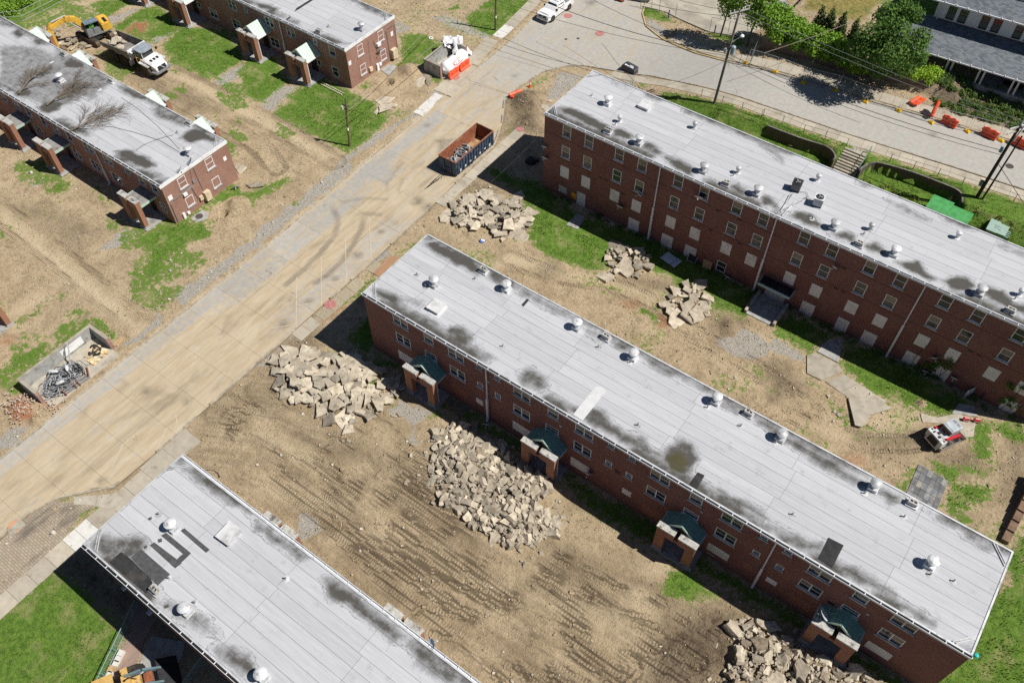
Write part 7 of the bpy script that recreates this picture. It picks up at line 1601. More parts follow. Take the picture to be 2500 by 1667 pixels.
for i in range(9):
    y0 = 80.55+i*.31; part('step', MB().box(-15.2, -12.72, y0, y0+.33 if i < 8 else 84.0, .6, 1.1+.165*(i+1)+.002*i), CONC, stp, world=True)
part('handrail', MB().tube([(-12.68,80.7,2.1),(-12.68,83.3,3.5),(-12.68,84.0,3.5),(-12.68,84.,2.6)], .035).tube([(-12.68,80.7,1.1),(-12.68,80.7,2.1)], .03).tube([(-12.68,83.3,2.5),(-12.68,83.3,3.5)], .03), MINT_DARK, stp, world=True)
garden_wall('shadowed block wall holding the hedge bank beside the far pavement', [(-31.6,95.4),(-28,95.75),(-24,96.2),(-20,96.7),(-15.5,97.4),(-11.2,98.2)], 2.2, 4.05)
tw = thing('timber_wall', 'stepped brown timber sleeper wall at the right edge', 'retaining wall', (*GT('b8',2160,330)[:2], 0))
a, b = Vector(GT('b8',2150,320)), Vector(GT('b8',2334,-60)); b = a+(b-a)*1.5
for i in range(7):
    p, q = a.lerp(b, i/7), a.lerp(b, (i+1)/7-.012); d = (q-p).normalized(); n = Vector((-d.y, d.x, 0))*.3
    part('sleeper', MB().prism([(v.x, v.y) for v in (p-n, q-n, q+n, p+n)], -.3, .45+.13*i), plain('sleeper_brown', (.2,.13,.085), .9, var=.25, objvar=.2), tw, world=True)
# paved lot beyond the far pavement
LOT = wpoly([('a3',1200,60),(1330,-20),(1700,-140),(2300,-160),(2250,260),(2120,330),(1960,320),(1780,285),(1540,180),(1400,110)])
lot = tag(new('parking_lot', None), kind='structure')
lx, ly = np.meshgrid(np.linspace(LOT[:,0].min(), LOT[:,0].max(), 40), np.linspace(LOT[:,1].min(), LOT[:,1].max(), 30))
m = MB(); zc = [(x, y, float(base_z(x, y))+.09) for x, y in LOT]; m.add(zc, [tuple(range(len(zc)))])
o = new('lot_surface', None, lot) if False else part('lot_surface', m, plain('lot_concrete', (.44,.4,.33), .95, var=.1, scale=.6, stain=(.33,.3,.25), sc2=.4), lot)
# ------------------------------------------------------------------ foliage
def leafmat(name, c1, c2, c3):
    t = NT(name); p = t.pos()
    c = t.mix(t.ramp(t.noise(p, 1.3, 4), .3, .7), c1, c2); c = t.mix(t.ramp(t.noise(p, 5, 3), .5, .75, 0, .7), c, c3)
    m = t.done(c, .65, 0, .25)
    tr = t.new('ShaderNodeBsdfTranslucent'); t.put(tr.inputs[0], c); mx = t.new('ShaderNodeMixShader'); mx.inputs[0].default_value = .25
    out = t.n['Material Output']; t.t.links.new(t.b.outputs[0], mx.inputs[1]); t.t.links.new(tr.outputs[0], mx.inputs[2]); t.t.links.new(mx.outputs[0], out.inputs[0])
    return m
LEAF = leafmat('leaf_green', (.07,.15,.028), (.125,.235,.042), (.17,.26,.05)); LEAFB = leafmat('leaf_bright', (.15,.29,.03), (.24,.40,.045), (.3,.43,.07)); LEAFD = leafmat('leaf_dark', (.05,.085,.03), (.085,.13,.04), (.13,.115,.045))
def leaves(blobs, n, size, sq=1., shell=.55):
    """blobs: (x,y,z,r[,rz]); leaf quads through the volume, denser towards the skin"""
    w = np.array([b[3]**2 for b in blobs]); ids = nrg.choice(len(blobs), n, p=w/w.sum()); B = np.array([(*b[:4], b[4] if len(b) > 4 else b[3]*sq) for b in blobs])[ids]
    d = nrg.normal(size=(n, 3)); d /= np.linalg.norm(d, axis=1)[:,None]; r = (shell+(1-shell)*nrg.rand(n))*(1+.18*nrg.normal(size=n)*(nrg.rand(n) < .3))
    lump = .8+.45*fbm(d[:,0]*2+B[:,0], d[:,1]*2+B[:,1]+d[:,2], .7, 3, 3)
    C = B[:,:3]+d*(r*lump)[:,None]*np.stack([B[:,3], B[:,3], B[:,4]], -1)
    u = nrg.normal(size=(n, 3)); u /= np.linalg.norm(u, axis=1)[:,None]; nn = d*.6+nrg.normal(size=(n, 3))*.55+np.array([0,0,.3]); v = np.cross(nn, u); v /= np.linalg.norm(v, axis=1)[:,None]+1e-9; u = np.cross(v, nn); u /= np.linalg.norm(u, axis=1)[:,None]+1e-9
    s = (size*(.6+.8*nrg.rand(n)))[:,None]
    V = np.stack([C-u*s, C-v*s*.6, C+u*s, C+v*s*.6], 1).reshape(-1, 3)
    return V
def leafmesh(name, V, mat, off=(0,0,0)):
    n = len(V)//4; me = bpy.data.meshes.new(name); me.vertices.add(n*4); me.vertices.foreach_set('co', (V-np.array(off)).astype(np.float32).ravel())
    me.loops.add(n*4); me.loops.foreach_set('vertex_index', np.arange(n*4, dtype=np.int32)); me.polygons.add(n); me.polygons.foreach_set('loop_start', np.arange(0, n*4, 4, dtype=np.int32)); me.update(calc_edges=True); me.materials.append(mat); return me
def tree(name, label, base, blobs, n, size, mat, r=.16, sq=1., shell=.45):
    o = thing(name, label, 'tree', base); tk_ = MB(); cx = np.mean([b[:3] for b in blobs], 0)
    top = Vector((cx[0]-base[0], cx[1]-base[1], cx[2]-base[2])); tk_.cyl((0,0,-.2), top*.5, r, r*.75, 8); tk_.cyl(top*.5, top, r*.75, r*.4, 7)
    lb = MB()
    for b in blobs:
        e = Vector((b[0]-base[0], b[1]-base[1], b[2]-base[2])); s = top*rnd.uniform(.45, .8); lb.cyl(s, s.lerp(e, .85), r*.3, r*.1, 5)
    part('trunk', tk_, BARK, o); part('limbs', lb, BARK, o)
    new('crown', leafmesh('crown', leaves(blobs, n, size, sq, shell), mat, base), o); return o
def bl(c, x, y, z, r): p = G(c, x, y, z); return (p[0], p[1], z, r)
b1_ = GT('a3',1890,330); b2_ = GT('a3',2125,410)
z1_ = b1_[2]
tree('street_tree', 'young street tree left of the tall utility pole top', b1_, [(b1_[0]+.1,b1_[1]+.2,z1_+4.2,1.4),(b1_[0]+.7,b1_[1]+.3,z1_+5.4,1.5),(b1_[0]-.5,b1_[1]+.6,z1_+5.8,1.5),(b1_[0]+.3,b1_[1]+.5,z1_+7.2,1.4),(b1_[0]+.1,b1_[1]+.8,z1_+8.4,1.),(b1_[0]+1.2,b1_[1]+.2,z1_+4.6,.9)], 2300, .17, LEAFB, .13, 1.1)
tree('street_tree', 'young street tree right of the tall utility pole top', b2_, [(b2_[0]+.2,b2_[1]+.2,b2_[2]+4.,1.4),(b2_[0]-.6,b2_[1]+.3,b2_[2]+5.,1.5),(b2_[0]+.8,b2_[1]+.6,b2_[2]+5.6,1.6),(b2_[0]+.1,b2_[1]+.9,b2_[2]+6.8,1.7),(b2_[0]+1.2,b2_[1]+1.2,b2_[2]+7.6,1.3),(b2_[0]+.3,b2_[1]+1.2,b2_[2]+8.6,1.1)], 2800, .17, LEAFB, .13, 1.1)
q = G('a4',1170,430,4.)
tree('broadleaf_tree', 'large dark green broadleaf tree beside the grey shingled house', (q[0], q[1], 3.9), [bl('a4',1130,150,10.3,1.7),bl('a4',1340,130,11.3,1.3),bl('a4',1260,90,10.8,1.3),bl('a4',1000,330,9.8,1.9),bl('a4',1190,300,10.8,1.9),bl('a4',1420,330,10.3,1.2),bl('a4',940,480,8.3,1.8),bl('a4',1130,470,9.3,1.9),bl('a4',1340,450,9.3,1.6),bl('a4',1060,590,5.4,1.5),bl('a4',1260,570,5.8,1.6),bl('a4',1400,520,8.3,1.1),bl('a4',880,400,8.4,1.4)], 15000, .15, LEAF, .3, .9, .5)
for i, (x, y, r) in enumerate(((470,200,1.0),(560,215,1.05),(660,260,.95),(775,310,.95))):
    p = G('a4', x+10, y+90, 4.); o = thing('conifer', ['dark slim conifer behind the hedge, first from the left', 'dark conifer behind the hedge, second from the left', 'dark conifer behind the hedge, third from the left', 'dark conifer behind the hedge, nearest the big tree'][i], 'tree', (p[0], p[1], 3.95))
    part('trunk', MB().cyl((0,0,-.1), (0,0,2.9), .09, .03, 6), BARK, o); new('crown', leafmesh('crown', leaves([(p[0],p[1],4.5,r,.8),(p[0],p[1],5.4,r*.85,.9),(p[0],p[1],6.3,r*.6,.9),(p[0],p[1],7.1,r*.3,.7)], 1500, .13, 1., .4), LEAFD, o.location), o)
hb_ = [bl('a4',x,y,z,r) for x,y,z,r in ((120,110,5.6,1.2),(190,150,5.7,1.25),(110,210,5.3,1.2),(220,240,5.4,1.3),(320,240,5.2,1.1),(140,300,4.9,1.1),(330,320,5.,1.25),(420,320,5.2,1.2),(300,370,4.5,1.),(520,360,5.2,1.2),(480,420,4.6,1.1),(620,370,5.2,1.15),(600,450,4.6,1.1),(690,430,4.9,1.1),(740,520,4.6,1.),(830,580,4.3,1.0),(900,590,4.3,.9))]
hb_ = [(*b[:3], b[3]*1.2) for b in hb_]
hg = thing('hedge', 'long bright green hedge above the shadowed block wall', 'hedge', (hb_[6][0], hb_[6][1], 3.9)); new('foliage', leafmesh('foliage', leaves(hb_, 22000, .15, .95, .55), leafmat('leaf_hedge', (.15,.30,.03), (.24,.41,.045), (.31,.45,.07)), hg.location), hg)
part('stems', MB().tube([(b[0]-hb_[6][0], b[1]-hb_[6][1], .0) for b in hb_[::4]], .1).cyl((0,0,-.2), (0,0,1.2), .08).cyl((1.,0,-.2), (1.,0,1.2), .08), BARK, hg)
sb = [bl('a4',x,y,z,r) for x,y,z,r in ((1290,620,4.6,1.0),(1370,650,4.6,1.0),(1460,660,4.5,1.05),(1540,650,4.5,.95),(1500,710,4.2,.8))]
sh = thing('shrub', 'round lime green shrub at the foot of the big tree by the house', 'shrub', (sb[2][0], sb[2][1], 3.8)); new('foliage', leafmesh('foliage', leaves(sb, 3400, .11, .9, .6), leafmat('leaf_lime', (.24,.42,.03), (.34,.52,.045), (.4,.55,.08)), sh.location), sh); part('stems', MB().cyl((0,0,-.3), (0,0,.9), .06), BARK, sh)
bedp = wpoly([('a4',1480,800),(1640,730),(2300,920),(2600,1000),(2600,1280),(2200,1130),(1900,1060),(1560,960)]); lo, hi = bedp.min(0), bedp.max(0); bb = []
while len(bb) < 190:
    p = (rnd.uniform(lo[0], hi[0]), rnd.uniform(lo[1], hi[1]))
    if inside(p, bedp) and rnd.random() < .85: bb.append((*p, gz(*p)+.2, rnd.uniform(.25, .6)))
tag(new('ground_cover', leafmesh('ground_cover', leaves(bb, 17000, .1, .7, .3), leafmat('leaf_bed', (.08,.15,.035), (.14,.23,.05), (.22,.24,.07)))), 'low ragged ground cover shrubs in the bed before the house porch', 'ground cover', kind='stuff')
und = [(rnd.uniform(-1,1),) for _ in range(1)]; ub = []
for _ in range(70):
    x, y = rnd.uniform(-150, 250), rnd.uniform(-60, 110)
    if x*.6+y > 130: continue
    p = G('a1', x, y, 1.); ub.append((p[0], p[1], rnd.uniform(.4, 1.3), rnd.uniform(.7, 1.4)))
tag(new('undergrowth', leafmesh('undergrowth', leaves(ub, 9000, .14, .8, .4), LEAFB)), 'dense bright undergrowth behind the wire fence in the top left corner', 'undergrowth', kind='stuff')
# weeds and creeper along the far block
wb = [(rnd.uniform(-40, 13), 60.25-abs(rnd.gauss(0, .35)), .12, rnd.uniform(.15, .4)) for _ in range(150)]; wb = [b for b in wb if not (-14 < b[0] < -10.7 or -36.2 < b[0] < -34.6)]
yb = []
for _ in range(160):
    x = rnd.uniform(-1, 15); y = rnd.uniform(72, 82); yb.append((x, y, float(base_z(x, y))+.15, rnd.uniform(.2, .5)))
for _ in range(50):
    x = rnd.uniform(-12, -5); y = rnd.uniform(79.5, 81.6); yb.append((x, y, 1.25, rnd.uniform(.2, .4)))
tag(new('weeds', leafmesh('weeds', leaves(wb, 7000, .06, .9, .2), LEAF)), 'leafy weeds along the foot of the four storey block', 'weeds', kind='stuff')
tag(new('yellow_weeds', leafmesh('yellow_weeds', leaves(yb, 8000, .08, .7, .2), leafmat('leaf_yellow', (.14,.17,.03), (.24,.26,.05), (.3,.28,.08)))), 'yellow green weeds around the utility boxes behind the far block', 'weeds', kind='stuff')
for lab, xs in (('creeper climbing the far block between two blue dishes', (1.6, 4.6, 0., 3.4)), ('creeper climbing the far block right of the open door', (9.3, 12.6, .6, 4.4))):
    cb = [(rnd.uniform(xs[0], xs[1]), 60.4-.1*rnd.random(), xs[2]+(xs[3]-xs[2])*rnd.random()**1.4, rnd.uniform(.2, .5), .3) for _ in range(26)]
    o = thing('creeper', lab, 'creeper', ((xs[0]+xs[1])/2, 60.3, 0)); V = leaves(cb, 900, .09, 1., .2); V[:,1] = 60.42-np.abs(V[:,1]-60.42)*.5-.02; new('foliage', leafmesh('foliage', V, LEAF, o.location), o)
    m = MB()
    for i in range(5): x0_ = rnd.uniform(xs[0], xs[1]); m.tube([(x0_-o.location.x, .14, 0), (x0_+rnd.uniform(-.4,.4)-o.location.x, .14, 1.5), (x0_+rnd.uniform(-.8,.8)-o.location.x, .14, xs[3])], .02, 4)
    part('stems', m, BARK, o)
# ------------------------------------------------------------------ grey shingled house
SHING = NT('shingles'); p_ = SHING.new('ShaderNodeTexCoord').outputs['Object']; bt = SHING.new('ShaderNodeTexBrick'); SHING.put(bt.inputs['Vector'], SHING.mul(p_, (1, 1, 0)))
bt.inputs['Scale'].default_value = 1.; bt.inputs['Brick Width'].default_value = .42; bt.inputs['Row Height'].default_value = .2; bt.inputs['Mortar Size'].default_value = .012; bt.inputs['Bias'].default_value = -.2
SHING.put(bt.inputs['Color1'], (.19,.21,.235)); SHING.put(bt.inputs['Color2'], (.07,.085,.105)); SHING.put(bt.inputs['Mortar'], (.04,.05,.06)); c_ = SHING.mix(SHING.ramp(SHING.noise(p_, 1., 5), .4, .7, 0, .3), bt.outputs['Color'], (.2,.21,.22)); SHING.done(c_, .92)
hs_ = thing('house', 'white house with grey shingle roofs, solar panels and a columned porch', 'house', (-16.2, 100.25, 3.6), R_(4))
part('porch_floor', MB().box(-1, 30, .5, 5.2, -.6, .18), CONC_G, hs_)
part('porch_wall', MB().box(1.6, 30, 5.2, 14, -.5, 4.0), brickmat('house_brick', (.16,.08,.06), (.1,.05,.04), (.2,.16,.14)), hs_)
def slope(nm, x0, x1, y0, z0, y1, z1, t=.12): return part(nm, MB().add([(x0,y0,z0),(x1,y0,z0),(x1,y1,z1),(x0,y1,z1),(x0,y0,z0-t),(x1,y0,z0-t),(x1,y1,z1-t),(x0,y1,z1-t)], [(0,1,2,3),(7,6,5,4),(0,4,5,1),(1,5,6,2),(2,6,7,3),(3,7,4,0)]), SHING.m, hs_)
lowr = slope('porch_roof', -1.3, 30, .25, 2.45, 5.35, 3.95); upr = slope('main_roof', .75, 30, 4.4, 6.55, 11., 9.2)
part('rear_roof', MB().add([(.75,11.,9.2),(30,11.,9.2),(30,17.5,6.5),(.75,17.5,6.5)], [(0,1,2,3)]), SHING.m, hs_)
part('upper_wall', MB().box(1.5, 30, 5.3, 16.5, 3.4, 6.6).xprism([(1.5,6.6),(1.5,6.6),(1.6,6.6)], 6, 7) if False else MB().box(1.5, 30, 5.3, 16.5, 3.4, 6.6), plain('render_white', (.7,.71,.73), .7, var=.04), hs_)
part('gable_end', MB().add([(1.5,5.0,6.6),(1.5,16.5,6.6),(1.5,11.,9.0),(1.6,5.0,6.6),(1.6,16.5,6.6),(1.6,11.,9.0)], [(0,2,1),(3,4,5)]), WHITE, hs_)
part('porch_gutter', MB().box(-1.3, 30, .13, .245, 2.25, 2.4), TRIM, hs_); part('main_gutter', MB().box(.75, 30, 4.27, 4.395, 6.36, 6.52), TRIM, hs_)
gh = MB(); gh2 = MB()
for i in range(24): gh.box(-1.1+i*1.27, -1.03+i*1.27, .1, .3, 2.41, 2.5); gh2.box(.9+i*1.27, .97+i*1.27, 4.25, 4.45, 6.53, 6.62)
part('gutter_hanger', gh, WHITE, hs_); part('gutter_hanger', gh2, WHITE, hs_); part('downspout', MB().box(1.9, 2.0, 5.1, 5.22, 3.7, 6.3), TRIM, hs_)
_wcache_h = mesh('window', MB().box(-.46,-.38,-.05,.0,-.9,.9).box(.38,.46,-.05,.0,-.9,.9).box(-.38,.38,-.05,0,.82,.9).box(-.38,.38,-.05,0,-.9,-.82).box(-.38,.38,-.045,0,-.03,.03).box(-.02,.02,-.04,0,.03,.82).box(-.38,-.02,-.04,0,.4,.44).box(.02,.38,-.04,0,.4,.44), DARKM)
pg1 = mesh('pane', MB().box(-.38,.38,-.015,.0,-.82,-.03), GLASS2); pg2 = mesh('pane', MB().box(-.38,.38,-.018,.0,.03,.82), GLASS)
for x in (3.25, 4.6, 7.05, 8.4, 10.85, 12.2, 14.7, 16., 18.4, 19.7):
    o = new('window', _wcache_h, hs_, (x, 5.295, 5.05)); new('pane', pg1, o); new('pane', pg2, o)
for x in (5.65, 9.25, 13.05, 16.8, 20.6):
    for dx in (-.28, .28): part('column', MB().box(x+dx-.1, x+dx+.1, .65, .85, .18, 2.3), WHITE, hs_)
part('porch_window', MB().box(13.4, 14.6, 5.14, 5.197, .9, 2.1), WHITE, hs_); part('porch_window_pane', MB().box(13.55, 14.45, 5.1, 5.138, 1.05, 1.95), GLASS, hs_)
m = MB().box(11.9, 14., 2.2, 3.2, .182, .2); part('door_mat', m, BLACK, hs_)
SOLAR = plain('solar_cell', (.018,.022,.045), .25, .2, var=.2)
for i in range(9):
    for j in range(3):
        x, y = 8.4+i*1.05, 7.0+j*1.2; z = 6.55+(y-4.4)*.4015+.12
        o = part('solar_panel', MB().add([(x,y,z),(x+1.0,y,z),(x+1.0,y+1.12,z+.45),(x,y+1.12,z+.45),(x,y,z-.05),(x+1,y,z-.05),(x+1,y+1.12,z+.4),(x,y+1.12,z+.4)], [(0,1,2,3),(7,6,5,4),(0,4,5,1),(1,5,6,2),(2,6,7,3),(3,7,4,0)]), SOLAR, hs_)
        g = MB()
        for k in range(5): xx = x+k*.235; g.box(xx, xx+.03, y-.0, y+.02, z, z+.02) if 0 else g.add([(xx,y,z+.008),(xx+.022,y,z+.008),(xx+.022,y+1.12,z+.458),(xx,y+1.12,z+.458)], [(0,1,2,3)])
        for k in range(4): yy = k*.36; g.add([(x,y+yy,z+.009+yy*.4015),(x+1,y+yy,z+.009+yy*.4015),(x+1,y+yy+.022,z+.009+(yy+.022)*.4015),(x,y+yy+.022,z+.009+(yy+.022)*.4015)], [(0,1,2,3)])
        part('cell_grid', g, GREYM, o)
# ------------------------------------------------------------------ utility poles and wires
def at_h(base, c, x, y, h): return Vector(G(c, x, y, base[2]+h))
def pole(label, base, top, r=.15, mat=TIMBER):
    o = thing('utility_pole', label, 'utility pole', base); e = Vector(top)-Vector(base); part('shaft', MB().cyl((0,0,-.3), e, r, r*.68, 10), mat, o); return o, e
pa = GT('a2',850,1300); o, e = pole('short wooden utility pole on the lawn left of the road', pa, at_h(pa,'a2',812,880,6.5), .14); PA = Vector(pa)+e*.82
part('crossarm', MB().cbox(e*.86, (.9,.08,.1), .3).cbox(e*.78, (.8,.08,.1), .3), TIMBER, o); part('insulator', MB().cyl(e, e+Vector((.15,.1,.35)), .03).cyl(e*.86+Vector((.4,.1,0)), e*.86+Vector((.4,.1,.2)), .04).cyl(e*.86+Vector((-.4,-.1,0)), e*.86+Vector((-.4,-.1,.2)), .04), GREYM, o); part('transformer', MB().cyl(e*.8+Vector((-.3,-.25,-.1)), e*.8+Vector((-.3,-.25,.35)), .12), LGREY, o); part('pole_plate', MB().cbox(e*.38+Vector((.13,-.1,0)), (.06,.16,.35)), PLASTIC, o)
pb_ = GT('a2',2150,270); o, e = pole('wooden utility pole on the grass at the top edge', pb_, (pb_[0]+.1, pb_[1]+.3, 8.2), .15); PBt = Vector(pb_)+e; part('pole_plate', MB().cbox(e*.24+Vector((.14,-.1,0)), (.06,.16,.3)), PLASTIC, o); part('crossarm', MB().cbox(e*.93, (1.6,.1,.12), .3), TIMBER, o)
pc_ = GT('a3',1835,925); tp = at_h(pc_,'a3',2065,90,10.8); o, e = pole('tall grey utility pole with a transformer and street lamp behind the far block', pc_, tp, .17, plain('pole_grey', (.17,.15,.13), .9, var=.25, scale=5)); PC = Vector(pc_)
ad = Vector((.5,.86,0)); part('crossarm', MB().cbox(e*.985+ad*.0, (2.6,.1,.12), 1.05).cbox(e*.93, (1.8,.1,.12), 1.05), plain('arm_grey', (.42,.41,.39), .8), o)
ins = MB()
for s in (-1.2,-.7,.7,1.2): ins.cyl(e*.985+Vector((math.cos(1.05)*s, math.sin(1.05)*s, .05)), e*.985+Vector((math.cos(1.05)*s, math.sin(1.05)*s, .35)), .05)
part('insulator', ins, PLASTIC, o); part('transformer', MB().lathe(e*.6+Vector((.45,.1,-.5)), [(.1,0),(.27,.04),(.27,.9),(.2,.98),(.05,1.02)], 14).lathe(e*.58+Vector((-.32,-.2,-.2)), [(.1,0),(.15,.04),(.15,.5),(.05,.55)], 10), plain('transformer_blue', (.33,.42,.5), .5), o)
lh = at_h(pc_,'a3',2085,325,8.6)-PC; part('lamp_arm', MB().tube([e*.66, e*.7+Vector((.5,.3,.1)), lh], .035), LGREY, o); part('lamp_head', MB().lathe(lh, [(.04,-.1),(.22,-.05),(.25,.05),(.14,.18),(.04,.22)], 10), PLASTIC, o); part('junction_box', MB().cbox(e*.56+Vector((-1.7,-.25,.0)), (.5,.2,.25)), BLACK, o)
pd_ = GT('a8',1915,260); o, e = pole('dark twin utility pole at the right edge, left member', pd_, at_h(pd_,'a4',2300,1120,9.2), .2, plain('pole_dark', (.05,.035,.028), .85, var=.3, scale=5)); PD = Vector(pd_); part('meter_box', MB().cbox(e*.2+Vector((-.35,-.1,0)), (.35,.3,.6)), GREYM, o); part('transformer', MB().cbox(e*.66+Vector((-.35,.1,0)), (.3,.3,.6)), STEELB, o); part('crossarm', MB().cbox(e*.93, (2.4,.12,.14), 1.).cbox(e*.99, (2.4,.12,.14), 1.), LGREY, o); part('conduit', MB().cyl(e*.75+Vector((-.1,.2,0)), e*1.1+Vector((.1,.4,0)), .08).cyl(e*.8+Vector((.2,.1,0)), e*1.1+Vector((.4,.2,0)), .07), PLASTIC, o)
pe_ = (pd_[0]+.55, pd_[1]-.05, pd_[2]); o2, e2 = pole('dark twin utility pole at the right edge, slimmer right member', pe_, Vector(pe_)+e*.9+Vector((.1,0,0)), .11, bpy.data.materials['pole_dark'])
def wire(label, a, b, sag=.6, mat=WIRE, r=.022):
    a, b = Vector(a), Vector(b); pts = []
    for i in range(15): t = i/14; p = a.lerp(b, t); p.z -= sag*4*t*(1-t); pts.append(p)
    return single('overhead_wire', MB().tube(pts, r, 4), mat, label, 'wire')
pcA = PC+(tp-PC)*.55; pcB = PC+(tp-PC)*.985; pdB = PD+e*.66
wire('black cable from the tall grey pole crossing the junction to the top left, upper one', pcA, P(1270,-20,8.), .9, r=.035); wire('black cable from the tall grey pole crossing the junction to the top left, lower one', pcA+Vector((0,0,-.25)), P(1180,-10,7.), .9)
wire('black cable crossing the white pickup', P(1420,-15,7.5), pcA+Vector((0,0,.2)), .7)
wire('cable from the tall grey pole along the rear street, upper one', pcA, pdB, .8, r=.03); wire('cable from the tall grey pole along the rear street, lower one', pcA+Vector((0,0,-.4)), pdB+Vector((0,0,-.5)), .9)
wire('thin wire high above the hedge, upper one', pcB, PD+e*1.0, .5, GREYM); wire('thin wire high above the hedge, lower one', pcB+Vector((.5,.9,0)), PD+e*1.0+Vector((.5,.9,0)), .5, GREYM)
wire('pale service wire from the far pavement over the hedge', P(1865,130,6.5), G('a4',820,190,7.5), .15, WIREL, .03); wire('guy wire running down right of the tall grey pole', PC+(tp-PC)*.5, G('a3',2080,960,2.6), 0., LGREY); wire('wire from the tall grey pole to the left over the far block', PC+(tp-PC)*.48, G('a3',1400,760,4.5), .3, GREYM)
wire('wire running right from the tall grey pole', PC+(tp-PC)*.48, P(2100,300,6.), .4, GREYM); wire('guy wire at the twin pole', PD+e*.5, G('a8',2334,320,2.7), 0., WIRE, .03)
wire('pale wire from the short pole to the top right, upper one', PA, P(1140,-35,7.5), .5, WIREL, .03); wire('pale wire from the short pole to the top right, lower one', PA+Vector((.2,-.1,-.3)), P(1230,-40,7.5), .6, WIREL, .03)
wire('dark wire over the junction left of the far block, upper one', P(1225,92,6.5), P(1480,185,6.), .3); wire('dark wire over the junction left of the far block, lower one', P(1230,110,6.), P(1410,160,6.), .2)
wire('thin wire from the far block corner to the ground shade', G('a3',320,1165,9.), G('a6',2050,180,.5), .2, GREYM, .015)
wire('black wires over the parking lot, upper one', P(1600,-20,8.), PC+(tp-PC)*.985, .4); wire('black wires over the parking lot, lower one', P(1500,-15,8.), PC+(tp-PC)*.93, .5); wire('cable in the top left grass by the pole', PBt, P(1330,-60,8.), .2)
# ------------------------------------------------------------------ fences
def fence(label, pts, h, mat, rr=.03, rails=(1.,), r2=.02, kind='wire_fence'):
    o = thing(kind, label, 'fence', pts[0]); b = Vector(pts[0])
    for p in pts: part('post', MB().cyl(Vector(p)-b+Vector((0,0,-.1)), Vector(p)-b+Vector((0,0,h)), rr, n=6), mat, o)
    for k in rails:
        part('rail', MB().tube([Vector(p)-b+Vector((0,0,h*k)) for p in pts], r2, 5), mat, o)
    return o
nf = [GT(*q) for q in (('a3',1720,865),('a3',1905,925),('a3',2080,980),('a3',2255,1045),('a4',10,1035),('a4',182,1100),('a4',368,1180),('a4',560,1235),('a4',752,1300))]
fence('low black post fence along the rear pavement left of the steps', nf, 1.05, DARKM, .035, (.97,), .015)
nf2 = [GT(*q) for q in (('a4',1135,1440),('a4',1345,1505),('a8',1560,75),('a8',1778,150),('a8',2005,220),('a8',2238,300),('a8',2480,380))]
fence('low black post fence along the rear pavement right of the steps', nf2, 1.05, DARKM, .035, (.97,), .015)
ff = [GT(*q) for q in (('a3',2118,560),('a4',118,640),('a4',370,735),('a4',655,803),('a4',922,905),('a4',1218,985),('a4',1510,1090),('a4',1830,1168),('a4',2130,1250))]
for i, (a, b) in enumerate(zip(ff, ff[1:])):
    a, b = Vector(a), Vector(b); a.z -= .1; b.z -= .1; d = (b-a)*.03; a2, b2 = a+d, b-d
    o = thing('fence_panel', ['temporary wire fence panel along the far kerb, first from the tall pole', 'temporary wire fence panel before the tree shadow', 'temporary wire fence panel across the tree shadow', 'temporary wire fence panel right of the tree shadow', 'temporary wire fence panel left of the fallen barriers', 'temporary wire fence panel by the leaning barrier', 'temporary wire fence panel between the upright barriers', 'temporary wire fence panel by the twin pole'][i], 'fence', a2)
    e_ = b2-a2; up_ = Vector((0,0,1.9)); k = Vector((.05,.3,0))
    part('frame_tube', MB().tube([Vector((0,0,.1)), up_+k, e_+up_+k, e_+Vector((0,0,.1)), Vector((0,0,.1))], .022, 5).cyl(e_*.5+Vector((0,0,.1)), e_*.5+up_+k, .015, n=4), GALV, o)
    w = MB()
    for j in range(1, 9): t = j/9; w.cyl(e_*0+(up_+k)*t+Vector((0,0,.1*(1-t))), e_+(up_+k)*t+Vector((0,0,.1*(1-t))), .004, n=3, cap=False)
    for j in range(1, 24): t = j/24; w.cyl(e_*t+Vector((0,0,.1)), e_*t+up_+k, .004, n=3, cap=False)
    part('wire_infill', w, GREYM, o)
for i, p in enumerate(ff):
    o = thing('ballast_block', ['yellow ballast block nearest the tall pole', 'yellow ballast block at the start of the far kerb row', 'yellow ballast block at the left edge of the tree shadow', 'yellow ballast block inside the tree shadow', 'yellow ballast block right of the tree shadow', 'yellow ballast block in the middle of the clear kerb', 'yellow ballast block below the leaning barrier', 'yellow ballast block left of the second barrier', 'yellow ballast block hidden by the twin pole'][i], 'ballast block', (p[0], p[1], p[2]-.1), R_(-10+rnd.uniform(-15,15)))
    part('block', MB().box(-.32,.32,-.2,.2,0,.16).box(-.2,.2,-.13,.13,.16,.24), YEL2, o); part('socket', MB().box(-.08,.08,-.05,.05,.241,.25), BLACK, o)
lf = [GT(*q) for q in (('a3',1180,60),('a3',1275,85),('a3',1345,110),('a3',1490,160))]; fence('chain link fence with tall posts at the left of the parking lot', lf, 2., GREYM, .035, (1.,.5,.05), .02)
lf = [GT(*q) for q in (('a3',1795,280),('a3',1955,315),('a3',2110,360))]; fence('chain link fence posts behind the street trees', lf, 2., GREYM, .035, (1.,.05), .02)
lf = [GT(*q) for q in (('a3',2150,590),('a3',2200,470),('a3',2280,330))]; fence('grey chain link gate by the hedge end', lf, 1.7, GREYM, .035, (1.,.5,.05), .02)
lf = [G(*q) for q in (('a1',-40,240),('a1',70,200),('a1',210,190),('a1',390,100),('a1',560,10),('a1',700,-60))]; fence('wire fence before the undergrowth in the top left corner', lf, 1.5, GALV, .03, (1.,.5,.05), .022)
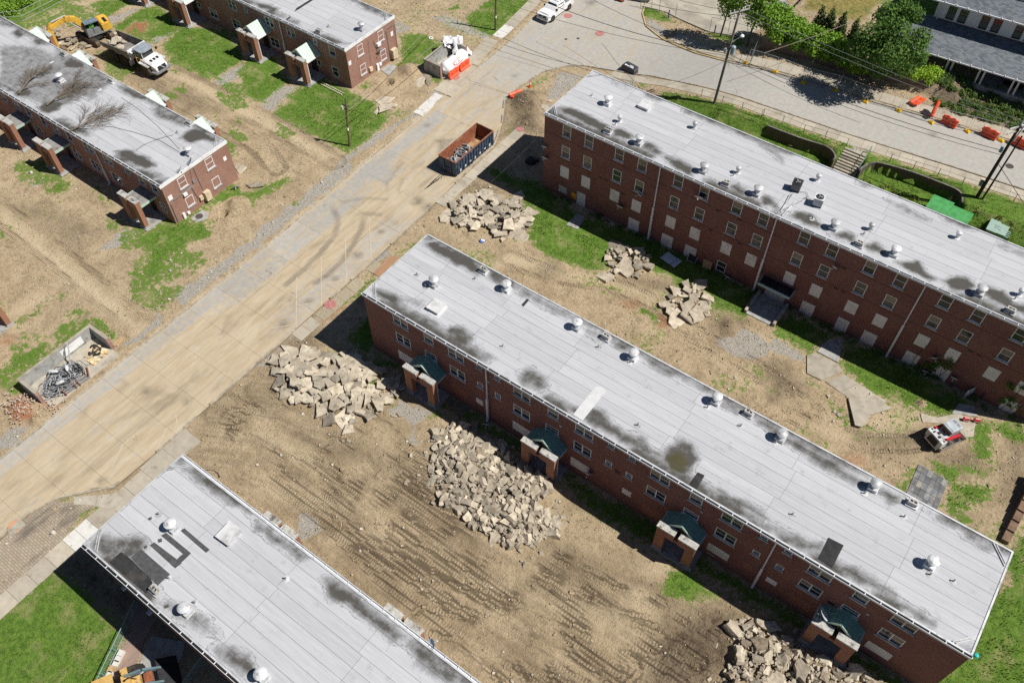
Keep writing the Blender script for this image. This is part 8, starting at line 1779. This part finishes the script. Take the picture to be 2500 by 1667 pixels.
for (c, x, y), lab in ((('a3',1428,165), 'blue bollard in the tree shade at the lot edge'), (('a3',1838,300), 'blue bollard beside the left street tree')):
    p = GT(c, x, y); o = thing('bollard', lab, 'bollard', p); part('tube', MB().cyl((0,0,-.1), (0,0,1.15), .08, n=10), plain('bollard_blue', (.02,.05,.3), .5), o); part('cap', MB().lathe((0,0,1.15), [(.085,0),(.07,.04),(.02,.06)], 10), BLACK, o)
# cars at the top edge
def car(label, loc, rz, mat):
    o = thing('parked_car', label, 'car', loc, rz)
    loft([[(x,y,z) for x,z in ((2.2,.4),(2.25,.65),(2.1,.85),(1.0,.98),(-1.9,1.0),(-2.2,.9),(-2.25,.45),(-1.8,.25),(1.8,.22))] for y in (-.9,.9)], mat, 'body', o)
    loft([[(xb,-h,z),(xb,h,z),(xa,h,z),(xa,-h,z)] for z,xa,xb,h in ((.99,-1.8,1.05,.84),(1.35,-1.3,.4,.7),(1.45,-1.0,.1,.62))], GLASS, 'cabin_glass', o); part('roof', MB().box(-1.1,.2,-.62,.62,1.451,1.48), mat, o)
    for x in (1.4,-1.4):
        for s in (-1,1): wheel(o, x, s*.8, .33, .22, LGREY, False)
    for s in (-1,1): part('headlight', MB().box(2.1,2.26,s*.65-.16,s*.65+.16,.62,.75), PLASTIC, o)
    return o
p = GT('a3',1450,-25); car('black car at the top of the parking lot', (p[0], p[1], p[2]+.1), R_(20), plain('car_black', (.015,.016,.018), .3))
p = GT('a3',2240,150); car('silver car in shade right of the street trees', (p[0]+1.5, p[1]+1., p[2]+.1), R_(60), plain('car_silver', (.4,.42,.45), .3, .3))
p = GT('a3',1190,-5); o = thing('storage_box', 'grey and cream storage box at the top of the junction fence', 'storage box', p, .3); part('box', MB().box(-1.2,1.2,-.6,.6,0,1.3), GREYM, o); part('lid', MB().box(.3,1.25,-.65,.65,1.303,1.4), CREAM, o); part('side_lid', MB().box(-1.25,.28,-.65,.65,1.303,1.36), LGREY, o)
p = GT('a4',95,120); o = thing('trailer', 'flat grey trailer deck beside the hedge end', 'trailer', p, R_(52)); part('deck', MB().box(-2.2,2.2,-.9,.9,.6,.72), plain('deck_grey', (.26,.31,.35), .5), o); part('side_rail', MB().box(-2.2,2.2,-.98,-.92,.6,1.0).box(-2.2,2.2,.92,.98,.6,1.), LGREY, o)
for x in (-.5,.5):
    for s in (-1,1): wheel(o, x, s*1.1, .35, .2, LGREY, False)
# ------------------------------------------------------------------ bottom left: sunken brick path, railings, edging
bp = tag(new('brick_path', None), kind='structure'); q = wpoly([('b5',1240,760),(1420,960),(1300,1150),(1250,1300),(1150,1700),(960,1700),(1000,1480),(1090,1270),(1180,1080),(1150,1000)])
part('path_bed', MB().prism([tuple(v) for v in q], -.2, .05), brickmat('path_brick', (.36,.25,.2), (.26,.19,.16), (.4,.34,.28)), bp)
q = wpoly([('b5',1350,1150),(1650,1200),(1620,1330),(1500,1568),(1250,1700),(1180,1700),(1270,1320)]); part('yard_slab', MB().prism([tuple(v) for v in q], -.2, .06), CONC_G, bp)
for i, (x, y, s) in enumerate(((1085,1310,.5),(1060,1360,.5),(1040,1400,.45),(1000,1450,.55),(985,1500,.5),(965,1545,.5))):
    p = G('b5', x, y); o = single('edging_stone', MB().box(-.45*s,.45*s,-.42*s,.42*s,0,.3), SLABW if i != 3 else LUMBER, ['topmost pale edging stone beside the brick path','second pale edging stone beside the brick path','third pale edging stone beside the brick path','','pale edging stone just below the crate','lowest pale edging stone beside the brick path'][i] if i != 3 else 'tan wooden crate between the pale edging stones', 'edging stone' if i != 3 else 'crate', 'edging stones beside the brick path' if i != 3 else None, base=(0,0,0)); o.location = (p[0], p[1], .02); o.rotation_euler = (0,0,R_(-70))
def railing(label, a, b, z0=0., h=1.0, n=60):
    o = thing('railing', label, 'railing', (a[0], a[1], z0)); d = Vector((b[0]-a[0], b[1]-a[1], 0))
    part('top_rail', MB().tube([(0,0,h), d+Vector((0,0,h))], .04, 6), STEELG, o); part('bottom_rail', MB().tube([(0,0,.12), d+Vector((0,0,.12))], .03, 6), STEELG, o)
    bm = MB()
    for i in range(n): p = d*(i+.5)/n; bm.cyl(p+Vector((0,0,.12)), p+Vector((0,0,h)), .012, n=4, cap=False)
    tag(part('baluster', bm, STEELG, o), kind='stuff')
    for i in range(5): p = d*i/4; part('post', MB().cyl(p+Vector((0,0,-.1)), p+Vector((0,0,h)), .03, n=6), STEELG, o)
STEELG = plain('railing_teal', (.2,.33,.34), .5, var=.1)
A1, A2 = G('b5',1195,830,1.), G('b5',780,1700,1.); railing('blue green railing along the lawn beside the brick path', A1, A2); A1, A2 = G('b5',1790,1330,1.), G('b5',1560,1650,1.); railing('blue green railing in shade close to the bottom block', A1, A2, n=36)
# block at the left edge: only its porch shows
gb_, grf = two_storey('brick block off the left edge showing only a porch pillar', -122.7, -70.6, 3.2, 12.1, 5.4, [], [], [-110,-98,-86,-77], [], [])
q = G('a5',110,1400,0); porch_mesh(gb_, q[0]-1.5, 12.1, depth=q[1]-12.1+.1, w=3., roof='mint', rz=math.pi)
# small leftovers
def bit(nm, lab, cat, c, x, y, mb, mat, z=.03, rz=0.): p = GT(c, x, y); o = thing(nm, lab, cat, (p[0], p[1], p[2]+z), rz); part(nm+'_body', mb, mat, o); return o
o = bit('rag', 'crumpled blue plastic bag on the dirt by the slab heap corner', 'litter', 'a6', 2030, 655, MB().lathe((0,0,0), [(.3,0),(.25,.15),(.1,.22),(.02,.2)], 7), plain('bag_blue', (.1,.2,.55), .6)); part('fold', MB().cbox((.1,.05,.15), (.4,.2,.1), .5, .3), PLASTIC, o)
o = bit('rag', 'white plastic ring on the dirt behind the tank enclosure', 'litter', 'a2', 1575, 345, MB().lathe((0,0,0), [(.28,0),(.28,.1),(.15,.1),(.15,0)], 12), PLASTIC); part('fold', MB().cbox((.2,-.1,.05), (.2,.1,.05)), PLASTIC, o)
o = bit('marker', 'orange plywood square on the far block wall near the glass blocks', 'sign', 'a7', 590, 175, MB().box(0,.01,0,.01,0,.01), ORANGE); bpy.data.objects.remove(o.children[0]); o.location = (-36.35, 60.45, 1.0); part('square', MB().cbox((0,0,0), (.6,.03,.6), 0, .5).cbox((.08,-.0,-.35), (.45,.028,.3), 0, .3), plain('sign_orange', (.8,.36,.02), .6), o)
for i, (c, x, y, lab) in enumerate((('b6',1600,795,'pale splintered branch on the dirt yard'),('b2',1220,1170,'thin grey root on the dirt before the oval heap'),('b7',1850,1090,'thin twig on dark soil left of the fourth heap'),('b1',1960,1260,'dark twisted root beside the bottom block corner'),('b6',770,200,'curled pale root near the gravel patch'))):
    p = GT(c, x, y); m = MB(); a = Vector((0,0,.05)); d0 = rnd.uniform(0, 6); 
    for k in range(5): b = a+Vector((.35*math.cos(d0+k*.3), .35*math.sin(d0+k*.3), .01)); m.cyl(a, b, .05-.006*k, .045-.006*k, 5); a = b
    o = thing('stick', lab, 'stick', (p[0], p[1], gz(p[0], p[1]))); part('limb', m, LUMBER if 'pale' in lab else BARK, o); part('twig', MB().cyl((.3*math.cos(d0),.3*math.sin(d0),.05), (.3*math.cos(d0)+.3,.3*math.sin(d0)-.2,.15), .02, n=4), BARK, o)
o = bit('water_ball', 'turquoise ball shaped cap at the roof corner of the near block', 'ball', 'b8', 1905, 1275, MB().lathe((0,0,0), [(.02,-.18),(.14,-.12),(.18,0),(.14,.12),(.02,.18)], 12), plain('turquoise', (.02,.5,.5), .4)); q = G('b8',1905,1275,7.6); o.location = (13.5, 32.9, 7.5)
part('bracket', MB().cyl((-.3,0,0), (-.1,0,0), .03), GREYM, o)
o = bit('rag', 'black rubbish in the shade beside the far block end', 'litter', 'a3', 205, 1440, MB().lathe((0,0,0), [(.7,0),(.6,.3),(.3,.45),(.05,.4)], 9), BLACK); part('fold', MB().cbox((.4,.3,.2), (.9,.3,.3), .8, .2), DARKM, o)
single('brick_rubble', (lambda m: [m.cbox((*[v+rnd.gauss(0, s) for v, s in zip(G(c, x, y)[:2], (.8, .7))], gz(*G(c, x, y)[:2])*.5+.1+.3*rnd.random()), (.16,.08,.06), rnd.uniform(0,6), rnd.uniform(-.5,.5), rnd.uniform(-.5,.5)) for c, x, y, n in (('b1',200,640,150),('b1',440,630,50)) for _ in range(n)] and m)(MB()), plain('brick_bits', (.52,.42,.34), .95, var=.2, scale=4, stain=(.56,.48,.38), sc2=3), 'heap of broken bricks beside the low enclosure', 'rubble', kind='stuff')
single('brick_walk', MB().prism([tuple(v) for v in wpoly([('a6',1060,935),(1220,780),(1290,800),(1110,970)])], -.1, .05), brickmat('walk_brick', (.42,.24,.14), (.34,.19,.11), (.42,.32,.22)), 'strip of old brick paving at the left end of the near block', 'brick paving')
